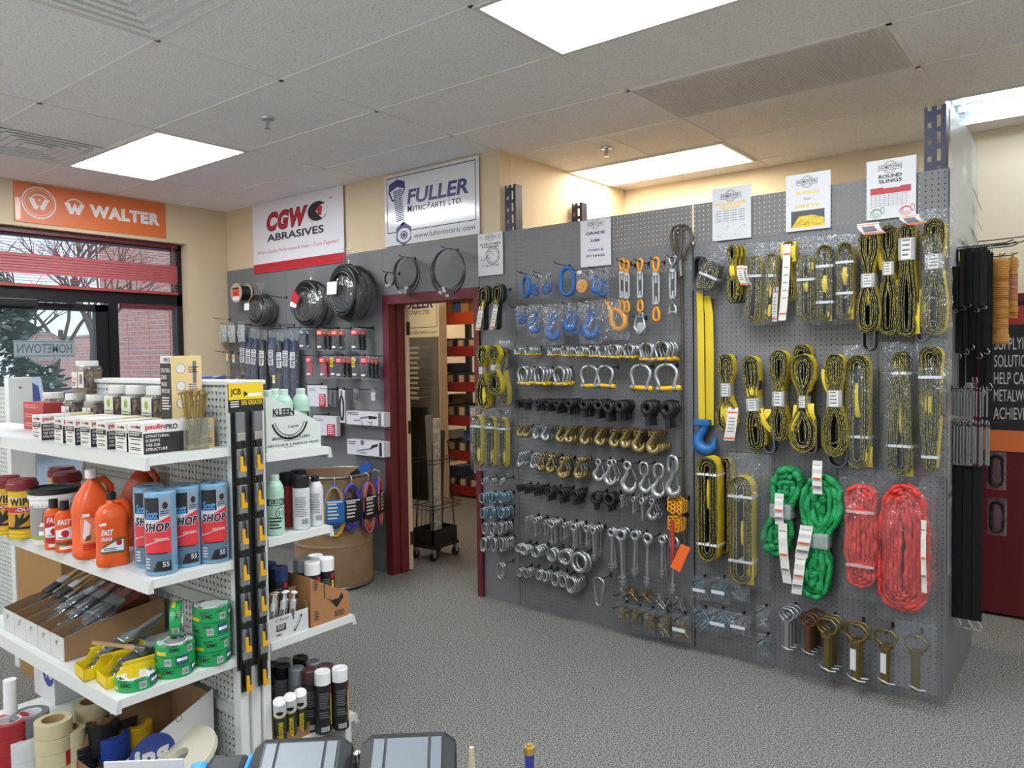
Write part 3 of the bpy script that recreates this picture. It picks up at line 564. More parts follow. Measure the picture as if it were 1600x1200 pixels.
# dark red display board at the far right with its poster
r = thing('display_board', 'dark red display board with slogan poster standing against the far right wall', 'display', (-.74, 5.42, 0)); y = -.0
MB().box((0, 0, .02), (1.9, .1, 1.96)).box((0, -.012, 1.9), (1.9, 0, 1.915), 1).build('board', [M('board_red', '5e141d', .4), ink], r)
o_ = r.location; zb_, zm_, zo_, zr_ = (PY(1585, v, 5.408).z for v in (507, 673, 706, 478)); xt_ = PY(1553, 600, 5.408).x-o_.x; xp_ = xt_-.06
a = MB(); a.rect(xp_, zo_, 1.75, zm_, 0, 1); a.rect(xp_, zm_, 1.75, zb_, 0, 2); a.rect(xp_, zb_, 1.75, zr_, 0, 3)
for k, (s, py) in enumerate((('SUPPLYING', 537), ('SOLUTIONS TO', 564), ('HELP CANADIAN', 591), ('METALWORKERS', 618), ('ACHIEVE GREATNESS', 646))):
    zc = PY(1575, py, 5.408).z; a.text(s, xt_, zc-.036, xt_+.0235*len(s), zc+.036, 1, 0, .0)
a.face((0, -.013, 0)); a.build('poster', [M('poster_white', 'c9c7c6', .5), org, M('poster_black', '1d1b1f', .5), M('poster_red', '9c3326', .5)], r)
# ================================================================ BUILDERS FOR HUNG GOODS
bagm = film('clear_bag', 'f6f8fa', .045, .5, 28); bagm2 = film('clear_bag_soft', 'f3f5f7', .055, .6, 22)
def at(px, py, off=.06): return PY(px, py, D-off)
def _hook():
    return MB().tube([(0, .004, 0), (0, -.06, 0), (0, -.15, .004), (0, -.17, .014)], .0026, 6).box((-.006, -.004, -.012), (.006, 0, .012)).build('peg_hook', M('hook_black', '202124', .4, .5))
HOOK = Proto(_hook)
def hook(px, py, what, off=.0, ln=1):      # (px, py) is where the wire meets the board
    p = PY(px, py, D-.002); return HOOK((p.x, D-.001, p.z), 'black wire peg hook '+what, 'hook', 'wire hooks in the pegboard', (0, 0, 0), (1, ln, 1))
def pouch(m, w, h, d=.02, mi=0, seed=0, top=.18, nx=6, nz=8):      # limp clear pouch, hangs down from its top edge, front bulges to -y
    g = random.Random(seed); F = []; B = []
    for j in range(nz+1):
        t = j/nz; bul = (0 if t < top*.5 else min(1, (t-top*.5)/.3))*math.sin(min(1, (1-t)*4+.25)*PI/2)
        for i in range(nx+1):
            u = i/nx; k = math.sin(u*PI)**.6; wv = 1-.05*math.sin(t*PI)*g.random()
            x = (u-.5)*w*wv+g.uniform(-1, 1)*.004*w*4; z = -t*h+g.uniform(-1, 1)*.01*h*(1 if j in (0, nz) else .3)
            yf = -d*.55*bul*k+g.uniform(-1, 1)*.08*d; F.append((x, yf-.001, z)); B.append((x, d*.45*bul*k+.001, z))
    n = nx+1; f = [(j*n+i, (j+1)*n+i, (j+1)*n+i+1, j*n+i+1) for j in range(nz) for i in range(nx)]
    m.add(F, f, mi, True); m.add(B, [q[::-1] for q in f], mi, True); return m
def oval(w, h, k=24, z0=0, p=1.0):     # closed oval outline hanging from z0
    return [(w*.5*math.sin(2*PI*i/k)*(1 if p == 1 else abs(math.sin(2*PI*i/k))**(p-1)), 0, z0-h*.5+h*.5*math.cos(2*PI*i/k)) for i in range(k)]
def stadium(w, h, k=8, z0=0):
    r = w/2; P = []
    for i in range(k+1): a = PI*i/k; P.append((r*math.cos(a), 0, z0-r+r*math.sin(a)))
    for i in range(k+1): a = PI+PI*i/k; P.append((r*math.cos(a), 0, z0-h+r+r*math.sin(a)))
    return P
# ---- cable ties and shrink tubing on the left boards
def strip_bag(col, w, h, label_z, seed, d=.022):
    def mk():
        r = thing('x', '', 'x'); c = MB(); g = random.Random(seed); n = 7
        for i in range(n): x = (i-(n-1)/2)*w*.11; c.box((x-w*.045, -d*.3+g.uniform(-.003, .003), -h*.97+g.uniform(0, .05)*h), (x+w*.045, d*.2+g.uniform(-.003, .003), -h*g.uniform(.13, .2)))
        c.build('contents', M('ties_'+col, col, .35), r); pouch(MB(), w, h, d*1.3, 0, seed).build('bag', bagm2, r)
        a = MB().rect(-w*.36, label_z-.05, w*.3, label_z, 0, 0).bars(-w*.28, label_z-.042, w*.22, label_z-.022, 1, 1, 9).lines(-w*.3, label_z-.017, w*.24, label_z-.004, 2, 1, 1)
        if h > .2: a.rect(-w*.36, label_z-.1, w*.3, label_z-.056, 0, 0).lines(-w*.28, label_z-.095, w*.2, label_z-.06, 3, 1, 1)
        a.face((0, -d*.66, 0)); a.build('label', [W_, K_], r); return r
    return mk
TIES = {'long': Proto(strip_bag('3a4560', .08, .47, -.14, 1), 'cable_tie_bag'), 'black': Proto(strip_bag('1c1e22', .08, .46, -.14, 2), 'cable_tie_bag'), 'mid': Proto(strip_bag('414c66', .08, .31, -.13, 3), 'cable_tie_bag'), 'white': Proto(strip_bag('d4d6d2', .1, .17, -.07, 4), 'cable_tie_bag')}
def ties(kind, px, py, lb, rot=0, off=.09, sc=1):
    p = at(px, py, off); TIES[kind]((p.x, p.y, p.z), lb, 'cable ties', 'bags of cable ties on the left pegboard', (0, rot, 0), sc*(1.28 if kind != 'white' else 1.1))
for k, (kind, px, py, rot, lb) in enumerate((('mid', 381, 514, .03, 'blue-grey cable tie bag, leftmost of the long bags on the left pegboard'), ('long', 391, 513, .06, 'blue-grey long cable tie bag, second of the long bags from the left'),
        ('long', 401, 514, .12, 'slanting blue-grey long cable tie bag, third of the long bags from the left'), ('black', 412, 515, .06, 'black long cable tie bag, fourth of the long bags from the left'),
        ('mid', 425, 516, 0, 'blue-grey cable tie bag with two labels, shorter, in the middle of the long bags'), ('black', 438, 517, 0, 'black cable tie bag right of the shorter middle bag'),
        ('long', 449, 514, .05, 'blue-grey long cable tie bag, second of the long bags from the right'), ('long', 460, 516, .03, 'blue-grey long cable tie bag, rightmost of the long bags'))):
    ties(kind, px, py, lb, rot, .07+.004*(k % 3))
for px, py, lb in ((349, 503, 'clear bag of white cable ties, leftmost on the left pegboard'), (362, 503, 'clear bag of short ties right of the leftmost white bag'), (377, 502, 'plump white cable tie bag left of the long blue-grey bags')): ties('white', px, py, lb, 0, .1)
for px, py in ((352, 500), (384, 508), (404, 510), (430, 511), (452, 509)): hook(px+8, py-1, 'over the cable tie bags, %s from the left' % NTH[(352, 384, 404, 430, 452).index(px)])
def _ypack():
    r = thing('x', '', 'x'); pouch(MB(), .062, .1, .02, 0, 9).build('bag', bagm2, r); a = MB().rect(-.02, -.085, .018, -.015, 0, 0).lines(-.016, -.05, .014, -.02, 3, 1, 1).rect(-.02, -.085, .018, -.06, 1, 2); a.face((0, -.014, 0)); a.build('label', [yel, W_, W_], r)
    g = random.Random(3); c = MB()
    for i in range(10): c.cyl((g.uniform(-.02, .02), .002, -.09+g.random()*.02), (g.uniform(-.02, .02), .002, -.05), .003, n=6)
    c.build('contents', gry, r); return r
YP = Proto(_ypack, 'small_parts_bag')
for px, py, lb in ((357, 549, 'small bag with yellow label, leftmost under the white cable ties'), (367, 551, 'small bag with yellow label, right of the leftmost yellow one'), (349, 584, 'small bag with yellow label low in the corner by the window'), (372, 588, 'small yellow-labelled bag behind the top of the white gondola'), (430, 583, 'small clear bag under the middle cable tie bags')):
    hook(px+6, py+1, 'for the '+lb); YP(tuple(at(px, py, .08)), lb, 'small parts bag', 'small bags on the left pegboard')
def tpack(body, head, lab):
    def mk():
        r = thing('x', '', 'x'); c = MB(); g = random.Random(5); w, h = .085, .17
        for i in range(6): x = (i-2.5)*.0105; c.box((x-.0045, -.004, -h+.012), (x+.0045, .005, -.04))
        c.build('contents', M('tubing_'+body, body, .45), r); pouch(MB(), w, h, .016, 0, 11, .1).build('bag', bagm, r)
        a = MB().rect(-.034, -.048, .034, -.012, 0, 0).lines(-.028, -.044, .02, -.02, 2, 1, 1); MB().rect(-.03, -.146, .012, -.132, 0, 0).face((0, -.0115, 0)).build('price_label', W_, r)
        if lab: a.rect(-.034, -.085, .0, -.012, 2, 2).lines(-.03, -.08, -.004, -.03, 4, 3, 3)
        a.face((0, -.0115, 0)); a.build('header_card', [M('card_'+head, head, .4), W_, yel, ink], r); return r
    return Proto(mk, 'tubing_pack')
TP = {'r': tpack('2f3034', 'd8432f', 0), 'p': tpack('c0435a', 'd8432f', 0), 'n': tpack('4f5560', '5a6068', 0), 'y': tpack('3a3d44', '454850', 1)}
def stack(kind, px, py, n, step, nm):
    for k in range(n):
        p = at(px+k*step, py+k*.6, .135-.03*k); TP[kind]((p.x, p.y, p.z), '%s, %s on its hook' % (nm, ORD[k]), 'shrink tubing pack', 'carded tubing packs on the left pegboard')
    hook(px+(n-1)*step+14, py-1, 'carrying '+nm)
for a in (('n', 473, 513, 2, 9, 'grey tubing packs without red card, upper row'), ('r', 501, 514, 3, 7, 'red-carded tubing packs, leftmost in the upper row'), ('r', 524, 514, 2, 10, 'red-carded tubing packs, middle of the upper row'), ('r', 555, 513, 3, 6, 'red-carded tubing packs, rightmost in the upper row'),
          ('p', 484, 557, 1, 8, 'pink and red tubing packs, leftmost in the lower row'), ('p', 505, 557, 2, 7, 'pink and red tubing packs, second in the lower row'), ('y', 522, 556, 1, 8, 'yellow-labelled pack left of the middle of the lower row'), ('r', 531, 557, 3, 7, 'red-carded black tubing packs, middle of the lower row'), ('y', 556, 556, 1, 8, 'yellow-labelled pack right of the middle of the lower row'), ('r', 570, 557, 4, 6, 'red-carded packs, rightmost in the lower row')): stack(*a)
hook(448, 465, 'hanging empty beside the black cable spool'); hook(584, 513, 'sticking out empty right of the tubing packs')
# ---- spool and bagged coils
p = at(378, 458, .075); r = thing('cable_spool', 'cable spool with cardboard ends and a red and white label', 'spool', (p.x, p.y-.0, p.z)); fl_m = M('spool_board', 'b3a58d', .7)
for y0, nm in ((-.055, 'flange'), (.05, 'flange')):
    o = MB().cyl((0, y0-.003, 0), (0, y0+.003, 0), .085, n=32).build(nm, fl_m, r)
    if y0 < 0: a = MB().rect(-.05, -.03, .05, .045, 0, 0).rect(-.05, -.065, .05, -.032, 0, 1).rect(-.045, .03, .045, .045, 1, 2).disc(0, -.005, .012, 2, 2, 14).face((0, y0-.0035, 0)); a.build('label', [M('label_red', 'd24a36', .5), W_, K_], r)
m = MB()
for k in range(9): m.tube([(.06*math.cos(2*PI*i/24), -.046+k*.0115, .06*math.sin(2*PI*i/24)) for i in range(24)], .0065, 6, closed=True)
m.cyl((0, -.05, 0), (0, .05, 0), .055, n=20, cap=False); m.build('cable', M('cable_black', '1a1a1c', .4), r)
def coilbag(px0, py0, px1, py1, lb, red, seed, off):
    p = at((px0+px1)/2, py0, off); q = at((px0+px1)/2, py1, off); w = abs(at(px1, py0, off).x-at(px0, py0, off).x); h = p.z-q.z
    r = thing('bagged_cable_coil', lb, 'bagged cable coil', tuple(p), 0, 'bagged coils on the left pegboard'); g = random.Random(seed); m = MB(); R = min(w*.43, h*.38)
    for k in range(26):
        rr = R*g.uniform(.62, 1); dy = g.uniform(-.06, .05); tx, tz = g.uniform(-.1, .1), g.uniform(-.12, .12)
        m.tube([(rr*math.cos(2*PI*i/28)*.95, dy+tx*rr*math.cos(2*PI*i/28)+tz*rr*math.sin(2*PI*i/28), -h*.56+rr*1.08*math.sin(2*PI*i/28)) for i in range(28)], .011*R/.13+.002, 6, closed=True)
    m.build('cable', MATS['cable_black'], r)
    n = MB(); N1, N2 = 18, 11; v = []
    prof = [(.02, 0), (.03, -.05), (.06, -.11), (.3, -.2), (.72, -.33), (.95, -.5), (.97, -.65), (.85, -.82), (.5, -.95), (.02, -1.0), (.0, -1)]
    for t, z in prof:
        for j in range(N1): a = 2*PI*j/N1; k = 1+g.uniform(-.1, .1); v.append((t*w*.5*k*math.cos(a), t*.1*k*math.sin(a)-.0, z*h+g.uniform(-.012, .012)))
    n.add(v, [(i*N1+j, i*N1+(j+1) % N1, (i+1)*N1+(j+1) % N1, (i+1)*N1+j) for i in range(len(prof)-1) for j in range(N1)], 0, True)
    n.add([(-.03, 0, .0), (.03, .0, 0), (.09, -.02, .07), (.02, .01, .055), (-.05, -.02, .06)], [(0, 1, 2, 3, 4)], 0, True); n.build('bag', bagm2, r)
    a = MB().rect(-.3*R, -.25*R, .3*R, .25*R, 0, 1)
    if red: a = MB().poly([(-.35*R, -.3*R), (.15*R, -.42*R), (.4*R, .1*R), (-.1*R, .55*R)], 0, 0).poly([(-.35*R, -.3*R), (.15*R, -.42*R), (.2*R, -.25*R), (-.3*R, -.05*R)], 1, 1)
    a.face((-.1*w, -.125, -h*.5), (1, 0, 0), (.1, 0, 1)); a.build('label', [redi, W_], r)
coilbag(391, 452, 426, 508, 'small clear bag of black cable coil right of the spool', 0, 1, .09); coilbag(455, 428, 516, 510, 'bagged black cable coil with a slanted red label', 1, 2, .11); coilbag(510, 400, 580, 502, 'largest bagged black cable coil, next to the doorway', 0, 3, .12)
# ---- hose clamps over the door
def clamps(px, py, R, n, lb, seed, sp=.02):
    g = random.Random(seed); hz = None
    for k in range(n):
        p = at(px, py, .15-k*sp); rr = R*g.uniform(.82, 1); r = thing('hose_clamp', '%s, %s from the front' % (lb, ORD[k].replace('frontmost', 'first')), 'hose clamp', (p.x+g.uniform(-.01, .01), p.y, p.z-rr), 0, 'steel hose clamps over the doorway'); m = MB(); b = .006
        rad = [(rr*math.cos(2*PI*i/40), rr*math.sin(2*PI*i/40)) for i in range(40)]; ri = [(x*.985, z*.985) for x, z in rad]
        v = [(x, -b, z) for x, z in rad]+[(x, b, z) for x, z in rad]+[(x, -b, z) for x, z in ri]+[(x, b, z) for x, z in ri]; N = 40; f = []
        for i in range(N):
            q = (i+1) % N; f += [(i, q, N+q, N+i), (2*N+q, 2*N+i, 3*N+i, 3*N+q), (q, i, 2*N+i, 2*N+q), (N+i, N+q, 3*N+q, 3*N+i)]
        m.add(v, f, 0, True); m.build('band', M('clamp_steel', '6a6c6e', .3, .85), r); c = g.uniform(-.5, .3); a = -PI/2+c
        MB().box((-.014, -.009, -.008), (.014, .009, .008)).cyl((-.014, 0, 0), (-.024, 0, 0), .006, n=8).build('screw_housing', ST, r, (rr*math.cos(a), 0, rr*math.sin(a)), (0, -c, 0))
    hook(px+16, py+3, 'holding the '+lb)
clamps(608, 425, .055, 3, 'small steel hose clamp on the left hook over the door', 1); clamps(633, 401, .13, 7, 'medium steel hose clamp on the middle hook over the door', 2); clamps(699, 388, .165, 5, 'large steel hose clamp on the right hook over the door', 3)
# ---- carded and boxed goods beside the drum
def bx(name, label, cat, px0, py0, px1, py1, dep, off, art, mats, group=None):
    a, b = at(px0, py0, off+dep), at(px1, py1, off+dep); w, h = b.x-a.x, a.z-b.z; r = MB().box((0, 0, 0), (w, dep, h), 0, .002); t = MB(); art(t, w, h); t.face((0, -.0003, 0)); r.merge(t)
    return tag(r.build(name, mats, None, (a.x, a.y, b.z)), label, cat, group)
bwm = [paper, ink, gry, redi]
def gun(a, w, h):
    a.lines(.04*w, .7*h, .35*w, .93*h, 2, 0, 1); a.rect(.86*w, .05*h, .93*w, .95*h, 0, 2); a.rect(.0, 0, w, .08*h, 0, 2); a.poly([(.35*w, .45*h), (.62*w, .62*h), (.66*w, .75*h), (.4*w, .6*h)], 1, 2); a.poly([(.6*w, .5*h), (.8*w, .55*h), (.84*w, .7*h), (.62*w, .74*h)], 1, 1); a.ring(.55*w, .4*h, .14*w, .012*w, 1, 1, 16, 180, 360); a.lines(.2*w, .3*h, .42*w, .42*h, 1, 1, 1); a.lines(.58*w, .2*h, .72*w, .3*h, 1, 1, 1)
bx('boxed_tool', 'black and white boxed grease tool, upper of two beside the doorway', 'boxed tool', 541, 642, 600, 668, .07, .01, gun, bwm, 'boxed tools by the doorway')
def gun2(a, w, h):
    a.lines(.04*w, .62*h, .28*w, .9*h, 2, 0, 1); a.disc(.43*w, .85*h, .05*w, 0, 2, 14); a.rect(.88*w, .05*h, .95*w, .95*h, 0, 1); a.poly([(.25*w, .22*h), (.7*w, .48*h), (.72*w, .58*h), (.27*w, .3*h)], 1, 2); a.poly([(.62*w, .45*h), (.85*w, .7*h), (.85*w, .85*h), (.7*w, .75*h)], 1, 1); a.lines(.35*w, .1*h, .55*w, .2*h, 1, 1, 1)
bx('boxed_tool', 'black and white boxed grease gun, lower of two beside the doorway', 'boxed tool', 542, 686, 600, 715, .07, .01, gun2, bwm, 'boxed tools by the doorway')
def crd(a, w, h): a.lines(.08*w, .72*h, .5*w, .85*h, 2, 0, 2); a.rect(.6*w, .0, .95*w, .6*h, 0, 3); a.lines(.64*w, .05*h, .92*w, .55*h, 5, 1, 0)
bx('card_pack', 'white card pack with a red corner, upper of two on the left board', 'card pack', 480, 602, 511, 636, .012, .1, crd, bwm, 'white card packs on the left pegboard'); bx('card_pack', 'white card pack with a red corner, lower of two on the left board', 'card pack', 489, 649, 526, 682, .04, .05, crd, bwm, 'white card packs on the left pegboard')
hook(503, 600, 'for the upper white card'); hook(514, 647, 'for the lower white card'); hook(527, 607, 'for the grey parts packs'); hook(560, 608, 'for the small pack of dark pins'); hook(587, 608, 'for the small pack with white card'); hook(538, 608, 'for the narrow strap pack'); hook(450, 514, 'behind the right-hand cable tie bags'); hook(469, 512, 'right of the cable tie bags')
for k, (px, py) in enumerate(((515, 608), (522, 610))):
    q = at(px, py, .09-.02*k); r = pouch(MB(), .05, .13, .012, 0, 3).box((-.02, -.003, -.12), (.02, .003, -.03), 1).build('small_parts_pack', [bagm2, gry], None, tuple(q)); tag(r, ('grey parts pack right of the upper white card', 'grey parts pack, second right of the upper white card')[k], 'parts pack', 'small packs by the boxed tools')
p = at(534, 608, .08); r = thing('strap_pack', 'narrow white pack holding a black strap loop', 'strap pack', tuple(p)); a = MB().box((-.033, 0, -.26), (.033, .006, 0)).build('backing_card', paper, r); MB().tube(oval(.042, .19, 24, -.05), .005, 6, closed=True).tube([(0, 0, -.06), (0, 0, -.01)], .004, 6).build('strap', K_, r, (0, -.006, 0)); MB().lines(-.025, -.25, .02, -.22, 3, 0, 0).face((0, 0, 0)).build('print', gry, r)
for k, (px, lb) in enumerate(((556, 'small clear pack of dark pins, left of two'), (583, 'small clear pack with white card, right of two'))):
    q = at(px, 607, .07); r = pouch(MB(), .062, .10, .014, 0, k).box((-.02, -.004, -.09), (.02, .002, -.03), 1+k).build('small_parts_pack', [bagm2, DS, W_], None, tuple(q)); tag(r, lb+', above the boxed tools', 'parts pack', 'small packs by the boxed tools')
# ---- fibre drum with coiled cables
dx_, dy_ = -4.43, 3.53; p = (dx_, dy_, 0); R = .28; r = thing('fibre_drum', 'brown cardboard drum with a steel rim left of the doorway', 'drum', p); kraft = M('kraft_drum', '9a7d5c', .65, vary=(4, '8a6e50', .4, .65))
HD = .80; MB().lathe([(R-.003, .02), (R, .03), (R, HD), (R-.012, HD), (R-.012, .1), (.001, .1)], 48, 0).lathe([(R, .3), (R+.003, .305), (R+.003, .32), (R, .325)], 48).build('shell', kraft, r)
for z in (HD, .02): MB().tube([(R*math.cos(2*PI*i/48), R*math.sin(2*PI*i/48), z) for i in range(48)], .011, 8, closed=True).build('rim', M('drum_steel', '8f8d88', .35, .8), r)
tag(MB().box((-.03, -.018, 0), (.03, .018, .34)).box((-.03, -.02, .1), (.03, .02, .25), 1).build('brush_box', [M('pack_blue', '2d5fae', .45), K_], None, (dx_-.03, dy_+.04, .66), (0, .95, .5)), 'blue and black pack leaning out of the cardboard drum', 'pack')
base = math.atan2(-dy_, -dx_)+0; 
for k, (ph, c1, c2, lb) in enumerate(((2, 'd8a52a', '3a72b8', 'yellow coiled cable with a blue sleeve hanging on the drum, leftmost of four'), (22, '4a4aa0', '6a52a8', 'purple coiled cable with a black sleeve on the drum, second from left'), (46, '4a4aa0', 'c8643c', 'purple and orange coiled cable on the drum, third from left'), (74, 'c8643c', '4a4aa0', 'orange and purple coiled cable on the drum, nearest the doorway'))):
    a = base+math.radians(ph); x, y = dx_+(R+.052)*math.cos(a), dy_+(R+.052)*math.sin(a); r = thing('coiled_cable', lb, 'coiled cable', (x, y, HD-.04), a+PI/2, 'coiled cables hung on the drum')
    for cc, nm, s in ((c1, 'cable', 0), (c2, 'inner_cable', 1)):
        m = MB(); g = random.Random(k*3+s)
        for q in range(4):
            ww, hh, dd = g.uniform(.09, .15), g.uniform(.27, .36), g.uniform(-.02, .02); m.tube([(px_, dd, pz_) for px_, _, pz_ in oval(ww, hh, 26, g.uniform(-.02, 0))], .0075, 6, closed=True)
        m.build(nm, M('cable_'+cc, cc, .45), r)
    sl = M('sleeve_blue', '2f6fb4', .4) if k == 0 else K_
    o = MB().box((-.065, -.032, -.26), (.065, .032, -.1), bev=.015).build('sleeve', sl, r); MB().lines(-.05, -.24, .03, -.12, 5, 0, 0).rect(-.055, -.115, .05, -.105, 0, 0).face((0, -.033, 0)).build('print', [W_], r)
    MB().tube([(0, .035, -.0), (0, .035, .05), (0, .02, .06), (0, -.01, .05), (0, -.012, .02), (0, 0, -.01)], .004, 6).build('s_hook', ST, r)
# ================================================================ BACK ROOM GOODS
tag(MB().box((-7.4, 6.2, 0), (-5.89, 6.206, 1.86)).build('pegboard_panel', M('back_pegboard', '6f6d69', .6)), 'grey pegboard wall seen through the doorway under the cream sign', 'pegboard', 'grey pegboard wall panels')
r = MB().box((-.55, 0, .0), (.0, .03, 1.06), bev=.01).build('leaning_sheet', K_, None, (-6.04, 6.14, 0)); tag(r, 'tall black sheet leaning on the pegboard in the back room', 'sheet')
def _rail():
    m = MB(); m.tube([(-.12, 0, 0), (-.12, -.25, .01)], .004, 6).tube([(.12, 0, 0), (.12, -.25, .01)], .004, 6).tube([(-.16, -.25, .01), (.16, -.25, .01)], .005, 6).box((-.17, -.262, -.012), (.17, -.256, .012)); return m.build('display_rail', M('rail_grey', 'a7a59f', .4, .5))
RL = Proto(_rail)
for k in range(11):
    q = PY(664, 544+k*7.6, 6.2); RL((q.x-.03*(k % 2), 6.2, q.z), 'empty wire display hook in the back room, %s from the top' % NTH[k], 'display hook', 'empty display hooks in the back room')
# wire cart
cx, cy = -4.30, 4.46; r = thing('wire_cart', 'black wire rolling rack in the back room just behind the door', 'cart', (cx, cy, 0)); wire = M('wire_black', '26272a', .4, .6)
MB().box((-.12, -.15, .1), (.12, .15, .13)).box((-.11, -.14, .13), (.11, -.13, .25)).box((-.11, .13, .13), (.11, .14, .25)).box((-.11, -.14, .13), (-.10, .14, .25)).box((.10, -.14, .13), (.11, .14, .25)).build('tray', K_, r)
m = MB()
for x, y in ((-.1, -.13), (.1, -.13), (-.1, .13), (.1, .13)): m.tube([(x, y, .13), (x*.7, y*.7, .95)], .004, 6)
for z, k in ((.42, 1.15), (.45, 1.15), (.78, 1.0), (.81, 1.0)): m.tube([(-.12*k, -.15*k, z), (.12*k, -.15*k, z), (.12*k, .15*k, z), (-.12*k, .15*k, z)], .0035, 5, closed=True)
for i in range(5): m.tube([(-.09+.045*i, -.13, .13), (-.09+.045*i, -.1, .45)], .003, 5)
m.build('wire_frame', wire, r)
for x in (-.1, .1):
    for y in (-.13, .13): o = MB().cyl((x-.012, y, .035), (x+.012, y, .035), .035, n=16).build('caster', K_, r); MB().box((x-.018, y-.012, .035), (x+.018, y+.012, .1)).build('fork', ST, o)
for k, (x, y, z, c, lb) in enumerate(((-.07, .05, 1.22, '8d8d84', 'grey long pack standing in the wire cart, left of two'), (-.0, .03, 1.2, 'b8b4a2', 'speckled pale long pack standing in the wire cart, right of two'), (-.05, .08, 1.1, '3a3a3a', 'dark thin pack standing at the back of the wire cart'))):
    tag(MB().box((-.03, -.012, 0), (.03, .012, z-.2), 0, .004).build('long_pack', M('pack_'+c, c, .5, vary=(40, 'e0dccb' if k == 1 else c, .45, .6)), None, (cx+x*.8, cy+y, .135), (.03, -.02+.04*k, .3)), lb, 'pack', 'long packs in the wire cart')
# red shelving
rk = thing('red_shelving', 'red and black steel shelving in the back room behind the doorway', 'shelving', (0, 0, 0)); rb = M('beam_red', '8d2522', .45); rb2 = M('beam_orange', 'c64a22', .45); X0, X1, Y0 = PY(684, 600, 6.55).x, -4.0, 6.55
for x in (X0, X1-.06):
    for y in (Y0, Y0+.5): MB().box((x, y, 0), (x+.07, y+.05, 2.6)).build('upright', K_, rk)
shz = []
for k, (y0, y1) in enumerate(((488, 507), (541, 557), (597, 612), (650, 665), (704, 719), (758, 772))):
    z1, z0 = PY(715, y0, Y0).z, PY(715, y1, Y0).z; shz.append(z1); MB().box((X0+.07, Y0-.01, z0), (X1-.06, Y0+.03, z1)).build('beam', rb2 if k == 0 else rb, rk); MB().box((X0+.07, Y0+.03, z1-.03), (X1-.06, Y0+.5, z1-.015)).build('shelf', M('shelf_dark', '3c3330', .7), rk)
MB().box((X0+.07, Y0-.01, 2.27), (X1-.06, Y0+.03, 2.36)).build('beam', rb2, rk)
def _bin():
    r = thing('x', '', 'x'); m = MB().box((-.075, 0, 0), (.075, .3, .004)).box((-.075, 0, 0), (-.07, .3, .11)).box((.07, 0, 0), (.075, .3, .11)).box((-.07, 0, 0), (.07, .005, .1)).box((-.07, .29, 0), (.07, .3, .11)); m.build('tray', M('bin_dark', '3a3a44', .6), r)
    MB().rect(-.04, .015, .04, .085).face((0, -.0005, 0)).build('label', M('label_tan', 'c9b393', .6), r); MB().box((-.06, .03, .005), (.06, .28, .1)).build('stock', M('stock_brown', '6b4f3a', .7), r); return r
BN = Proto(_bin, 'parts_bin')
for s, z in enumerate(shz[1:]):
    for k in range(5):
        BN((X0+.17+k*.17, Y0+.04, z-.0149), 'dark parts bin with tan label, %s from left on %s red shelf' % (NTH[k], NTH[s+1]), 'parts bin', 'parts bins on the red shelving', (0, 0, 0), (1, 1, (1, 1.1, 1.35, 1.2, 1)[s]))
g = random.Random(8)
for k, (px, w, c) in enumerate(((692, .12, 'a88158'), (702, .12, '3f5f9a'), (712, .12, 'b08a60'), (722, .12, '7d5a3a'), (734, .12, '6b4a32'))):
    tag(MB().box((0, 0, 0), (w*.97, .25, .15+.02*(k % 3)), 0).rect(.02, .02, .02, .02).build('stock_box', M('carton_'+c, c, .7), None, (X0+.09+k*.125, Y0+.05, shz[0]-.0149)), 'small stock carton on the top orange shelf, %s from the left' % NTH[k], 'carton', 'cartons on the top red shelf')
for s, px, py, c, lb in ((2, 706, 585, '2b2b3a', 'dark carton on the bins of the third red shelf'), (3, 713, 640, '5d4534', 'brown carton on the bins of the fourth red shelf'), (3, 700, 640, 'd8d4cc', 'white plastic bag heap on the fourth red shelf'), (4, 702, 690, 'cfcac0', 'pale bag heap on the fifth red shelf'), (4, 737, 690, '3b62b0', 'blue carton on the fifth red shelf'), (5, 715, 735, '33406f', 'dark blue carton on the lowest bins of the red shelving')):
    q = PY(px, py, Y0+.1); z = shz[s]-.0149+(.112*(1, 1.1, 1.35, 1.2, 1)[s-1]); tag(MB().box((-.1, 0, 0), (.1, .2, .11), 0, .02 if 'bag' in lb else .003).build('plastic_bag' if 'bag' in lb else 'stock_box', M('carton_'+c, c, .6), None, (q.x, Y0+.08, z)), lb, 'bag' if 'bag' in lb else 'carton')
# ================================================================ RIGGING HARDWARE ON THE MIDDLE BOARDS
zinc = M('zinc_plate', 'aeb1b3', .3, .85); gold = M('gold_zinc', '9c8c62', .32, .8); blk = M('black_oxide', '26272a', .42, .3); pin_y = M('pin_yellow', 'e2b21c', .4); hookblue = M('hook_blue', '1f62a8', .4); hooky = M('hook_amber', 'd9952c', .4); teal = M('zinc_teal', '86a2ad', .3, .8)
def mk_shackle():
    r = thing('shackle', '', ''); P = []
    for x, z in ((-.29, -.86), (-.28, -.74), (-.335, -.58), (-.40, -.40), (-.37, -.2), (-.22, -.05), (0, 0), (.22, -.05), (.37, -.2), (.40, -.40), (.335, -.58), (.28, -.74), (.29, -.86)): P.append((x, 0, z-.075))
    m = MB().tube(P, .078, 8); 
    for s in (-1, 1): m.cyl((s*.225, 0, -.93), (s*.36, 0, -.93), .135, n=14)
    m.build('bow', zinc, r); MB().cyl((-.40, 0, -.93), (.44, 0, -.93), .088, n=10).cyl((.37, 0, -.93), (.52, 0, -.93), .12, .09, n=6).build('pin', pin_y, r); return r
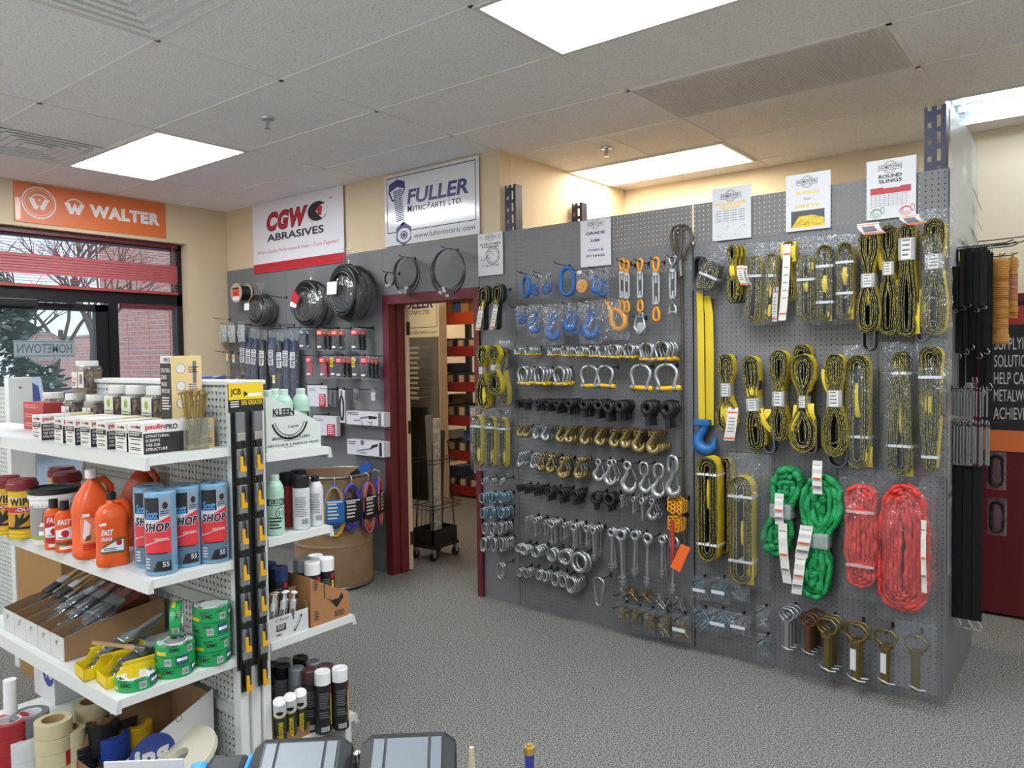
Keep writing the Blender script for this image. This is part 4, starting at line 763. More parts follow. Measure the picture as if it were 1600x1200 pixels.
def mk_eye(mat, ring=.5, th=.09, nut=0):
    def mk():
        m = MB(); R = ring/2-th; m.tube([(R*math.cos(2*PI*i/20), 0, -ring/2+R*math.sin(2*PI*i/20)) for i in range(20)], th, 8, closed=True); m.cyl((0, 0, -ring+th*.7), (0, 0, -ring-.03), th*1.5, th*1.25, 10).cyl((0, 0, -ring-.03), (0, 0, -1), th*.9, n=10)
        r = m.build('eye_bolt', mat)
        if nut: MB().cyl((0, 0, -.82), (0, 0, -.86), th*2.0, n=6, sm=False).cyl((0, 0, -.89), (0, 0, -.93), th*2.0, n=6, sm=False).build('nut', mat, r)
        return r
    return mk
def jhook(m, x0, z0, s, thk=.1, mi=0):       # the curved part of a hook, from its neck at (x0, z0), overall height s
    P = [(x0, 0, z0), (x0-.02*s, 0, z0-.18*s)]; R = [thk*.75*s, thk*.8*s]; cx, cz, q = x0+.04*s, z0-.58*s, .29*s
    for i in range(13):
        a = math.radians(128+i*20); P.append((cx+q*math.cos(a), 0, cz+q*math.sin(a))); t = i/12; R.append(s*thk*(.85+.5*math.sin(t*PI)-.45*t*t))
    P.append((cx+q*1.12, 0, cz+q*.42)); R.append(s*thk*.3); return m.tube(P, R, 8, mi)
def mk_grab(mat):
    def mk():
        r = thing('grab_hook', '', ''); m = MB(); jhook(m, 0, -.14, .86, .15); m.build('hook_body', mat, r)
        c = MB().box((-.16, -.1, -.22), (-.09, .1, 0)).box((.09, -.1, -.22), (.16, .1, 0)); c.cyl((-.2, 0, -.07), (.22, 0, -.07), .05, n=8); c.build('clevis', mat, r); return r
    return mk
def mk_slip(mat):
    def mk():
        r = thing('slip_hook', '', ''); m = MB(); m.tube([(.11*math.cos(2*PI*i/16), 0, -.15+.11*math.sin(2*PI*i/16)) for i in range(16)], .05, 7, closed=True); jhook(m, 0, -.26, .74, .13); m.build('hook_body', mat, r)
        MB().box((-.02, -.03, -.66), (.03, .03, -.34), mat=Matrix.Rotation(-.35, 4, 'Y') @ Matrix.Translation((.08, 0, .04))).build('latch', ST, r); return r
    return mk
def mk_swivel():
    r = thing('swivel_hook', '', ''); m = MB().tube(stadium(.26, .4, 7, -.04), .045, 7, closed=True); m.build('swivel_link', zinc, r); MB().cyl((0, 0, -.36), (0, 0, -.46), .085, .07, 12).build('swivel_neck', zinc, r)
    b = MB(); jhook(b, 0, -.44, .56, .14); b.build('hook_body', zinc, r); MB().box((-.015, -.025, -.25), (.02, .025, 0)).build('latch', ST, r, (.13, 0, -.52), (0, -.2, 0)); return r
def mk_link(mat, w, th, sleeve=1):
    def mk():
        m = MB().tube(stadium(w, 1-2*th, 6, -th), th, 7, closed=True); r = m.build('quick_link', mat)
        if sleeve: MB().cyl((w/2, 0, -.36), (w/2, 0, -.66), th*1.5, n=6, sm=False).build('sleeve', mat, r)
        return r
    return mk
def mk_ring(): return MB().tube([(.42*math.sin(2*PI*i/20)*(1.0), 0, -.5+.4*math.cos(2*PI*i/20)) for i in range(20)], .1, 8, closed=True).build('weldless_link', zinc)
def mk_carab():
    P = [(-.12, 0, -.95), (-.24, 0, -.2), (-.2, 0, -.1), (0, 0, -.05), (.2, 0, -.1), (.24, 0, -.2), (.12, 0, -.95), (0, 0, -1)]; r = MB().tube([P[i] for i in range(8)], .045, 8, closed=True).build('snap_hook', zinc); MB().cyl((-.12, 0, -.9), (-.2, 0, -.42), .05, n=8).build('gate', zinc, r); return r
PR = {'shackle': Proto(mk_shackle), 'eyenut': Proto(mk_eye(blk, .62, .11), 'eye_bolt'), 'eyeblk': Proto(mk_eye(blk, .7, .09), 'eye_bolt'), 'eyesilv': Proto(mk_eye(zinc, .34, .055, 1), 'eye_bolt'), 'eyemid': Proto(mk_eye(zinc, .24, .042, 1), 'eye_bolt'), 'eyelong': Proto(mk_eye(zinc, .235, .036, 1), 'eye_bolt'),
      'grab': Proto(mk_grab(gold)), 'grabs': Proto(mk_grab(zinc)), 'slip': Proto(mk_slip(gold)), 'slips': Proto(mk_slip(zinc)), 'swivel': Proto(mk_swivel), 'link': Proto(mk_link(zinc, .42, .07), 'quick_link'), 'linkt': Proto(mk_link(teal, .5, .08), 'quick_link'), 'linkw': Proto(mk_link(zinc, .62, .075, 0), 'chain_link'), 'ring': Proto(mk_ring), 'carab': Proto(mk_carab)}
def bunch(kind, px, py, n, hpx, where, desc, cat, group, sp=None, hk=True):
    off = .15; p = at(px, py, off); dep = (p-CAM).dot(FWD); h = hpx*dep/FPX*.98
    sp = sp or min(.030, .125/max(n, 1), max(.010, h*.28)); pr = PR[kind]; g = random.Random(int(px*7+py))
    for k in range(n):
        lb = '%s, %s on %s' % (desc, ORD[k], where) if n > 1 else '%s, alone on %s' % (desc, where)
        pr((p.x+g.uniform(-.004, .004), D-off+.012+k*sp, p.z), lb, cat, group, (0, g.uniform(-.06, .06), g.uniform(-.3, .15)), h)
    if hk:
        q = HOOK((p.x+.001, D-.001, p.z-.012*h/.1-.004), 'black peg hook, '+where, 'hook', 'wire hooks in the pegboard', (0, 0, 0), (1, .93, 1))
def row(kind, rowname, desc, cat, group, lst):
    for i, t in enumerate(lst):
        k = kind; 
        if len(t) > 4: k = t[4]
        bunch(k, t[0], t[1], t[2], t[3], '%s hook of %s' % (NTH[i], rowname), t[5] if len(t) > 5 else desc, cat, group)
row('shackle', 'upper shackle row', 'small galvanised shackle with yellow pin', 'shackle', 'shackles with yellow pins', [(805, 541, 5, 13), (823, 541, 8, 14), (858, 541, 6, 15), (881, 540, 5, 17), (903, 540, 5, 17), (925, 539, 4, 19), (939, 539, 5, 20), (956, 537, 6, 23), (980, 536, 5, 24), (1008, 534, 4, 30), (1032, 531, 5, 33)])
row('shackle', 'lower shackle row', 'large galvanised shackle with yellow pin', 'shackle', 'shackles with yellow pins', [(815, 571, 3, 31), (841, 571, 4, 31), (871, 571, 3, 32), (919, 569, 1, 37), (945, 569, 1, 37), (1000, 567, 1, 43), (1039, 566, 1, 45)])
row('eyenut', 'the black eye bolt row', 'black eye bolt', 'eye bolt', 'black eye bolts', [(806, 624, 6, 14), (819, 624, 4, 17), (838, 624, 6, 19), (853, 624, 5, 20), (869, 624, 5, 23), (886, 623, 6, 26), (911, 624, 5, 29), (933, 624, 5, 31), (948, 626, 3, 34), (967, 625, 6, 34), (1010, 625, 3, 42), (1040, 625, 3, 46)])
row('grab', 'the grab hook row', 'gold grab hook', 'hook', 'gold and silver grab hooks', [(811, 665, 2, 19), (819, 665, 3, 19), (836, 666, 4, 22, 'grabs', 'silver grab hook'), (849, 667, 5, 23, 'grabs', 'silver grab hook'), (873, 667, 3, 26), (887, 667, 4, 27), (911, 669, 5, 28), (935, 670, 5, 28), (957, 671, 5, 30), (976, 671, 4, 31), (995, 673, 5, 36), (1019, 674, 8, 38)])
row('slip', 'the slip hook row', 'slip hook with latch', 'hook', 'slip hooks with latches', [(809, 708, 5, 23, 'slips'), (831, 709, 3, 25, 'slips'), (843, 710, 4, 27), (857, 711, 6, 29), (877, 714, 5, 36), (902, 715, 6, 36), (933, 717, 1, 38, 'slips'), (952, 718, 2, 44, 'slips'), (979, 720, 1, 54, 'slips')])
row('swivel', 'the swivel hook row', 'silver swivel hook', 'hook', 'silver swivel hooks', [(1003, 721, 1, 52), (1028, 723, 1, 58), (1049, 710, 1, 70)])
row('eyeblk', 'the lower black eye row', 'black ring eye bolt', 'eye bolt', 'lower black eye bolts', [(807, 758, 5, 12), (819, 759, 5, 14), (835, 760, 6, 17), (855, 761, 4, 23), (875, 763, 4, 25), (896, 766, 5, 24), (928, 768, 2, 30), (950, 770, 3, 31)])
row('eyesilv', 'the short silver row', 'short silver bolt', 'eye bolt', 'short silver eye bolts', [(969, 774, 4, 21), (988, 776, 4, 28), (1001, 777, 5, 38), (1016, 779, 3, 36, 'slips', 'small silver spring hook')])
row('eyesilv', 'the silver eye bolt row', 'silver eye bolt with nuts', 'eye bolt', 'silver eye bolts', [(820, 808, 4, 21), (834, 809, 3, 33), (850, 813, 4, 25), (860, 814, 5, 38), (880, 817, 4, 28), (895, 818, 4, 42), (915, 821, 3, 35), (925, 823, 4, 55, 'eyemid'), (953, 825, 2, 69, 'eyemid')])
row('eyelong', 'the long eye bolt row', 'long silver eye bolt', 'eye bolt', 'long silver eye bolts', [(967, 826, 3, 92), (991, 829, 2, 75), (1011, 832, 1, 88), (1034, 836, 2, 69, 'eyemid'), (1053, 838, 1, 95)])
row('ring', 'the oval ring row', 'silver oval ring', 'ring', 'silver oval rings', [(807, 851, 5, 13), (817, 853, 4, 16), (835, 855, 7, 18), (859, 857, 3, 23), (880, 859, 3, 26), (904, 862, 2, 36)])
row('linkw', 'the chain link row', 'silver wire link', 'link', 'silver wire links', [(809, 889, 4, 14), (820, 890, 5, 15), (840, 892, 3, 16), (850, 894, 4, 17), (865, 896, 4, 22), (878, 899, 3, 21), (890, 902, 7, 28)])
row('carab', 'the snap hook', 'large pear shaped silver snap hook', 'snap hook', 'snap hooks', [(934, 901, 1, 48)])
for j, (py, h, kd, pxs) in enumerate(((748, 10, 'link', (753, 766, 780)), (771, 17, 'linkt', (752, 766, 781)), (794, 18, 'linkt', (752, 766, 781)), (817, 20, 'link', (756, 768, 779)), (841, 23, 'link', (753, 769, 782)))):
    row(kd, 'quick link row %s under the bagged slings' % NTH[j], 'quick link', 'quick link', 'quick links beside the doorway', [(x, py, 6 if j else 5, h) for x in pxs])
row('link', 'the lowest hook beside the doorway', 'larger quick link', 'quick link', 'quick links beside the doorway', [(780, 880, 2, 27)])
def mk_chain(col):
    def mk():
        m = MB(); g = random.Random(3)
        for k in range(6): m.tube([(x+(k % 2)*.25-.12, (y if k % 2 else 0), z-k*.15) for x, y, z in stadium(.3, .36, 5)], .07, 6, closed=True)
        return m.build('connecting_link', M('link_'+col, col, .4))
    return mk
PR['chainy'] = Proto(mk_chain('d99a22')); PR['chaink'] = Proto(mk_chain('222326'))
row('chainy', 'the connecting link row', 'amber connecting link', 'link', 'connecting links', [(1034, 780, 4, 17, 'chaink', 'black connecting link'), (1048, 779, 6, 22), (1058, 781, 4, 21), (1048, 808, 5, 22), (1056, 808, 4, 22)])
# ---- turnbuckles
def mk_tb(jaw):
    def mk():
        r = thing('turnbuckle', '', ''); MB().cyl((-.055, 0, -.27), (-.055, 0, -.70), .022, n=8).cyl((.055, 0, -.27), (.055, 0, -.70), .022, n=8).cyl((0, 0, -.24), (0, 0, -.29), .075, n=8).cyl((0, 0, -.68), (0, 0, -.73), .075, n=8).build('body', zinc, r)
        for s, z0, z1 in ((0, -.24, -.40), (1, -.73, -.60)):
            m = MB().cyl((0, 0, z0), (0, 0, z1), .028, n=8)
            if jaw:
                e = -.02 if s == 0 else -.98; q = z0+(.04 if s == 0 else -.04)
                m.tube([(-.06, 0, e), (-.06, 0, (e+q)/2), (0, 0, q), (.06, 0, (e+q)/2), (.06, 0, e)], .024, 7).cyl((-.1, 0, e+(-.03 if s == 0 else .03)), (.1, 0, e+(-.03 if s == 0 else .03)), .022, n=8)
            m.build('end_fitting', zinc, r)
            if not jaw: zc = -.12 if s == 0 else -.87; MB().tube([(.055*math.sin(2*PI*i/18)*(1-.35*(-1 if s else 1)*-math.cos(2*PI*i/18)), 0, zc+.11*math.cos(2*PI*i/18)) for i in range(18)], .026, 7, closed=True).build('thimble', hooky, r)
        return r
    return mk
PR['tb'] = Proto(mk_tb(0)); PR['tbj'] = Proto(mk_tb(1))
for px, py, h, kd, lb in ((972, 404, 84, 'tb', 'steel turnbuckle with amber loop ends, leftmost'), (979, 407, 82, 'tb', 'steel turnbuckle with amber ends, close behind the leftmost one'), (1000, 404, 84, 'tb', 'steel turnbuckle with amber loop ends, middle one'), (1025, 402, 101, 'tb', 'long steel turnbuckle with large amber loop ends'), (1051, 398, 94, 'tbj', 'silver turnbuckle with jaw ends beside the wire rope')):
    p = at(px, py, .1); dep = (p-CAM).dot(FWD); PR[kd](tuple(p), lb, 'turnbuckle', 'turnbuckles on hooks', (0, 0, -.2), h*dep/FPX)
    HOOK((p.x+.002, D-.001, p.z-.02), 'black peg hook for the '+lb.replace(' with amber loop ends', '').replace(' with amber ends', ''), 'hook', 'wire hooks in the pegboard')
p = at(1002, 495, .1); r = thing('snatch_block', 'small steel pulley block hung under the middle turnbuckle', 'pulley', tuple(p)); MB().cyl((0, -.012, -.065), (0, .012, -.065), .035, n=20).build('wheel', zinc, r); MB().tube([(-.02, -.016, 0), (-.035, -.016, -.06), (0, -.016, -.1), (.035, -.016, -.06), (.02, -.016, 0)], .008, 6, closed=True).tube([(-.012, .0, .0), (-.012, 0, .02), (.012, 0, .02), (.012, 0, 0)], .006, 6).build('cheek', ST, r); hook(1010, 497, 'holding the small pulley block')
# ---- blue and amber lifting fittings
p = at(886, 415, .1); h = 49*(p-CAM).dot(FWD)/FPX; tag(MB().tube(stadium(h*.52, h*.86, 8, -h*.07), h*.07, 10, closed=True).build('master_link', hookblue, None, tuple(p), (0, 0, -.1)), 'large blue oval master link', 'master link'); hook(890, 416, 'holding the large blue oval link')
p = at(822, 430, .14); h = 36*(p-CAM).dot(FWD)/FPX; tag(MB().tube(stadium(h*.6, h*.86, 8, -h*.07), h*.075, 10, closed=True).build('master_link', hookblue, None, tuple(p), (0, 0, -.5)), 'smaller blue oval link left of two bags', 'master link'); hook(834, 430, 'holding the smaller blue oval link')
def bhook(m, s, z0, mi=1): 
    jhook(m, -.02*s, z0-.12*s, s*.86, .15, mi); m.box((-.11*s, -.07*s, z0-.2*s), (-.03*s, .07*s, z0+.02*s), mi).box((.05*s, -.07*s, z0-.2*s), (.12*s, .07*s, z0+.02*s), mi).cyl((-.15*s, 0, z0-.05*s), (.16*s, 0, z0-.05*s), .04*s, n=8, mi=mi)
def fitting_bag(px0, py0, px1, py1, kind, col, lb, seed, off=.1):
    a, b = at(px0, py0, off), at(px1, py1, off); w, h = b.x-a.x, a.z-b.z; r = thing('bagged_fitting', lb, 'bagged fitting', ((a.x+b.x)/2, a.y, a.z), 0, 'bagged lifting fittings'); m = MB(); g = random.Random(seed)
    if kind == 'hook': bhook(m, h*.68, -h*.27, 0)
    elif kind == 'hooks':
        for k in range(2): n = MB(); bhook(n, h*.66, -h*.28-.02*k, 0); m.merge(n, lambda q, k=k: (q.x+(k-.5)*w*.25, q.y+(k-.5)*.025, q.z))
    elif kind == 'links':
        for k in range(7): a0 = g.uniform(0, PI); cx, cz = g.uniform(-.26, .26)*w, -h*g.uniform(.5, .82); m.tube([(cx+x*math.cos(a0)-z*math.sin(a0), (k-3)*.005+y, cz+x*math.sin(a0)+z*math.cos(a0)) for x, y, z in stadium(w*.26, w*.42, 5, w*.21)], w*.06, 6, closed=True)
    elif kind == 'wheel': m.cyl((0, -.014, -h*.62), (0, .014, -h*.62), w*.42, n=24).cyl((0, -.02, -h*.62), (0, -.014, -h*.62), w*.2, n=16)
    elif kind == 'lock':
        q = h*.8; m.tube([(-.28*q, 0, -.1*q), (-.22*q, 0, -.22*q), (-.12*q, 0, -.42*q), (-.13*q, 0, -.7*q), (.0, 0, -.95*q), (.22*q, 0, -.98*q), (.38*q, 0, -.82*q), (.36*q, 0, -.6*q), (.2*q, 0, -.42*q), (-.1*q, 0, -.28*q)], [.04*q, .06*q, .08*q, .09*q, .1*q, .1*q, .1*q, .09*q, .07*q, .05*q], 8); m.tube([(-.34*q, 0, -.02*q), (-.2*q, 0, .0), (-.2*q, 0, -.16*q), (-.34*q, 0, -.16*q)], .03*q, 6, closed=True)
    m.build('fitting', col, r); pouch(MB(), w*1.05, h*1.05, .05, 0, seed).build('bag', bagm, r); MB().rect(-.2*w, -.16*h, .15*w, -.04*h).face((0, -.03, 0)).build('paper_slip', paper, r) if seed % 3 == 0 else None
    hook((px0+px1)/2+7, py0+3, 'holding the '+lb.split(',')[0])
for a in ((823, 428, 842, 464, 'links', hookblue, 'clear bag of blue link pieces beside the small blue oval'), (842, 427, 862, 463, 'links', hookblue, 'second clear bag of blue link pieces from the left'), (900, 423, 921, 462, 'wheel', hooky, 'clear bag with an amber round fitting'), (922, 421, 952, 460, 'hooks', hookblue, 'clear bag of blue fittings under the GRADE 100 sign'),
          (805, 479, 823, 510, 'links', hookblue, 'small bag of blue fittings, leftmost in the second row'), (823, 477, 848, 523, 'hook', hookblue, 'bagged blue clevis hook, second in the second row'), (847, 477, 881, 535, 'hook', hookblue, 'bagged blue sling hook with long shank, third in the second row'), (883, 474, 907, 521, 'hooks', hookblue, 'bagged narrow blue fittings, fourth in the second row'), (905, 472, 941, 533, 'hook', hookblue, 'large bagged blue hook, fifth in the second row'), (940, 468, 982, 528, 'lock', hooky, 'bagged amber self-locking hook')): fitting_bag(*a, seed=a[0])
# ---- wire rope sling, orange tag
def px_path(pts, off): return [at(x, y, off) for x, y in pts]
o = CAM*0; rope = M('wire_rope', '5d5448', .5, .5, bump=(90, .6, .01)); r = thing('wire_rope_sling', 'long wire rope sling with a looped eye hanging between the pegboard panels', 'wire rope sling', tuple(at(1066, 352, .04))); O = Vector(r.location); MM = MB()
def rel(P): return [tuple(q-O) for q in P]
m = MB().tube(rel(px_path([(1058, 412), (1052, 390), (1048, 370), (1052, 356), (1062, 352), (1066, 366), (1064, 390), (1060, 412)], .05)), .0085, 7).tube(rel(px_path([(1060, 412), (1072, 394), (1082, 374), (1080, 358), (1068, 352), (1056, 362), (1058, 390), (1064, 412)], .035)), .0085, 7)
m.tube(rel(px_path([(1062, 408), (1065, 430), (1066, 500), (1066, 640), (1068, 780), (1070, 862)], .03)), .0085, 8); m.build('rope', rope, r); MB().tube(rel(px_path([(1061, 402), (1064, 432)], .04)), .017, 10).build('ferrule', M('ferrule', '83817c', .4, .7), r); MB().tube(rel(px_path([(1069, 822), (1070, 862)], .03)), .014, 10).build('ferrule', MATS['ferrule'], r)
r = thing('orange_tag', 'bright orange tag hanging in front of the long eye bolts', 'tag', tuple(at(1066, 850, .19))); O = Vector(r.location); P = rel(px_path([(1064, 850), (1079, 856), (1062, 894), (1047, 886)], .19)); MB().add([tuple(Vector(p)) for p in P]+[tuple(Vector(p)+Vector((0, .003, 0))) for p in P], [(3, 2, 1, 0), (4, 5, 6, 7), (0, 1, 5, 4), (1, 2, 6, 5), (2, 3, 7, 6), (3, 0, 4, 7)]).build('card', M('tag_orange', 'f06a28', .5), r); MB().tube([(0, 0, 0), (.01, .03, .06), (.0, .05, .09)], .0015, 5).build('string', K_, r)
tag(MB().tube(rel(px_path([(1050, 812), (1051, 850), (1051, 880)], .17)), .012, 8).build('red_marker', M('marker_red', 'b53a2c', .4), None, tuple(O)), 'short red handled tool hanging beside the orange tag', 'tool')
# ---- bags of pins and bolts low on the boards
def rods(px0, py0, px1, py1, mat, n, ln, lb, seed, bag=True, slip=False, U=False, off=.09):
    a, b = at(px0, py0, off), at(px1, py1, off); w, h = b.x-a.x, a.z-b.z; r = thing('bag_of_pins' if bag else 'pin_cluster', lb, 'bag of pins' if bag else 'pins', ((a.x+b.x)/2, a.y, a.z), 0, 'pins and bolts low on the pegboard'); g = random.Random(seed); m = MB()
    for k in range(n):
        x, z = g.uniform(-.3, .3)*w, -h*g.uniform(.35 if bag else .2, .85); t = g.uniform(-1, 1) if not U else g.choice((-.7, .75))+g.uniform(-.1, .1); dx, dz = math.sin(t)*ln/2, math.cos(t)*ln/2; x = max(-w*.42+abs(dx), min(w*.42-abs(dx), x)); z = max(-h+abs(dz)+.01, z); y = g.uniform(-.015, .012)
        if U: m.tube([(x-dx, y, z-dz), (x+dx, y, z+dz), (x+dx+dz*.9, y, z+dz-dx*.9), (x-dx+dz*.9, y, z-dz-dx*.9)], .003, 6)
        else: m.cyl((x-dx, y, z-dz), (x+dx, y+g.uniform(-.01, .01), z+dz), .0042, n=7).cyl((x+dx, y, z+dz), (x+dx*1.12, y, z+dz*1.12), .0085, n=8)
    m.build('pins', mat, r)
    if bag: pouch(MB(), w, h, .045, 0, seed).build('bag', bagm, r)
    if slip: MB().rect(-.38*w, -.62*h, .3*w, -.48*h).face((0, -.027, 0)).build('paper_slip', paper, r)
    hook((px0+px1)/2+6, py0+3, 'holding the '+' '.join(lb.replace(',', '').split()[:10]))
rods(968, 919, 982, 940, zinc, 10, .05, 'silver pin cluster, leftmost above the bags of gold pins', 1, False); rods(978, 921, 999, 941, gold, 14, .06, 'gold pin cluster with white ties above the bags of gold pins', 2, False); rods(1001, 923, 1019, 944, gold, 12, .055, 'gold pin cluster right of the white-tied one', 3, False)
rods(1026, 930, 1047, 956, zinc, 14, .06, 'silver pin cluster above the two rightmost gold pin bags', 4, False); rods(1050, 934, 1071, 958, zinc, 12, .06, 'silver and gold cluster beside the panel seam', 5, False)
rods(963, 938, 984, 973, gold, 22, .05, 'clear bag of gold pins, leftmost of five', 6); rods(985, 944, 1004, 986, gold, 24, .055, 'clear bag of gold pins, second of five', 7); rods(1004, 947, 1025, 993, gold, 26, .06, 'clear bag of long gold pins, third of five', 8); rods(1029, 953, 1048, 999, gold, 24, .06, 'clear bag of gold pins, fourth of five', 9); rods(1050, 956, 1080, 1005, gold, 30, .06, 'clear bag of gold pins with white slip, fifth of five', 10, slip=True)
rods(1082, 898, 1110, 940, teal, 18, .05, 'clear bag of silver pins, leftmost under the bagged yellow sling', 11, slip=True); rods(1111, 899, 1141, 945, teal, 20, .05, 'clear bag of silver clips with white slip, middle of the upper row', 12, slip=True); rods(1142, 909, 1173, 944, zinc, 24, .05, 'clear bag of dark and silver clips, right of the upper row', 13)
rods(1082, 946, 1112, 986, teal, 12, .075, 'clear bag of square silver clips, left of the lower row', 14, U=True); rods(1108, 948, 1142, 995, teal, 14, .075, 'clear bag of square silver clips, middle of the lower row', 15, U=True, slip=True); rods(1140, 955, 1174, 998, zinc, 30, .055, 'clear bag of goldish pins over silver ones, right of the lower row', 16, slip=True)
rods(1180, 944, 1204, 986, zinc, 5, .04, 'small clear bag with a few rings, upper of two beside the hitch pins', 17); rods(1183, 988, 1206, 1029, teal, 8, .04, 'small clear bag of pins, lower of two beside the hitch pins', 18)
# ---- hitch pins
def mk_hitch(mat):
    def mk():
        r = thing('hitch_pin', '', ''); MB().cyl((0, 0, -.3), (0, 0, -1), .075, n=12).cyl((0, 0, -.28), (0, 0, -.34), .115, n=12).build('pin', mat, r); MB().tube([(-.05, 0, -.3), (-.17, 0, -.23), (-.2, 0, -.1), (-.08, 0, -.02), (.1, 0, -.02), (.2, 0, -.1), (.16, 0, -.24), (.05, 0, -.3)], .026, 6).build('handle', mat, r); MB().tube([(-.16, 0, -.91), (-.05, -.08, -.92), (.08, -.08, -.95), (.17, 0, -.96)], .02, 5).build('clip', ST, r); return r
    return mk
hz = M('pin_bronze', '7a6a3e', .35, .7); PR['hp'] = Proto(mk_hitch(hz)); PR['hps'] = Proto(mk_hitch(zinc)); PR['hpb'] = Proto(mk_hitch(M('pin_brown', '6b4a33', .4, .6)))
for px, py, n, h, kd, lb in ((1229, 950, 3, 66, 'hps', 'silver hitch pin, leftmost bunch of hitch pins'), (1262, 960, 4, 63, 'hpb', 'brown hitch pin, second bunch of hitch pins'), (1292, 966, 3, 84, 'hp', 'long bronze hitch pin, third bunch'), (1337, 974, 2, 92, 'hp', 'gold hitch pin with white label, fourth bunch'), (1384, 983, 1, 87, 'hp', 'single bronze hitch pin with white label, fifth'), (1431, 992, 1, 88, 'hp', 'bronze hitch pin in a clear bag, rightmost')):
    p = at(px, py, .14); s = h*(p-CAM).dot(FWD)/FPX
    for k in reversed(range(n)): first_ = PR[kd]((p.x+.004*k, p.y+.038*k, p.z), lb+(', %s in it' % ORD[k] if n > 1 else ''), 'hitch pin', 'hitch pins along the bottom', (0, 0, -.25+.1*k), s)
    HOOK((p.x+.002, D-.001, p.z-.03*s-.012), 'black peg hook for the '+lb, 'hook', 'wire hooks in the pegboard')
    if 'label' in lb: a = MB().rect(-.05, -.36, .05, 0).face((0, -.09, -.42)); a.build('pin_label', paper, first_)
    if 'bag' in lb: tag(pouch(MB(), .17, .31, .05, 0, 3).build('clear_bag', bagm, None, (p.x, p.y-.012, p.z+.06)), 'clear bag round the rightmost bronze hitch pin', 'bag')
# ================================================================ LIFTING SLINGS
wy = M('web_yellow', 'd8be1e', .6, bump=(300, .3, .002)); wk = M('web_black', '1d1d1f', .65, bump=(300, .3, .002)); wo = M('web_stitch', '2a2a1c', .7, vary=(160, 'c9b92a', .47, .53)); tapew = film('clear_tape', 'eef0f2', .35, .6, 60); tie = M('tie_white', 'd9dbdd', .45); sleeve_k = M('sleeve_black', '232428', .55); tagw = M('tag_white', 'd6d3cd', .55); tago = M('tag_stripe', 'c8643c', .6)
def lerp(prof, t):
    for (a, u), (b, v) in zip(prof, prof[1:]):
        if a <= t <= b: s = (t-a)/(b-a) if b > a else 0; s = s*s*(3-2*s); return u+(v-u)*s
    return prof[-1][1]
def outline(w, h, prof, ins=0, N=18, jit=0, g=None):      # closed racetrack, widths follow prof, inset by ins
    R = []; hh = h-2*ins
    for i in range(N+1):
        t = .5-.5*math.cos(PI*i/N); z = -ins-hh*t; T = (ins+hh*t)/h; hw = max(w*.5*lerp(prof, T)-ins, .0015)
        e = min(t, 1-t)*hh/max(hw, .002); hw *= math.sqrt(max(0, 1-(1-min(1, e))**2)) if e < 1 else 1
        R.append((hw+(g.uniform(-jit, jit) if g else 0), z))
    return R+[(-x, z) for x, z in R[-2:0:-1]]
def ribbon(m, P, wd, th, mats=(0, 1, 2), y=0, closed=True):      # webbing on edge: black edges with a stitched line, coloured faces
    n = len(P); v = []; f = [[], [], []]
    for i in range(n):
        a, b = (P[i-1] if closed or i else P[i]), (P[(i+1) % n] if closed or i < n-1 else P[i]); tx, tz = b[0]-a[0], b[1]-a[1]; L_ = math.hypot(tx, tz) or 1; nx, nz = tz/L_, -tx/L_; x, z = P[i]
        for s, yy in ((-.5, -wd/2), (-.16, -wd/2-.0008), (.16, -wd/2-.0008), (.5, -wd/2), (.5, wd/2), (-.5, wd/2)): v.append((x+nx*th*s, y+yy, z+nz*th*s))
    for i in range(n if closed else n-1):
        j = (i+1) % n
        for k, mm in ((0, 0), (1, 2), (2, 0), (3, 1), (4, 0), (5, 1)): q = (k+1) % 6; f[mm].append((i*6+k, j*6+k, j*6+q, i*6+q))
    b = len(m.v); m.v += v
    for mm in range(3):
        for q in f[mm]: m.f.append([i+b for i in q]); m.m.append(mats[mm]); m.s.append(False)
    return m
def strap(m, pts, w, mi=0, th=.002):       # flat strip facing front through (x, y, z)
    v = []; n = len(pts)
    for x, y, z in pts: v += [(x-w/2, y, z), (x+w/2, y, z), (x-w/2, y+th, z), (x+w/2, y+th, z)]
    f = []
    for i in range(n-1): a, b = 4*i, 4*i+4; f += [(a, b, b+1, a+1), (a+2, a+3, b+3, b+2), (a, a+2, b+2, b), (a+1, b+1, b+3, a+3)]
    return m.add(v, f, mi, False)
STD = [(0, .95), (.2, 1), (.8, 1), (1, .95)]
def pinch(t, a, b, f=.3): return [(0, a), (t*.5, a), (t-.06, f*1.15), (t, f), (t+.06, f*1.15), (t+(1-t)*.55, b), (1, b*.9)]
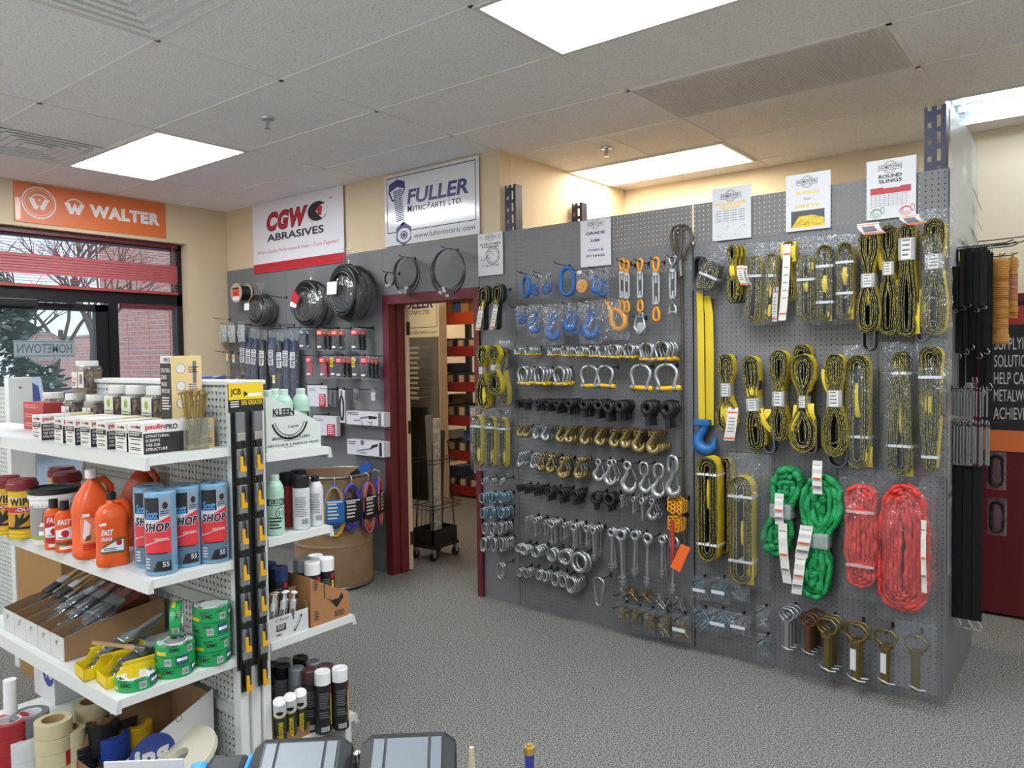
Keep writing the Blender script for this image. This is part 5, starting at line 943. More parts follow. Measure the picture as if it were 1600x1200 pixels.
def sling(box, lb, n=4, prof=STD, wd=.05, off=.06, ties=(), wrap=None, eye=None, tails=(), bag=False, tg=None, seed=1, rot=0, hk=True, core=None, group='yellow and black web slings', bagbox=None, yside=True):
    x0, y0, x1, y1 = box; a, b = at(x0, y0, off), at(x1, y1, off); w, h = (b.x-a.x)*.97, a.z-b.z; g = random.Random(seed); r = thing('web_sling', lb, 'sling', ((a.x+b.x)/2, a.y, a.z), 0, group); r.rotation_euler = (0, rot, 0)
    gap = w*.5*.80/n; m = MB()
    for k in range(n): ribbon(m, outline(w, h, prof, k*gap*g.uniform(.9, 1.1)+gap*.4, 18, gap*.14, g), wd, gap*.74, (0, 1 if k == 0 else 3, 2), g.uniform(-.006, .006))
    if core: ribbon(m, outline(w*.5, h*.8, prof, 0, 14), wd*.9, gap*.8, (0, 0, 0))
    m.build('webbing', [wk, wy if yside else wk, wo, wk], r)
    for t in ties:
        hw = w*.5*lerp(prof, t)+.003; MB().box((-hw, -wd/2-.005, -h*t-.006), (hw, wd/2+.003, -h*t+.006)).build('tie_band', tie, r)
    if wrap:
        t0, t1 = wrap; hw = w*.5*max(lerp(prof, t0), lerp(prof, t1), lerp(prof, (t0+t1)/2)*1.05)*.98; MB().box((-hw, -wd/2-.006, -h*t1), (hw, wd/2+.002, -h*t0), 0, .006).build('tape_wrap', tapew, r); MB().rect(-hw*.6, -h*t1+.005, hw*.55, -h*t0-.005, 0, 0).lines(-hw*.5, -h*t1+.008, hw*.5, -h*t0-.008, 4, 1, 1, .4).face((0, -wd/2-.0066, 0)).build('wrap_label', [tagw, gry], r)
    if eye:
        for (ex, et, ew, eh) in eye: q = MB(); ribbon(q, [(x+ex*w, z-et*h) for x, z in outline(ew*w, eh*h, STD, 0, 12)], wd*.75, gap*1.1, (0, 0, 1)); q.build('eye_sleeve', [sleeve_k, gry], r)
    for (tx, t0, t1, tw, bend) in tails: MB().add(*[[], []]).build('x', wk) if False else strap(MB(), [((tx+bend*(i/6)**2)*w, -wd*.3-.012*math.sin(PI*i/6), -h*(t0+(t1-t0)*i/6)) for i in range(7)], tw*w, 0).build('yellow_tail', wy, r)
    if tg:
        (gx, g0, g1, gw, bend) = tg; q = MB(); P = [((gx+bend*(i/6)**2)*w, -wd*.56-.008*math.sin(PI*i/6), -h*(g0+(g1-g0)*i/6)) for i in range(7)]; strap(q, P, gw*w, 0); L_ = h*(g1-g0)
        for s in (.12, .9): strap(q, [((gx+bend*s*s)*w, -wd*.56-.0015-.008*math.sin(PI*s), -h*g0-L_*s), ((gx+bend*s*s)*w, -wd*.56-.0015-.008*math.sin(PI*s), -h*g0-L_*s-.008)], gw*w*.9, 1, .0005)
        for s in (.3, .4, .5, .6, .7): strap(q, [((gx+bend*s*s)*w, -wd*.56-.0015-.008*math.sin(PI*s), -h*g0-L_*s), ((gx+bend*s*s)*w, -wd*.56-.0015-.008*math.sin(PI*s), -h*g0-L_*s-.004)], gw*w*.6, 2, .0005)
        q.build('paper_tag', [tagw, tago, gry], r)
    if bag:
        bx0, by0, bx1, by1 = bagbox or (x0-5, y0-12, x1+5, y1+8); c, d = at(bx0, by0, off), at(bx1, by1, off); o = pouch(MB(), (d.x-c.x), c.z-d.z, wd*1.9, 0, seed, .08, 7, 12).build('bag', bagm, r, ((c.x+d.x)/2-(a.x+b.x)/2, 0, c.z-a.z))
    if hk: HOOK((r.location.x+.004, D-.001, a.z-.018-h*.02), 'black peg hook for the '+' '.join(lb.replace(',', '').split()[:11]), 'hook', 'wire hooks in the pegboard', (0, 0, 0), (1, .75, 1))
    return r
# --- narrow board beside the doorway
sling((752, 449, 768, 516), 'small sling with black eyes and white sleeve, left of two by the doorway top', 3, [(0, 1), (.3, .95), (.42, .4), (.6, .45), (1, .6)], .05, .1, tails=[(.1, .3, .55, .4, -.2)], tg=(-.1, .45, 1.0, .5, -.3), eye=[(0, -.01, 1.05, .4)], rot=.08, yside=False)
sling((774, 446, 790, 515), 'small sling with black eyes and white sleeve, right of two by the doorway top', 3, [(0, 1), (.3, .95), (.42, .4), (.6, .4), (1, .5)], .05, .1, tails=[(-.1, .3, .5, .4, .1)], tg=(0, .42, 1.0, .5, -.3), eye=[(0, -.01, 1.05, .4)], rot=.1, seed=2, yside=False)
sling((744, 540, 768, 640), 'looped yellow and black sling, leftmost of three under the small slings', 3, pinch(.38, .75, .95), .05, .08, wrap=(.33, .45), tails=[(.2, .6, .95, .3, 0)], seed=3); sling((763, 540, 787, 618), 'looped yellow and black sling, middle of three under the small slings', 4, pinch(.4, .8, 1), .05, .11, wrap=(.38, .5), seed=4)
sling((778, 545, 798, 634), 'dark looped sling, rightmost of three under the small slings', 3, pinch(.42, .8, .9), .05, .06, eye=[(.1, .0, .7, .35)], seed=5, bag=True)
for k, (x, lb) in enumerate(((747, 'leftmost'), (768, 'middle'), (787, 'rightmost'))): sling((x-8, 648+2*k, x+8, 728+2*k), 'flat yellow and grey sling in a clear bag, %s of three low beside the doorway' % lb, 3, STD, .045, .1-.03*k, ties=(.22,), bag=True, seed=6+k, bagbox=(x-13, 634+2*k, x+13, 737+2*k), tails=[(.3, .6, .95, .3, 0)])
# --- hanging yellow strap with blue hook
p = at(1095, 402, .05); r = thing('yellow_strap', 'long flat yellow strap with a black eye and a blue hook at its end', 'strap', tuple(p)); O = Vector(r.location)
def zz(py, px=1100): q = at(px, py, .05); return q.x-O.x, q.z-O.z
m = MB(); xa, xb = zz(450, 1096)[0], zz(450, 1107)[0]
strap(m, [(xa-.012, 0, zz(440)[1]), (xa-.002, -.01, zz(500)[1]), (xa, -.012, zz(560)[1]), (xa+.004, -.012, zz(662)[1])], .036, 0, .004); strap(m, [(xb-.02, .012, zz(462)[1]), (xb, .004, zz(490)[1]), (xb+.004, .002, zz(560)[1]), (xb+.002, .002, zz(664)[1])], .045, 0, .004); m.build('webbing', wy, r)
q = MB(); ribbon(q, [(x+zz(402, 1094)[0], z) for x, z in outline(.055, .17, STD, 0, 12)], .05, .012, (0, 0, 0)); q.build('eye_sleeve', sleeve_k, r)
h0 = MB(); hz0 = zz(655)[1]; h0.box((-.035, -.03, hz0-.035), (.055, .03, hz0), 0, .008); t = MB(); jhook(t, 0, 0, .165, .17); h0.merge(t, lambda q: (q.x+.02, q.y, q.z+hz0-.02)); h0.build('hook', hookblue, r); HOOK((p.x, D-.001, p.z-.02), 'black peg hook for the long yellow strap', 'hook', 'wire hooks in the pegboard', (0, 0, 0), (1, .5, 1))
# --- top row
r = sling((1104, 412, 1134, 455), 'dark folded sling lying slanted in a clear bag, first of the top row', 4, STD, .05, .08, ties=(.5,), bag=True, seed=11, rot=.45, bagbox=(1098, 382, 1142, 462), yside=False)
for k in range(3): sling((1137+k*6, 383+k, 1154+k*6, 472), 'small sling with a red tie, %s on its hook, second in the top row' % ORD[k], 3, [(0, .9), (.2, 1), (.29, .45), (.36, .5), (.7, 1.0), (1, .9)], .03, .14-.035*k, tails=[(0, .3, .6, .45, .1)] if k == 0 else (), tg=(.8, .38, .72, .6, .4) if k < 2 else None, seed=12+k, eye=[(0, .62, .8, .38)], hk=k == 0)
sling((1170, 400, 1195, 503), 'flat dark sling in a clear bag, third in the top row', 4, [(0, .7), (.3, .9), (1, 1)], .05, .09, ties=(.31,), bag=True, seed=15, bagbox=(1164, 381, 1202, 508), rot=.05)
sling((1198, 397, 1221, 502), 'dark sling with yellow tails in a clear bag, fourth in the top row', 3, pinch(.33, .7, 1, .6), .05, .08, ties=(.33,), bag=True, seed=16, bagbox=(1193, 380, 1226, 507), rot=.05, tails=[(.1, .05, .3, .35, 0), (0, .4, .65, .35, -.2), (-.1, .75, .98, .35, 0)], tg=(.4, .5, 1, .35, 0))
sling((1222, 378, 1246, 470), 'yellow eyed sling behind a long white instruction tag, fifth in the top row', 3, pinch(.45, .9, .8), .05, .09, bag=False, seed=17, tails=[(-.35, .02, .3, .3, 0), (.35, .02, .35, .3, 0)], tg=(-.05, .06, 1.32, .5, -.35))
sling((1248, 400, 1276, 502), 'dark sling in a clear bag with a triangle mark, sixth in the top row', 4, STD, .05, .09, ties=(.37,), bag=True, seed=18, bagbox=(1241, 372, 1281, 507), tails=[(.3, .05, .3, .25, 0), (0, .4, .55, .3, 0)])
sling((1278, 384, 1303, 502), 'dark sling with two white ties in a clear bag, seventh in the top row', 5, STD, .05, .1, ties=(.28, .75), bag=True, seed=19, bagbox=(1271, 370, 1309, 507), tails=[(0, .4, .62, .35, .05), (.35, .85, 1, .25, 0)], yside=False)
sling((1309, 380, 1335, 499), 'dark sling with two white ties in a clear bag, eighth in the top row', 5, STD, .05, .09, ties=(.26, .66), bag=True, seed=20, bagbox=(1303, 368, 1341, 505), tails=[(0, .32, .55, .35, .1), (.4, .8, 1, .3, 0)])
BIGP = pinch(.42, .85, 1, .42)
sling((1340, 362, 1378, 521), 'large looped sling with clear tape, first of the four big ones at top right', 5, BIGP, .07, .11, wrap=(.42, .56), seed=21, tails=[(.05, .6, .72, .25, 0)], tg=(.0, -.06, .05, .9, .3), eye=[(0, .72, .5, .44)])
sling((1374, 354, 1407, 524), 'large dark looped sling, second of the four big ones at top right', 5, pinch(.36, .9, 1, .5), .07, .08, wrap=(.33, .46), seed=22, tails=[(-.4, .13, .4, .3, .1), (.4, .5, .8, .3, 0)])
sling((1402, 351, 1436, 527), 'large looped sling with wide clear tape, third of the big ones at top right', 5, pinch(.27, .8, 1, .62), .07, .1, wrap=(.13, .33), seed=23, tg=(.1, -.06, .02, .9, .4), tails=[(.45, .7, .97, .3, 0)])
sling((1440, 345, 1482, 523), 'large looped sling nearest the blue rack post, last of the top row', 6, pinch(.38, .85, 1.0, .6), .07, .09, wrap=(.3, .44), seed=24, tails=[(-.02, .3, .5, .18, 0), (-.4, .6, .92, .3, 0)], eye=[(-.45, .75, .4, .3)], bag=True, bagbox=(1434, 330, 1488, 545))
# --- middle row
sling((1120, 553, 1154, 676), 'yellow and black sling with a white tag, first in the middle row', 4, pinch(.45, .75, 1, .4), .05, .1, wrap=(.37, .55), seed=31, tg=(.35, .68, 1.1, .5, -.2), tails=[(0, .58, .9, .5, 0)])
sling((1157, 556, 1190, 706), 'black eyed sling with wrapped middle, second in the middle row', 4, pinch(.45, .8, 1, .5), .06, .1, wrap=(.44, .58), seed=32, eye=[(.05, .04, .55, .34), (.6, .75, .5, .26)], tails=[(.0, .3, .46, .5, 0), (.3, .55, .8, .3, .5)], rot=-.08)
sling((1203, 547, 1236, 690), 'looped sling with a black eye inside, third in the middle row', 5, pinch(.48, .9, .9, .45), .06, .09, wrap=(.45, .62), seed=33, eye=[(0, .1, .4, .3)], tails=[(.1, .35, .6, .3, 0), (-.55, .65, .85, .35, -.7)])
sling((1240, 538, 1270, 640), 'looped yellow sling hanging behind the third and fifth of the middle row', 4, pinch(.6, 1, .6, .5), .05, .04, seed=34)
sling((1235, 553, 1279, 708), 'wide looped sling pinched in the middle, fifth in the middle row', 5, pinch(.46, .85, 1, .3), .06, .12, wrap=(.42, .55), seed=35, eye=[(.02, .08, .3, .36), (.3, .62, .35, .38)], tails=[(-.2, .52, .85, .3, -.2), (.25, .5, .68, .3, .1)])
sling((1286, 553, 1328, 714), 'big coil with a black eye and broad lower loops, sixth in the middle row', 6, pinch(.42, .75, 1, .5), .07, .1, wrap=(.35, .52), seed=36, eye=[(0, .06, .36, .3), (.1, .86, .7, .24)], tails=[(-.4, .15, .38, .25, .2)])
sling((1323, 554, 1362, 733), 'long sling with a black sleeve inside a clear bag, seventh in the middle row', 5, STD, .06, .08, ties=(.72,), seed=37, bag=True, bagbox=(1317, 540, 1372, 742), eye=[(0, .06, .45, .26)], tails=[(-.1, .25, .55, .22, .1), (.4, .8, .98, .4, 0)])
sling((1388, 548, 1429, 744), 'long sling with two white ties in a big clear bag, eighth in the middle row', 6, [(0, .62), (.17, .6), (.3, .85), (1, 1)], .07, .09, ties=(.18, .76), seed=38, bag=True, bagbox=(1374, 535, 1436, 752), tails=[(0, .38, .68, .2, .1), (.35, .8, 1, .3, 0)], yside=False)
sling((1434, 540, 1476, 738), 'long sling with a black eye in a clear bag, last of the middle row', 6, [(0, .95), (.25, .8), (.6, .75), (1, .5)], .07, .09, ties=(.25, .88), seed=39, bag=True, bagbox=(1430, 528, 1486, 748), eye=[(0, .04, .5, .3), (.4, .3, .3, .24)], tails=[(-.15, .33, .6, .4, .15)])
# --- bottom row
sling((1094, 711, 1128, 877), 'thick yellow and black coil with two white ties, first of the bottom row', 7, STD, .09, .1, ties=(.17, .84), seed=41, tails=[(.0, .22, .5, .14, 0)])
sling((1124, 713, 1146, 868), 'yellow side of a second coil behind the first of the bottom row', 3, STD, .05, .05, seed=42)
sling((1143, 741, 1180, 913), 'grey and yellow coil with two white ties in a clear bag, second of the bottom row', 7, STD, .08, .1, ties=(.19, .79), seed=43, bag=True, bagbox=(1138, 706, 1206, 922), tails=[(.1, .42, .64, .2, 0), (.4, .75, 1, .3, 0)])
# --- round slings
def rsling(box, lb, col, prof, n, off=.09, ties=(), wraps=None, tg=None, bag=None, seed=1, rt=.9, skew=None):
    x0, y0, x1, y1 = box; a, b = at(x0, y0, off), at(x1, y1, off); w, h = b.x-a.x, a.z-b.z; g = random.Random(seed); r = thing('round_sling', lb, 'round sling', ((a.x+b.x)/2, a.y, a.z), 0, 'green and red round slings'); m = MB(); gap = w*.5/(n+.3)
    for k in range(n):
        for dy in (-.018, .016):
            P = outline(w, h, prof, k*gap+gap*.45, 26); Q = []
            for i, (x, z) in enumerate(P):
                s = skew(-z/h)*w if skew else 0; Q.append((x+s+g.uniform(-.2, .2)*gap, dy+g.uniform(-.014, .014), z+g.uniform(-.12, .12)*gap))
            rr = [gap*rt*.62*g.uniform(.7, 1.35) for _ in Q]; m.tube(Q, rr, 9, closed=True, flat=1.0)
    m.build('sling_body', M('round_'+col, col, .6, bump=(55, .8, .012)), r)
    for t in ties: hw = w*.5*lerp(prof, t)*1.02; MB().box((-hw, -.045, -h*t-.006), (hw, .04, -h*t+.006), 0, .003).build('tie_band', M('tie_pink', 'd8a9a4', .45), r)
    if wraps: t0, t1 = wraps; hw = w*.5*lerp(prof, (t0+t1)/2)*1.15; sx = (skew((t0+t1)/2) if skew else 0)*w; MB().box((sx-hw, -.05, -h*t1), (sx+hw, .04, -h*t0), 0, .012).build('tape_wrap', tapew, r)
    for (gx, g0, g1, gw, bend) in (tg or ()):
        q = MB(); P = [((gx+bend*(i/8)**1.5)*w, -.062-.012*math.sin(PI*i/8)+.012*(i % 2)*.3, -h*(g0+(g1-g0)*i/8)) for i in range(9)]; strap(q, P, gw*w, 0)
        for i in (1, 4, 6): x, y, z = P[i]; strap(q, [(x, y-.001, z), (x, y-.001, z-.01)], gw*w*.8, 1 if i == 4 else 2, .0004)
        q.build('paper_tag', [tagw, tago, gry], r)
    if bag: c, d = at(bag[0], bag[1], off), at(bag[2], bag[3], off); pouch(MB(), d.x-c.x, c.z-d.z, .15, 0, seed, .08, 8, 14).build('bag', bagm, r, ((c.x+d.x)/2-(a.x+b.x)/2, 0, c.z-a.z))
    HOOK((r.location.x+.004, D-.001, a.z-.02-h*.02), 'black peg hook for the '+' '.join(lb.split()[:9]), 'hook', 'wire hooks in the pegboard', (0, 0, 0), (1, .75, 1))
rsling((1193, 726, 1254, 874), 'green round sling with narrow waist and hanging tag', '128a4c', [(0, .72), (.25, .78), (.45, .5), (.55, .45), (.72, .78), (1, .7)], 3, wraps=(.4, .57), tg=[(.02, .28, .62, .22, 0), (.1, .6, 1.25, .22, .12)], seed=1, skew=lambda t: .16*math.cos(t*PI))
rsling((1243, 738, 1317, 943), 'long green round sling with white tags', '14934f', [(0, .78), (.3, .9), (.48, .45), (.56, .45), (.75, .72), (1, .55)], 4, wraps=(.46, .58), tg=[(.05, -.12, .14, .2, 0), (-.18, .4, .66, .27, -.12), (-.3, .63, .96, .22, -.1)], seed=2, skew=lambda t: .1*math.cos(t*PI))
rsling((1320, 754, 1374, 922), 'red round sling with two ties in a clear bag, smaller of two', 'd5382c', [(0, .95), (.2, .9), (.26, .8), (.34, .92), (.7, .95), (.78, .8), (.84, .85), (1, .8)], 4, ties=(.26, .78), bag=(1312, 733, 1381, 945), seed=3)
rsling((1374, 752, 1452, 962), 'largest red round sling in a clear bag, right of the smaller red one', 'd2332a', [(0, .62), (.15, .85), (.35, 1), (1, 1)], 6, bag=(1370, 738, 1464, 982), seed=4, tg=[(.43, .25, .8, .1, .02)])
# ================================================================ STRAPS AND ROPE ON THE RACK END
rub = M('rubber_black', '0b0b0c', .7, spec=.25)
def mk_tarp():
    r = thing('rubber_strap', '', ''); MB().box((-.019, -.005, -.97), (.019, .005, -.03), 0, .004).build('strap', rub, r)
    for z, s in ((-.03, 1), (-.97, -1)): MB().tube([(0, 0, z-.02*s), (.006, 0, z), (.02, -.012, z+.03*s), (.012, -.012, z+.055*s), (-.012, -.008, z+.045*s)], .0032, 6).build('end_hook', ST, r)
    return r
TS_ = Proto(mk_tarp); LAY = ('short', 'middle length', 'longer')
for j, (zt, ln, y, n) in enumerate(((2.095, .29, 3.98, 5), (2.10, .50, 4.10, 5), (2.105, .68, 4.22, 5))):
    HOOK((XR+.001, y, zt-.002), 'black peg hook sticking out over the %s rubber straps' % LAY[j], 'hook', 'wire hooks in the pegboard', (0, 0, PI/2), (1, 1.4, 1))
    for k in range(n): TS_((XR+.018+k*.0275, y+.008*(k % 2), zt), '%s black rubber strap with wire hooks, %s from the rack end panel' % (LAY[j], NTH[k]), 'rubber strap', 'black rubber straps on the rack end', (0, 0, .25*math.sin(k*2.1)), (.68, 1.0, ln*(1-.04*(k % 3))))
HOOK((XR+.001, 4.02, 1.118), 'black peg hook carrying the very long rubber straps', 'hook', 'wire hooks in the pegboard', (0, 0, PI/2), (1, 1.0, 1))
for k in range(3): TS_((XR+.028+.04*k, 4.02, 1.12), 'very long black rubber strap low on the rack end, %s from the panel' % NTH[k], 'rubber strap', 'black rubber straps on the rack end', (0, 0, .1*k), (1.08, 1.2, .76))
HOOK((XR+.001, 4.5, 2.15), 'bare black peg hook beside the orange rope', 'hook', 'wire hooks in the pegboard', (0, 0, PI/2), (1, 1.5, 1)); HOOK((XR+.001, 4.62, 2.19), 'bare black peg hook, highest on the rack end', 'hook', 'wire hooks in the pegboard', (0, 0, PI/2), (1, 1.5, 1))
def mk_bolt(): 
    r = MB().tube([(0, 0, 0), (0, .012, .012), (0, .024, 0), (0, .012, -.014)], .0035, 6, closed=True).cyl((0, .012, -.014), (0, .012, -.17), .006, n=8).build('spring_pin', M('spring_steel', '85888b', .3, .85)); return r
SP = Proto(mk_bolt, 'spring_hook')
for j, (zt, y, n) in enumerate(((1.455, 4.0, 11), (1.30, 3.98, 12))):
    HOOK((XR+.001, y+.012, zt-.002), 'black peg hook carrying the %s row of silver spring hooks' % ('upper', 'lower')[j], 'hook', 'wire hooks in the pegboard', (0, 0, PI/2), (1, 1.3, 1))
    for k in range(n): SP((XR+.016+.0125*k, y, zt-.003*(k % 3)), 'silver spring hook on the rack end, %s from the panel in the %s row' % (NTH[k], ('upper', 'lower')[j]), 'spring hook', 'silver spring hooks on the rack end', (0, 0, .2*math.sin(k*3)), .75 if j == 0 else 1.1)
ropem = M('rope_orange', 'e0a352', .7); nt = ropem.node_tree; tc = nt.nodes.new('ShaderNodeTexCoord'); wv = nt.nodes.new('ShaderNodeTexWave'); wv.bands_direction = 'Z'; wv.inputs['Scale'].default_value = 38; wv.inputs['Distortion'].default_value = .6; bp = nt.nodes.new('ShaderNodeBump'); bp.inputs['Strength'].default_value = .8; bp.inputs['Distance'].default_value = .01
nt.links.new(tc.outputs['Object'], wv.inputs[0]); nt.links.new(wv.outputs['Fac'], bp.inputs['Height']); nt.links.new(bp.outputs[0], nt.nodes['Principled BSDF'].inputs['Normal'])
for k, (px0, py0, px1, py1, y, lb) in enumerate(((1547, 404, 1577, 538, 4.45, 'large orange rope hank hanging beside the rack end'), (1539, 404, 1550, 533, 4.35, 'orange rope hank half hidden behind the rubber straps'), (1572, 402, 1591, 490, 4.6, 'smaller wrapped orange rope hank with a purple label behind the large one'))):
    a, b = PY(px0, py0, y), PY(px1, py1, y); w, h = (b.x-a.x), a.z-b.z; r = thing('rope_hank', lb, 'rope', ((a.x+b.x)/2, y, a.z), 0, 'orange rope hanks'); R = w/2*.98
    MB().lathe([(.001, 0), (R*.7, -.004), (R*1.02, -.02), (R*1.02, -.05), (R*.85, -.07), (R*.84, -h*.85), (R*1.02, -h*.9), (R*1.0, -h*.97), (R*.6, -h), (.001, -h)], 24, 0).build('rope', ropem, r)
    m = MB(); 
    for q in range(34):
        z = -.08-(h*.78)*q/33; m.tube([(R*.86*math.cos(2*PI*i/20), R*.86*math.sin(2*PI*i/20), z-.003*i/20) for i in range(20)], h*.0105, 5, closed=True)
    m.build('turns', ropem, r)
    MB().tube([(0, 0, -.01), (.0, 0, .02)], .006, 6).build('hanging_cord', ropem, r)
    if k == 2: MB().lathe([(R*.92, -h*.75), (R*.92, -h*.3)], 24).build('label', M('label_purple', '8a4a6a', .5), r)
    HOOK((XR+.001, y, a.z+.005), 'black peg hook carrying the '+' '.join(lb.split()[:6]), 'hook', 'wire hooks in the pegboard', (0, 0, PI/2), (1, (r.location.x-XR)/.165+.1, 1))
for k, (z, y) in enumerate(((1.10, 4.45), (.86, 4.5))):
    p = (XR+.14, y, z); r = thing('bagged_strap', ('black packaged strap on the rack end, upper of two against the red board', 'black packaged strap on the rack end, lower of two against the red board')[k], 'packaged strap', p, 0, 'packaged straps on the rack end'); m = MB()
    for q in range(4): m.tube([(x, (q-1.5)*.012, zz_) for x, _, zz_ in stadium(.05, .15, 6)], .008, 6, closed=True)
    m.build('strap', rub, r); pouch(MB(), .085, .19, .06, 0, k).build('bag', bagm, r, (0, 0, .02)); HOOK((XR+.001, y, z+.01), 'black peg hook for the packaged black strap, %s of two' % ('upper', 'lower')[k], 'hook', 'wire hooks in the pegboard', (0, 0, PI/2), (1, .9, 1))
# ================================================================ WHITE GONDOLA SHELVING AND ITS GOODS
GXE = -2.45; GX0 = -3.70; SPY0, SPY1 = 1.515, 1.645
gwhite = M('gondola_white', 'd9dcda', .4); ghole = holes('gondola_pegboard', 'c4c8c5', .45, .0254, .0055, (0, 2))
Z1 = PX(231, 714, GXE).z; Z2 = PX(240, 906, GXE).z; Z3 = PX(192, 1092, GXE).z; R1 = PX(466, 703.5, GXE).z; R2 = PX(467, 832, GXE).z; R3 = PX(484, 984, GXE).z; ZB = .15
N1 = PX(234, 716, GXE).y; N3 = PX(190, 1094, GXE).y; F1 = PX(513, 699, GXE).y; F3 = PX(551, 964, GXE).y
gd = thing('gondola_shelving', 'white double-sided gondola shelving unit in the left foreground', 'shelving', (0, 0, 0))
def shelf(y0, y1, z, front):
    s = MB().box((GX0, min(y0, y1), z-.03), (GXE, max(y0, y1), z)).build('shelf', gwhite, gd); d = -1 if y0 < y1 and front else 1
    yf = y0 if front else y1; sg = -1 if front else 1
    v = [(GX0, yf, z), (GXE, yf, z), (GXE, yf+sg*.012, z-.004), (GX0, yf+sg*.012, z-.004), (GX0, yf+sg*.02, z-.045), (GXE, yf+sg*.02, z-.045), (GX0, yf, z-.045), (GXE, yf, z-.045)]
    MB().add(v, [(0, 1, 2, 3), (3, 2, 5, 4), (4, 5, 7, 6), (6, 7, 1, 0), (1, 7, 5, 2), (0, 3, 4, 6)]).build('price_rail', M('price_rail', 'c9ccca', .35), s)
for z, n in ((Z1, N1), (Z2, N1), (Z3, N3), (ZB, N3)): shelf(n, SPY0-.004, z, True)
for z, n in ((R1, F1), (R2, F1), (R3, F3), (ZB, F3)): shelf(SPY1+.004, n, z, False)
MB().box((GX0, N3+.02, 0), (GXE, N3+.05, ZB-.03)).box((GX0, F3-.05, 0), (GXE, F3-.02, ZB-.03)).build('kick_plate', gwhite, gd)
MB().box((GX0+.03, SPY0, .05), (GXE-.04, SPY0+.004, 1.54)).build('back_panel', ghole, gd); MB().box((GX0+.03, SPY1-.004, .05), (GXE-.04, SPY1, 1.54)).build('back_panel', ghole, gd)
for x in (GX0, GXE-.045):
    m = MB()
    for y in (SPY0, SPY0+.048, SPY1-.045+.01): m.box((x, y, 0), (x+.045, y+.035, 1.545), 0, .005)
    m.box((x, SPY0+.03, 0), (x+.03, SPY1-.03, 1.54)); m.build('upright', gwhite, gd)
MB().box((GX0, SPY0-.01, 1.54), (GXE, SPY1+.01, 1.556), 0, .004).build('top_cap', gwhite, gd)
MB().box((GX0+.03, 1.576, .05), (GXE-.04, 1.58, 1.54)).build('shade_sheet', M('shade_dark', '1a1a1a', .9), gd)  # black sheet added in the hollow spine, stands in for shade behind the holes
m = MB()
for z in (.34, .72, 1.1): m.box((GX0+.04, SPY0-.012, z), (GXE-.045, SPY0-.001, z+.035))
sh2 = MB().box((-4.55, N1, Z1-.03), (GX0, SPY0-.004, Z1)).box((-4.55, N1-.02, Z1-.045), (GX0, N1, Z1-.003)).build('shelf', gwhite, gd)
m.build('back_rail', M('rail_off_white', 'b9bcba', .5), gd)
g2 = thing('gondola_shelving', 'end upright of a second white gondola at the left edge of the photo', 'shelving', (-4.56, 1.52, 0)); m = MB().box((-.06, 0, 0), (0, .115, 1.555), 0, .004); m.build('upright', gwhite, g2)
d = MB()
for y, z in ((.03, 1.3), (.08, 1.3), (.055, 1.5)): d.disc(y, z, .007, 0, 0, 10)
d.face((0, 0, 0), (0, 1, 0)); d.build('slots', gry, g2); MB().box((-1.2, .05, .05), (-.06, .06, 1.5)).build('back_panel', ghole, g2)
def facing(p): return math.atan2(-p.y, -p.x)+PI/2         # local -y looks towards the photographer
def stand(px, py, z, r=0):
    p = PZ(px, py, z); d = Vector((p.x, p.y, 0)).normalized(); p = p+d*r; p.z = z+.0005; return p
# ---------------- cardboard and screws on the top shelf
crm = M('box_cream', 'd9c08a', .6); bwhite = M('box_white', 'd8d6d2', .5); bblack = M('box_black', '232226', .5); bred = M('box_red', 'b8383a', .5)
BXM = [bwhite, bblack, bred, crm, gry]
def screwbox(w, l, h):
    m = MB().box((0, 0, 0), (w, l, h), 0, .0015); e = MB().rect(.06*w, .52*h, .94*w, .72*h, 0, 1).text('paulin', .2*w, .80*h, .8*w, .92*h, 0, 2, .02).lines(.12*w, .55*h, .9*w, .69*h, 2, 1, 0).text('PRO', .55*w, .80*h, .85*w, .9*h, 1, 1, .02).lines(.2*w, .40*h, .85*w, .47*h, 1, 0, 1).rect(.15*w, .29*h, .8*w, .33*h, 0, 4).lines(.12*w, .08*h, .85*w, .2*h, 2, 0, 1); e.face((0, 0, 0)); m.merge(e)
    s = MB().rect(0, 0, .55*l, .66*h, 0, 1).text('paulin', .03*l, .74*h, .29*l, .95*h, 0, 2, .035).text('PRO', .30*l, .74*h, .47*l, .92*h, 0, 1, .035)
    for i, t in enumerate(('STRUCTURAL', 'SCREWS', 'VIS DE', 'STRUCTURE')): s.text(t, .03*l, (.52-.14*i)*h, (.03+.032*len(t))*l, (.61-.14*i)*h, 1, 0, .015)
    s.rect(.55*l, 0, l, h, 0, 3)
    for i in range(4): s.disc((.64+.095*i)*l, .72*h, .04*l, 1, 0, 16).ring((.64+.095*i)*l, .72*h, .04*l, .004*l, 2, 4, 16)
    s.rect(.56*l, .1*h, .575*l, .9*h, 1, 0).lines(.65*l, .45*h, .95*l, .55*h, 2, 1, 4).lines(.62*l, .12*h, .97*l, .32*h, 3, 1, 4); s.face((w, 0, 0), (0, 1, 0)); return m.merge(s)
x = GXE-.03
for k, (px, w, l, h) in enumerate(((216, .105, .255, .105), (191, .082, .2, .098), (163, .082, .2, .098), (136, .085, .2, .1), (114, .08, .2, .098), (94, .078, .2, .098), (62, .09, .2, .1))):
    p = PY(px, 700, N1+.02); lb = ('largest cream screw box with black lettering, at the shelf corner', )[0] if k == 0 else 'white and black screw box on the top shelf, %s from the corner' % NTH[k]
    tag(screwbox(w, l, h).build('screw_box', BXM, None, (min(p.x-w*.5, GXE-.03-w), N1+.012+.004*(k % 2), Z1+.0005)), lb, 'screw box', 'white screw boxes in the front row')
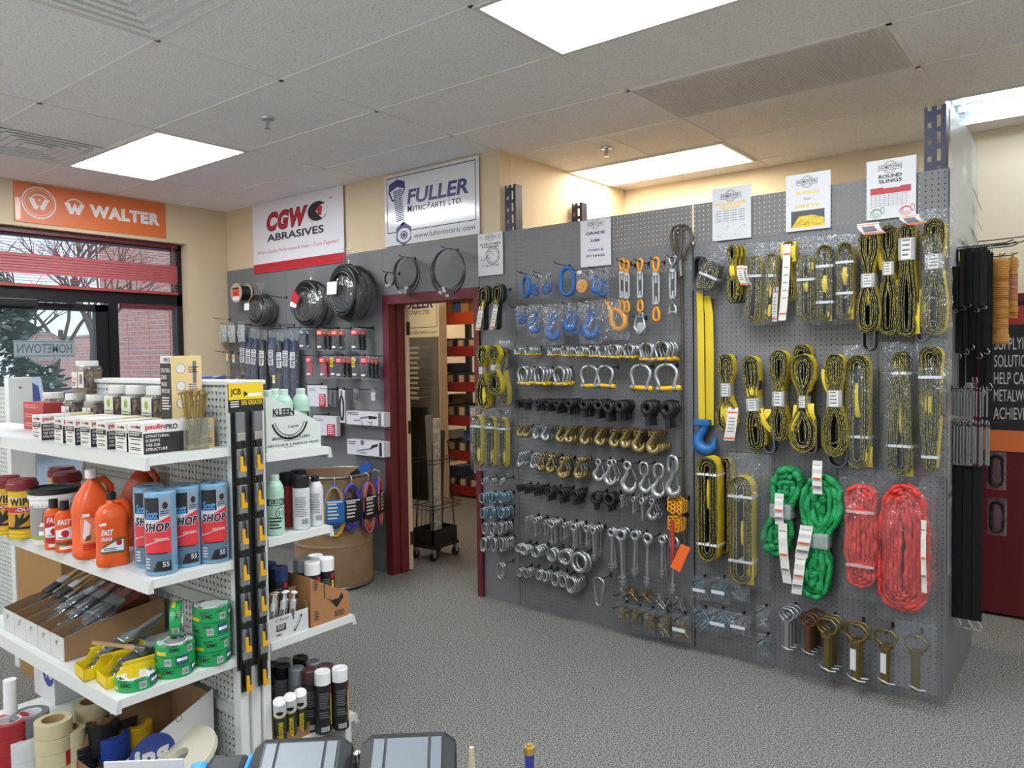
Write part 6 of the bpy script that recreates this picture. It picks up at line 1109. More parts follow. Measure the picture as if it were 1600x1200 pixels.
# clear jars of screws
jarp = film('jar_plastic', 'f2f2ee', .06, .6); scr = M('screw_bronze', '8a7358', .4, .5, vary=(70, '4a3c30', .42, .58)); lidw = M('lid_white', 'd7d6d2', .5)
def mkjar(lab):
    def mk():
        r = thing('screw_jar', '', ''); w, h = .062, .15
        def sq(r_, z, n=24): return [(r_*(abs(math.cos(t))**.45)*(1 if math.cos(t) > 0 else -1), r_*(abs(math.sin(t))**.45)*(1 if math.sin(t) > 0 else -1), z) for t in [2*PI*i/n for i in range(n)]]
        def loft(rs, m, mi=0):
            n = 24; b = []
            for q in rs: b += sq(*q)
            m.add(b, [(i*n+j, i*n+(j+1) % n, (i+1)*n+(j+1) % n, (i+1)*n+j) for i in range(len(rs)-1) for j in range(n)], mi, True); return m
        loft([(.001, .004), (w-.004, .004), (w-.003, .06), (w-.004, h*.72), (w*.5, h*.76), (.001, h*.75)], MB()).build('screws', scr, r)
        b = loft([(.001, .001), (w-.004, 0), (w, .008), (w-.003, .05), (w-.003, .085), (w, h*.7), (w*.93, h*.8), (w*.86, h*.84)], MB()); b.build('jar', jarp, r)
        g = random.Random(4); c = MB()
        for k in range(45): a, u = g.uniform(0, 2*PI), g.uniform(.01, h*.7); p = Vector(((w-.005)*math.cos(a)*1.05, (w-.005)*math.sin(a)*1.05, u)); q = Vector((g.uniform(-1, 1), g.uniform(-1, 1), g.uniform(-1, 1)))*.012; c.cyl(p-q, p+q, .0022, n=5)
        c.build('loose_screws', M('screw_steel', 'a08f78', .35, .7), r)
        MB().lathe([(.001, h), (w*.88, h), (w*.92, h-.004), (w*.92, h*.84), (w*.86, h*.83)], 28).build('lid', lidw, r)
        if lab: a = MB().rect(-.05, .012, .05, .088, 0, 0).disc(.0, .066, .02, 1, 4, 20, .014).text('REO', -.014, .058, .014, .074, 2, 3, .02).rect(-.05, .012, .05, .02, 1, 2).lines(-.042, .03, .03, .046, 2, 1, 3).bars(.03, .028, .046, .044, 1, 1); a.face((0, -w-.002, .032)); a.build('label', [bwhite, bblack, bred, M('label_green', '5d7d24', .5), M('label_lime', 'b9cf4a', .5)], r)
        else: a = MB().rect(-.045, .03, -.002, .1, 0, 0).rect(.004, .03, .045, .1, 0, 0).rect(-.042, .06, -.005, .078, 1, 2).lines(-.042, .034, -.008, .055, 3, 1, 1).bars(.014, .045, .036, .09, 1, 1, 9); a.face((0, -w-.002, 0)); a.build('label', [bwhite, bblack, M('label_peach', 'e0a489', .5)], r)
        return r
    return mk
JA, JB = Proto(mkjar(1), 'screw_jar'), Proto(mkjar(0), 'screw_jar')
jy = N1+.30
for k, (px, P_, lb) in enumerate(((232, JA, 'clear screw jar with a green-spotted label, rightmost of three'), (200, JA, 'clear screw jar with a green-spotted label, middle of three'), (173, JA, 'clear screw jar with a green-spotted label, leftmost of three'), (138, JB, 'clear screw jar behind the boxes, under the single raised jar'), (105, JB, 'clear screw jar behind the boxes, second from the left'), (70, JB, 'clear screw jar behind the boxes, leftmost'))):
    q = PY(px, 660, N1+.245+(0 if k < 3 else -.0)); P_((q.x, N1+.285, Z1+.0005), lb, 'screw jar', 'clear jars of screws', (0, 0, 0), (.8 if k < 3 else .9, .72, 1.42 if k < 3 else 1.13))
q = PY(138, 625, N1+.285); JB((q.x, N1+.285, Z1+.1705), 'clear jar of brown screws raised on top of the others', 'screw jar', 'clear jars of screws', (0, 0, .25), (.85, .75, .98))
# tall box, cup of long screws, red cartons
p = PX(283, 666, GXE-.16); w, l, h = .075, .115, PX(283, 556, GXE-.16).z-Z1; m = MB().box((0, 0, 0), (w, l, h), 0, .0015); a = MB().rect(0, .3*h, w, .92*h, 0, 1).text('PRO', .35*w, .93*h, .95*w, .98*h, 0, 1, .03)
for i, t in enumerate(('STRUCTURAL', 'SCREWS', 'VIS DE', 'STRUCTURE')): a.text(t, .08*w, (.82-.075*i)*h, (.1+.082*len(t))*w, (.865-.075*i)*h, 1, 0, .02)
a.lines(.1*w, .4*h, .9*w, .55*h, 5, 1, 0).lines(.1*w, .05*h, .9*w, .22*h, 4, 0, 1); a.face((0, 0, 0)); m.merge(a); a = MB().rect(0, 0, l, h, 0, 3).rect(.55*l, .55*h, .75*l, .62*h, 1, 1).cyl((0, 0, 0), (0, 0, .001), .001)
for i in range(4): a.disc(.3*l, (.86-.19*i)*h, .16*l, 1, 0, 20, .055*h).ring(.3*l, (.86-.19*i)*h, .16*l, .015*l, 2, 4, 20, 0, 360, .055*h/(.16*l)).lines(.55*l, (.8-.19*i)*h, .92*l, (.88-.19*i)*h, 3, 1, 4)
a.rect(.7*l, .7*h, .82*l, .94*h, 1, 4).rect(.1*l, .05*h, .45*l, .1*h, 1, 2); a.face((w, 0, 0), (0, 1, 0)); m.merge(a); tag(m.build('screw_display_box', BXM, None, (p.x-w, N1+.165, Z1+.0005)), 'tall cream screw carton with round pictures standing on the top shelf', 'carton')
p = PX(322, 690, GXE-.06); cx, cy = GXE-.075, N1+.19; r = thing('acrylic_cup', 'clear acrylic cup on the top shelf holding long gold screws', 'cup', (cx, cy, Z1+.0005)); acr = film('acrylic', 'f4f8f6', .06, .7); MB().box((-.04, -.04, 0), (.04, .04, .006)).box((-.04, -.04, .006), (.04, -.037, .11)).box((-.04, .037, .006), (.04, .04, .11)).box((-.04, -.037, .006), (-.037, .037, .11)).box((.037, -.037, .006), (.04, .037, .11)).build('cup', acr, r); MB().rect(-.03, .06, .0, .1).face((0, -.0405, 0)).build('label', bwhite, r)
def lscr():
    return MB().cyl((0, 0, 0), (0, 0, .185), .0032, n=7).cyl((0, 0, .185), (0, 0, .19), .009, n=6, sm=False).cyl((0, 0, .183), (0, 0, .1855), .012, n=12).cyl((0, 0, 0), (0, 0, .07), .0042, n=6).build('long_screw', M('screw_gold', 'a8905a', .3, .8))
LS = Proto(lscr); g = random.Random(6)
for k in range(16): a, b = g.uniform(-.026, .026), g.uniform(-.026, .026); LS((cx+a, cy+b, Z1+.008+g.uniform(0, .012)), 'long gold screw standing in the clear acrylic cup', 'screw', 'long screws in the acrylic cup', (-b*9*.6+g.uniform(-.1, .1), a*9*.7+g.uniform(-.1, .1), 0))
q0, q1 = PY(37, 660, 1.40), PY(68, 660, 1.40)
for k in range(3): tag(MB().box((0, 0, 0), (q1.x-q0.x, .09, .042), 0, .002).merge(MB().lines(.02, .01, .2, .03, 2, 0, 1, .3).face((0, 0, 0))).build('red_carton', [M('carton_red', 'a83a3c', .5), M('carton_print', 'd8a09c', .5)], None, (q0.x, 1.40, Z1+.001+.0425*k)), 'red carton stacked at the left of the top shelf, %s' % ('lowest of three', 'middle of three', 'topmost of three')[k], 'carton', 'red cartons on the top shelf')
# ---------------- second shelf
def label_wrap(r_, art, mats, root, nm='label'): art.wrap(r_); return art.build(nm, mats, root)
def tub(px, py, lb):
    p = stand(px, py, Z2, .05); r = thing('wipes_tub', lb, 'wipes tub', tuple(p), facing(p), 'yellow tubs of wipes'); ty = M('tub_yellow', 'd9b01c', .4)
    MB().lathe([(.001, 0), (.05, 0), (.052, .004), (.052, .012), (.05, .015), (.052, .02), (.052, .028), (.05, .031), (.052, .036), (.052, .19), (.05, .2), (.001, .2)], 28).build('body', ty, r); MB().lathe([(.05, .195), (.058, .198), (.058, .222), (.053, .228), (.05, .24), (.02, .243), (.001, .243)], 28).build('lid', M('lid_maroon', '7c1f2c', .4), r)
    a = MB().rect(-.075, .16, .075, .17, 0, 3).text('WIPES', -.05, .135, .05, .168, 0, 1, .05).rect(-.075, .108, .075, .13, 0, 2).text('-OUT', -.03, .112, .035, .127, 1, 3, .02).rect(-.075, .045, .075, .105, 0, 4).poly([(-.035, .05), (-.02, .05), (.01, .07), (.03, .095), (.024, .1), (-.002, .082), (.004, .103), (-.004, .104), (-.014, .083), (-.022, .102), (-.03, .1), (-.03, .075)][::-1], 1, 1).rect(-.075, .04, .075, .05, 2, 1); label_wrap(.052, a, [ty, ink, redi, paper, M('tub_amber', 'c8901a', .5)], r); return r
tub(12, 836, 'yellow wipes tub with a maroon lid, leftmost in front'); tub(38, 842, 'yellow wipes tub with a maroon lid, right of the leftmost'); 
for px, py, lb in ((92, 838, 'yellow wipes tub behind the white bucket, rear one'), (106, 846, 'yellow wipes tub just behind the white bucket')): 
    q = PY(px, 760, 1.44 if px < 100 else 1.40); r = tub(px, py, lb); r.location = (q.x, 1.455 if px < 100 else 1.40, Z2+.0005)
p = stand(88, 851, Z2, .085); r = thing('white_bucket', 'grey and white pail of wipes with a black lid on the second shelf', 'bucket', tuple(p), facing(p)); R = .088
MB().lathe([(.001, 0), (R*.9, 0), (R*.92, .01), (R, .175), (R*1.04, .178), (R*1.04, .2), (R, .2)], 32).build('pail', W_, r); MB().lathe([(R*1.02, .195), (R*1.07, .198), (R*1.07, .215), (R*.98, .218), (R*.95, .21), (.001, .21)], 32).build('lid', K_, r)
a = MB().rect(-.12, .035, .12, .165, 0, 0).poly([(-.05, .09), (.05, .085), (.06, .13), (-.04, .14)], 1, 1).poly([(-.06, .075), (.08, .07), (.05, .085), (-.05, .09)], 2, 2).rect(-.06, .04, -.035, .056, 3, 2).rect(-.03, .04, -.005, .054, 3, 2).rect(-.12, .022, .12, .035, 0, 3).lines(-.08, .145, .05, .158, 2, 3, 2); label_wrap(R*.985, a, [M('pail_grey', '8d8d8c', .5), M('pail_dark', '5f5f60', .5), W_, M('pail_green', '8aa53a', .5)], r)
orp = M('bottle_orange', 'e0581c', .35)
def lab_orange(s, big=0):
    a = MB().rect(-.028*s, .02*s, .028*s, .115*s, 0, 0); 
    if not big: return a.text('FAST', -.02*s, .095*s, .015*s, .112*s, 1, 1, .03, .2).poly([(-.028*s, .06*s), (.028*s, .088*s), (.028*s, .035*s), (-.028*s, .03*s)][::-1], 1, 1).disc(-.002*s, .058*s, .012*s, 2, 2, 14, .01*s).rect(-.024*s, .02*s, .02*s, .03*s, 1, 1).lines(-.024*s, .034*s, .01*s, .045*s, 2, 2, 3)
    return a
def bottle(px, py, lb, red):
    p = stand(px, py, Z2, .03); r = thing('orange_bottle', lb, 'bottle', tuple(p), facing(p), 'small orange hand cleaner bottles'); MB().lathe([(.001, 0), (.032, 0), (.034, .006), (.034, .13), (.03, .148), (.014, .158), (.013, .17)], 24, sx=1, sy=.75).build('body', orp, r); MB().lathe([(.016, .16), (.016, .192), (.001, .192)], 18).build('cap', K_, r)
    a = MB().rect(-.03, .04, .03, .13, 0, 3 if red else 0).text('FAST', -.024, .105, .02, .126, 1, 1, .03, .2).poly([(-.03, .05), (.03, .05), (.03, .1), (-.03, .085)], 1, 1).disc(0, .072, .013, 2, 3, 16).rect(-.03, .03, .03, .042, 0, 3 if red else 2).rect(-.02, .012, .02, .024, 0, 1).lines(-.024, .052, .018, .06, 2, 3, 4); a.slice(.008); a.v = [(q[0], -.75*math.sqrt(max(0, .0346**2-q[0]**2))-.0006-.0003*q[2], q[1]) for q in a.v]; a.build('label', [orp, W_, M('label_olive', '55603a', .5), redi, ink], r)
bottle(86, 860, 'small orange bottle with a red label, left of two', 1); bottle(103, 864, 'small orange bottle with a green label, right of two', 0)
def jug(p, rz, w, dp, h, lb, cone, capm, dark=False):
    r = thing('orange_jug', lb, 'jug', tuple(p), rz, 'orange hand cleaner jugs'); om = M('jug_dark_orange', 'b8431a', .4) if dark else orp; n = 28
    prof = [(.001, 0), (.94, 0), (1, .02), (1, .12), (.97, .13), (.97, .5), (1, .53), (.98, .6), (.8, .74), (.45, .88), (.24, .93), (.24, 1.0)] if cone else [(.001, 0), (.94, 0), (1, .02), (1, .14), (.97, .16), (.97, .6), (1, .64), (.95, .76), (.7, .86), (.3, .9), (.26, .97)]
    m = MB(); v = []
    for q, z in prof:
        for j in range(n):
            t = 2*PI*j/n; e = .55 if q > .6 else 1; cx, sy = math.cos(t), math.sin(t); v.append((w/2*q*abs(cx)**e*(1 if cx > 0 else -1), dp/2*q*abs(sy)**e*(1 if sy > 0 else -1), z*h))
    m.add(v, [(i*n+j, i*n+(j+1) % n, (i+1)*n+(j+1) % n, (i+1)*n+j) for i in range(len(prof)-1) for j in range(n)], 0, True); m.build('body', om, r)
    MB().tube([(w*.1, 0, h*.92), (w*.32, 0, h*.93), (w*.47, 0, h*.84), (w*.47, 0, h*.66), (w*.42, 0, h*.56)], [.011, .012, .013, .013, .011], 8).build('handle', om, r)
    MB().lathe([(w*.14, h*.96), (w*.15, h*.965), (w*.15, h*1.06), (w*.13, h*1.07), (.001, h*1.07)], 18).build('cap', capm, r)
    if not dark:
        a = MB()
        if cone: a.rect(-.4*w, .2*h, .12*w, .5*h, 0, 5).poly([(-.36*w, .26*h), (-.22*w, .26*h), (-.16*w, .42*h), (-.3*w, .49*h)], 1, 1).rect(-.0*w, .3*h, .06*w, .48*h, 1, 3).lines(-.36*w, .1*h, .05*w, .18*h, 3, 0, 3).rect(-.4*w, .515*h, -.18*w, .555*h, 0, 1).poly([(-.3*w, .22*h), (-.16*w, .24*h), (-.17*w, .3*h), (-.28*w, .28*h)], 2, 2)
        else: a.text('FAST', -.36*w, .46*h, -.0*w, .55*h, 0, 1, .04, .3).text('ORANGE', -.36*w, .385*h, -.04*w, .44*h, 0, 1, .03, .2).poly([(-.4*w, .2*h), (.34*w, .2*h), (.34*w, .42*h), (.1*w, .42*h), (-.4*w, .29*h)], 0, 2).poly([(-.38*w, .23*h), (.3*w, .23*h), (.3*w, .39*h), (.1*w, .38*h), (-.38*w, .27*h)], 1, 1).disc(.16*w, .35*h, .09*w, 2, 3, 18, .045*h).lines(-.3*w, .235*h, .2*w, .28*h, 2, 2, 4).rect(-.4*w, .61*h, -.2*w, .65*h, 0, 1)
        a.slice(.012); a.v = [(q[0], -dp/2*.995*(1-min(.99, abs(q[0]*2/w/.97))**(2/.55))**(.275)-.001-.0004*q[2], q[1]) for q in a.v]; a.build('label', [om, W_, M('label_olive', '55603a', .5), redi, ink, M('jug_label', 'ec8a62', .5)], r)
    return r
p = stand(147, 874, Z2, .07); jug(p, facing(p)+.25, .135, .115, .30, 'tall orange jug with a long sloping neck and white cap', True, W_)
p = stand(177, 887, Z2, .055); jug(p, facing(p)+.1, .105, .085, .24, 'shorter orange jug with a slanted label and black cap', False, K_)
q = PY(222, 760, 1.44); jug(Vector((q.x, 1.435, Z2+.0005)), .5, .15, .1, .31, 'dark orange jug standing behind the blue towel rolls', True, K_, True)
# shop towels
blu = M('towel_blue', '8fbcd6', .55, bump=(120, .3, .004)); wrapm = film('towel_wrap', 'eaf4fa', .04, .5, 14)
def mk_towel():
    r = thing('towel_roll', '', ''); R, h = .066, .28; MB().lathe([(.018, h-.002), (R-.004, h), (R, h-.006), (R, .006), (R-.004, 0), (.018, .002)], 36).build('roll', blu, r)
    MB().lathe([(.02, h+.003), (R*.8, h+.006), (R+.003, h-.004), (R+.0035, .1), (R+.003, .004), (R*.8, -.0004)], 30).build('wrapper', wrapm, r)
    a = MB().rect(-.06, .014, .06, .262, 0, 0).rect(-.06, .19, .012, .262, 1, 1).rect(.014, .2, .06, .262, 1, 2).disc(.037, .235, .012, 2, 1, 14).lines(.018, .204, .055, .218, 2, 2, 1).text('Scott', -.05, .192, .006, .222, 2, 3, .02, .15)
    a.poly([(-.06, .105), (.06, .13), (.06, .2), (-.06, .16)], 3, 4).text('SHOP', -.056, .147, .056, .18, 5, 0, .1, .2).text('SHOP', -.054, .149, .054, .178, 6, 1, .05, .2).text('ORIGINAL', -.01, .118, .052, .128, 5, 0, .015).poly([(-.06, .03), (.06, .05), (.06, .13), (-.06, .1)], 2, 4)
    a.rect(-.06, .014, .06, .075, 3, 5).lines(-.05, .068, .05, .078, 1, 4, 1).poly([(-.02, .016), (.058, .016), (.055, .05), (.0, .05)], 4, 1).text('55', .02, .03, .048, .047, 5, 0, .02).lines(-.055, .02, -.03, .06, 4, 5, 0); label_wrap(R+.003, a, [paper, M('towel_black', '1d1f26', .45), M('towel_grey', '8a95a3', .5), M('towel_script', '5c9fe0', .5), M('towel_red', 'd2343a', .45), M('towel_mid', '5a7186', .5)], r); return r
TW_ = Proto(mk_towel, 'towel_roll')
for x, y, rz, lb in ((-2.64, 1.30, -.15, 'blue shop towel roll with red label, leftmost of four'), (-2.512, 1.274, -.25, 'blue shop towel roll with red label, second from left and nearest'), (-2.536, 1.374, .0, 'blue shop towel roll with red label, third from left'), (-2.504, 1.462, .05, 'blue shop towel roll with red label, beside the brush strip')):
    TW_((x, y, Z2+.001), lb, 'towel roll', 'blue shop towel rolls', (0, 0, facing(Vector((x, y, 0)))+rz), (.755, .755, 1))
# ---------------- third shelf: brush tray, yellow bins, green tape
kb = M('kraft_board', '8f6f4e', .75); xr = PZ(97, 1036, Z3).x; tr = thing('brush_tray', 'long open cardboard tray divided into lanes of paintbrushes', 'cardboard tray', (0, 0, 0)); y0, y1 = N3+.02, SPY0-.03; lanes = [xr-.115*i for i in range(6)]; lanes = [x for x in lanes if x > GX0+.02]; xl = lanes[-1]
MB().box((xl, y0, Z3+.0005), (xr, y1, Z3+.004)).box((xl, y1-.004, Z3+.004), (xr, y1, Z3+.13)).build('base', kb, tr)
for x in lanes:
    P = [(y0, 0), (y1, 0), (y1, .14), (y0+.1, .11), (y0, .085)]; m = MB().prism(P, 0, .003, mat=Matrix(((0, 0, 1, x-.0015), (1, 0, 0, 0), (0, 1, 0, Z3+.002), (0, 0, 0, 1)))); m.build('divider', kb, tr)
for i in range(len(lanes)-1):
    w = lanes[i]-lanes[i+1]; o = MB().box((lanes[i+1]+.002, y0-.003, Z3+.002), (lanes[i]-.002, y0, Z3+.085)).build('front_flap', M('flap_white', 'c8c9c8', .6), tr); MB().text(('4"', '3"', '1"', '2"', '1"')[i % 5], 0, 0, .022, .02, 0, 0, .01).face((lanes[i+1]+w*.4, y0-.0035, Z3+.05)).build('handwriting', gry, o)
wood = M('brush_wood', 'b08f64', .5); bris = M('bristle_dark', '2f2b2b', .8, bump=(200, .6, .003)); ferr = M('ferrule_bright', 'c9cbcc', .25, .9)
def mk_brush(hm, w, bag):
    def mk():
        r = thing('paint_brush', '', ''); MB().box((-w/2, -.06, -.007), (w/2, 0, .007), 0, .003).build('bristles', bris, r); MB().box((-w/2-.001, 0, -.008), (w/2+.001, .04, .008), 0, .002).build('ferrule', ferr, r)
        P = [(-w/2*.85, .04), (-w*.22, .075), (-.011, .1), (-.013, .17), (-.006, .19), (.006, .19), (.013, .17), (.011, .1), (w*.22, .075), (w/2*.85, .04)]; MB().prism(P[::-1], -.006, .006).build('handle', hm, r)
        if bag: MB().box((-w/2-.008, -.07, -.011), (w/2+.008, .08, .011), 0, .006).build('wrapper', wrapm, r)
        return r
    return mk
rhm = M('handle_red', 'a52a30', .4); BR = {'w': Proto(mk_brush(wood, .05, 0)), 'r': Proto(mk_brush(rhm, .06, 1)), 'rw': Proto(mk_brush(rhm, .085, 1)), 's': Proto(mk_brush(M('handle_grey', '7c7c78', .5), .05, 1))}
g = random.Random(12); LN = ['rightmost', 'second', 'third', 'fourth', 'fifth']
for i in range(len(lanes)-1):
    for k in range(4):
        kd = ('rw', 'r', 'r', 'w', 'w')[i % 5]; xx = (lanes[i]+lanes[i+1])/2+g.uniform(-.02, .02); BR[kd]((xx, y0+.085+.035*k, Z3+.068+.026*k), '%s paintbrush, %s in the %s lane of the cardboard tray' % ({'rw': 'wide red-handled', 'r': 'red-handled', 'w': 'wooden-handled'}[kd], ORD[k], LN[i]), 'paintbrush', 'paintbrushes in the cardboard tray', (.42, 0, g.uniform(-.15, .1)), 1)
yb = M('bin_yellow', 'e0c414', .45)
def mk_bin():
    r = thing('yellow_bin', '', ''); w, l, h = .105, .20, .075; m = MB(); t = .003; S = [(0, 0), (l, 0), (l, h), (.06, h), (.03, h*.55), (0, h*.5)]
    Mx = lambda x: Matrix(((0, 0, 1, x), (1, 0, 0, 0), (0, 1, 0, 0), (0, 0, 0, 1)))
    for x in (-w/2, w/2-t): m.prism(S, 0, t, mat=Mx(x))
    m.box((-w/2, 0, 0), (w/2, l, t)).box((-w/2, l-t, 0), (w/2, l, h+.005)).box((-w/2, 0, 0), (w/2, t, h*.5)).box((-w/2-.004, .05, h-.006), (-w/2, l, h)).box((w/2, .05, h-.006), (w/2+.004, l, h))
    for q in range(3): m.box((w/2, .08, .012+.016*q), (w/2+.0015, l-.015, .022+.016*q))
    m.build('tray', yb, r); return r
YBN = Proto(mk_bin, 'yellow_bin')
for k, (px, py, lb) in enumerate(((118, 1056, 'yellow plastic bin full of wrapped brushes, left of two'), (152, 1068, 'yellow plastic bin with a wooden brush, right of two'))):
    q = PZ(px, py, Z3); xx = q.x+.03; YBN((xx, q.y, Z3+.0005), lb, 'plastic bin', 'yellow plastic bins', (0, 0, -.12), (.95, 1.0 if k == 0 else 1.05, 1))
    for j in range(4): BR['w' if k and j == 3 else 's']((xx-.02+.014*j, q.y+.095+.012*j, Z3+.03+.02*j), '%s small brush in the %s yellow bin' % (NTH[j], ('left', 'right')[k]), 'paintbrush', 'brushes in the yellow bins', (.35, .1, PI-.25 if (k and j == 3) else -.2+.08*j), .85)
tg_ = M('tape_green', '1f9a55', .4)
def mk_tape(body, inner, art=1, R=.063, h=.05, ri=.038, nm='tape_roll'):
    def mk():
        r = thing(nm, '', ''); MB().lathe([(ri, 0), (R-.001, 0), (R, .001), (R, h-.001), (R-.001, h), (ri, h)], 40).build('tape', body, r); MB().lathe([(ri-.003, h+.0003), (ri, h+.0005), (ri, -.0002), (ri-.003, 0), (ri-.003, h+.0003)], 32).build('core', inner, r)
        if art == 1:
            b = MB().lathe([(ri, h+.0008), (R-.006, h+.0008)], 40, 0)
            for k in range(4): t = MB().text('DMC', -.016, -.006, .016, .006, 0, 1, .03); a = k*PI/2+.4; t.v = [(q[0]*math.cos(a)-(q[1]+(R+ri)/2-.002)*math.sin(a), q[0]*math.sin(a)+(q[1]+(R+ri)/2-.002)*math.cos(a), h+.0014) for q in t.v]; b.merge(t)
            b.build('side_label', [M('label_silver', 'c9d2cf', .4), ink], r); a = MB().text('DMC', -.05, .017, -.015, .03, 1, 1, .03).rect(.01, .008, .032, .03, 0, 0).bars(.012, .012, .03, .027, 1, 1, 9).lines(-.005, .032, .03, .042, 2, 0, 1).rect(.045, .005, .09, .044, 0, 2).rect(.05, .02, .085, .03, 1, 0).rect(-.1, .006, -.062, .018, 0, 3).lines(-.06, .03, -.02, .04, 2, 0, 1); label_wrap(R, a, [paper, ink, M('label_teal', '1d5a66', .5), yel], r)
        elif art == 2: a = MB().rect(-.012, 0, .008, h, 0, 0); label_wrap(R, a, [redi], r)
        return r
    return mk
TP_ = {'g': Proto(mk_tape(tg_, W_)), 'gt': Proto(mk_tape(tg_, W_, 1, .063, .036)), 'clear': Proto(mk_tape(M('tape_clear', 'c8c09a', .25), M('core_brown', 'a78a66', .7), 2, .06, .052)), 'clear0': Proto(mk_tape(M('tape_clear', 'c8c09a', .25), M('core_brown', 'a78a66', .7), 0, .06, .052)),
       'red': Proto(mk_tape(M('tape_red', 'a3262e', .4), W_, 0, .062, .05)), 'grey': Proto(mk_tape(M('tape_grey', '6f7276', .4), W_, 0, .062, .05)), 'white': Proto(mk_tape(M('tape_white', 'd2d5d8', .4), W_, 0, .06, .07)), 'black': Proto(mk_tape(M('tape_black', '1d1d20', .3), M('core_orange', 'b06a3a', .6), 0, .055, .022, .03)), 'blue': Proto(mk_tape(M('tape_blue', '2546a0', .35), MATS['core_brown'], 0, .055, .022, .03)), 'yellow': Proto(mk_tape(M('tape_yellow', 'c8a51c', .35), MATS['core_brown'], 0, .055, .022, .03))}
def tape(kd, x, y, z, lb, grp, rot=(0, 0, 0)): TP_[kd]((x, y, z), lb, 'tape roll', grp, rot)
p = stand(213, 1082, Z3, .063); tape('gt', p.x, p.y, Z3+.001, 'green tape roll lying alone at the shelf corner', 'green tape rolls', (0, 0, facing(p)))
p = stand(274, 1061, Z3, .063)
for k in range(3): tape('gt', p.x+.002*k, p.y, Z3+.001+.0375*k, 'green tape roll in the left stack, %s' % ('at the bottom', 'in the middle', 'third up')[k], 'green tape rolls', (0, 0, facing(p)+(.2, -.7, .5)[k]))
tape('gt', p.x-.018, p.y+.0, Z3+.1145+.063, 'green tape roll standing upright on the left stack', 'green tape rolls', (0, PI/2, 1.0))
p = stand(332, 1042, Z3, .063); p.y = min(p.y, SPY0-.07)
for k in range(4): tape('g', p.x+.003*(k % 2), p.y, Z3+.001+.0515*k, 'green tape roll in the tall right stack, %s' % ('at the bottom', 'second up', 'third up', 'on top')[k], 'green tape rolls', (0, 0, facing(p)+(.1, .5, -.4, .3)[k]))
# ---------------- base deck
ipw = M('carton_white', 'cfcfd0', .5); ipb = M('carton_blue', '27408a', .4)
p = PY(75, 1080, SPY0-.20); r = MB().box((-.13, 0, 0), (.09, .16, .34), 0, .002); a = MB().disc(.03, .14, .062, 0, 1, 28, .07).text('ipg', -.01, .105, .07, .165, 1, 0, .04).rect(-.05, .16, -.03, .295, 1, 2); a.face((0, -.0003, 0)); r.merge(a); tag(r.build('white_carton', [ipw, ipb, M('carton_tape', 'b9b3a4', .5)], None, (p.x-.02, SPY0-.20, ZB+.0005)), 'white carton with a round blue mark at the back of the base shelf', 'carton')
q0, q1 = PX(290, 1092, GXE-.13), PX(198, 1188, GXE-.13); dd = thing('display_carton', 'open white slant-sided display carton with a blue mark on the base shelf', 'display carton', (GXE-.13, 0, 0)); ya_, yb_ = N3+.03, SPY0-.03; zt = q0.z
S = [(ya_, ZB+.001), (yb_, ZB+.001), (yb_, zt), (q1.y, q1.z), (ya_, max(ZB+.06, q1.z-.09))]
m = MB().prism(S, -.003, 0, mat=Matrix(((0, 0, 1, 0), (1, 0, 0, 0), (0, 1, 0, 0), (0, 0, 0, 1)))); a = MB().disc(0, 0, .085, 0, 1, 30).text('ipg', -.06, -.045, .06, .045, 1, 0, .05).ring(.1, .1, .012, .003, 0, 2, 14); a.face((.0005, q1.y+.085, q1.z-.03), (0, 1, 0)); m.merge(a); m.build('side_panel', [ipw, ipb, gry], dd)
MB().prism(S, -.003, 0, mat=Matrix(((0, 0, 1, -.30), (1, 0, 0, 0), (0, 1, 0, 0), (0, 0, 0, 1)))).build('side_panel', kb, dd); MB().box((-.30, yb_-.004, ZB+.002), (-.003, yb_, zt-.02)).box((-.30, ya_, ZB+.002), (-.003, yb_, ZB+.005)).box((-.30, ya_, ZB+.005), (-.003, ya_+.004, ZB+.06)).build('tray', kb, dd)
GB = 'tape rolls on the base shelf'
def bt(kd, px, py, z, n, lb):
    p = PZ(px, py, z); hh = {'clear': .053, 'clear0': .053, 'red': .051, 'grey': .051, 'white': .071, 'black': .0225, 'blue': .0225, 'yellow': .0225}[kd]
    for k in range(n): tape(kd, p.x, p.y, z+.0005-(n-1-k)*hh-hh, lb+(', %s from the top' % ('topmost', 'second', 'third', 'fourth', 'fifth')[n-1-k].replace('topmost', 'first') if n > 1 else ''), GB, (0, 0, k*.7+px))
bt('red', 14, 1124, ZB+.21, 4, 'red tape roll in the stack at the left edge'); bt('grey', 46, 1113, ZB+.21, 4, 'grey tape roll in the stack behind the red one'); bt('white', 40, 1150, ZB+.145, 2, 'white tape roll with blue band beside the red stack')
bt('clear', 83, 1123, ZB+.215, 4, 'clear tape roll with red stripe, left stack'); bt('clear0', 106, 1137, ZB+.16, 3, 'clear tape roll in the front stack'); bt('clear', 142, 1095, ZB+.215, 4, 'clear tape roll with red stripe, rear stack under the shelf')
bt('black', 128, 1160, ZB+.095, 4, 'black tape roll in the front black stack'); bt('black', 160, 1127, ZB+.16, 5, 'black tape roll with orange core in the tall stack'); bt('black', 190, 1120, ZB+.14, 5, 'black tape roll in the rear stack beside the display side'); bt('blue', 178, 1146, ZB+.115, 4, 'blue tape roll in the blue stack'); bt('yellow', 213, 1130, ZB+.115, 4, 'yellow tape roll in the yellow stack')
p = PZ(15, 1062, ZB+.33); tag(MB().cyl((0, 0, 0), (0, 0, .33), .022, n=18).rect(0, 0, .001, .001).build('paper_roll', W_, None, (p.x, p.y, ZB+.0005)), 'thin white roll standing at the left end of the base shelf', 'roll')
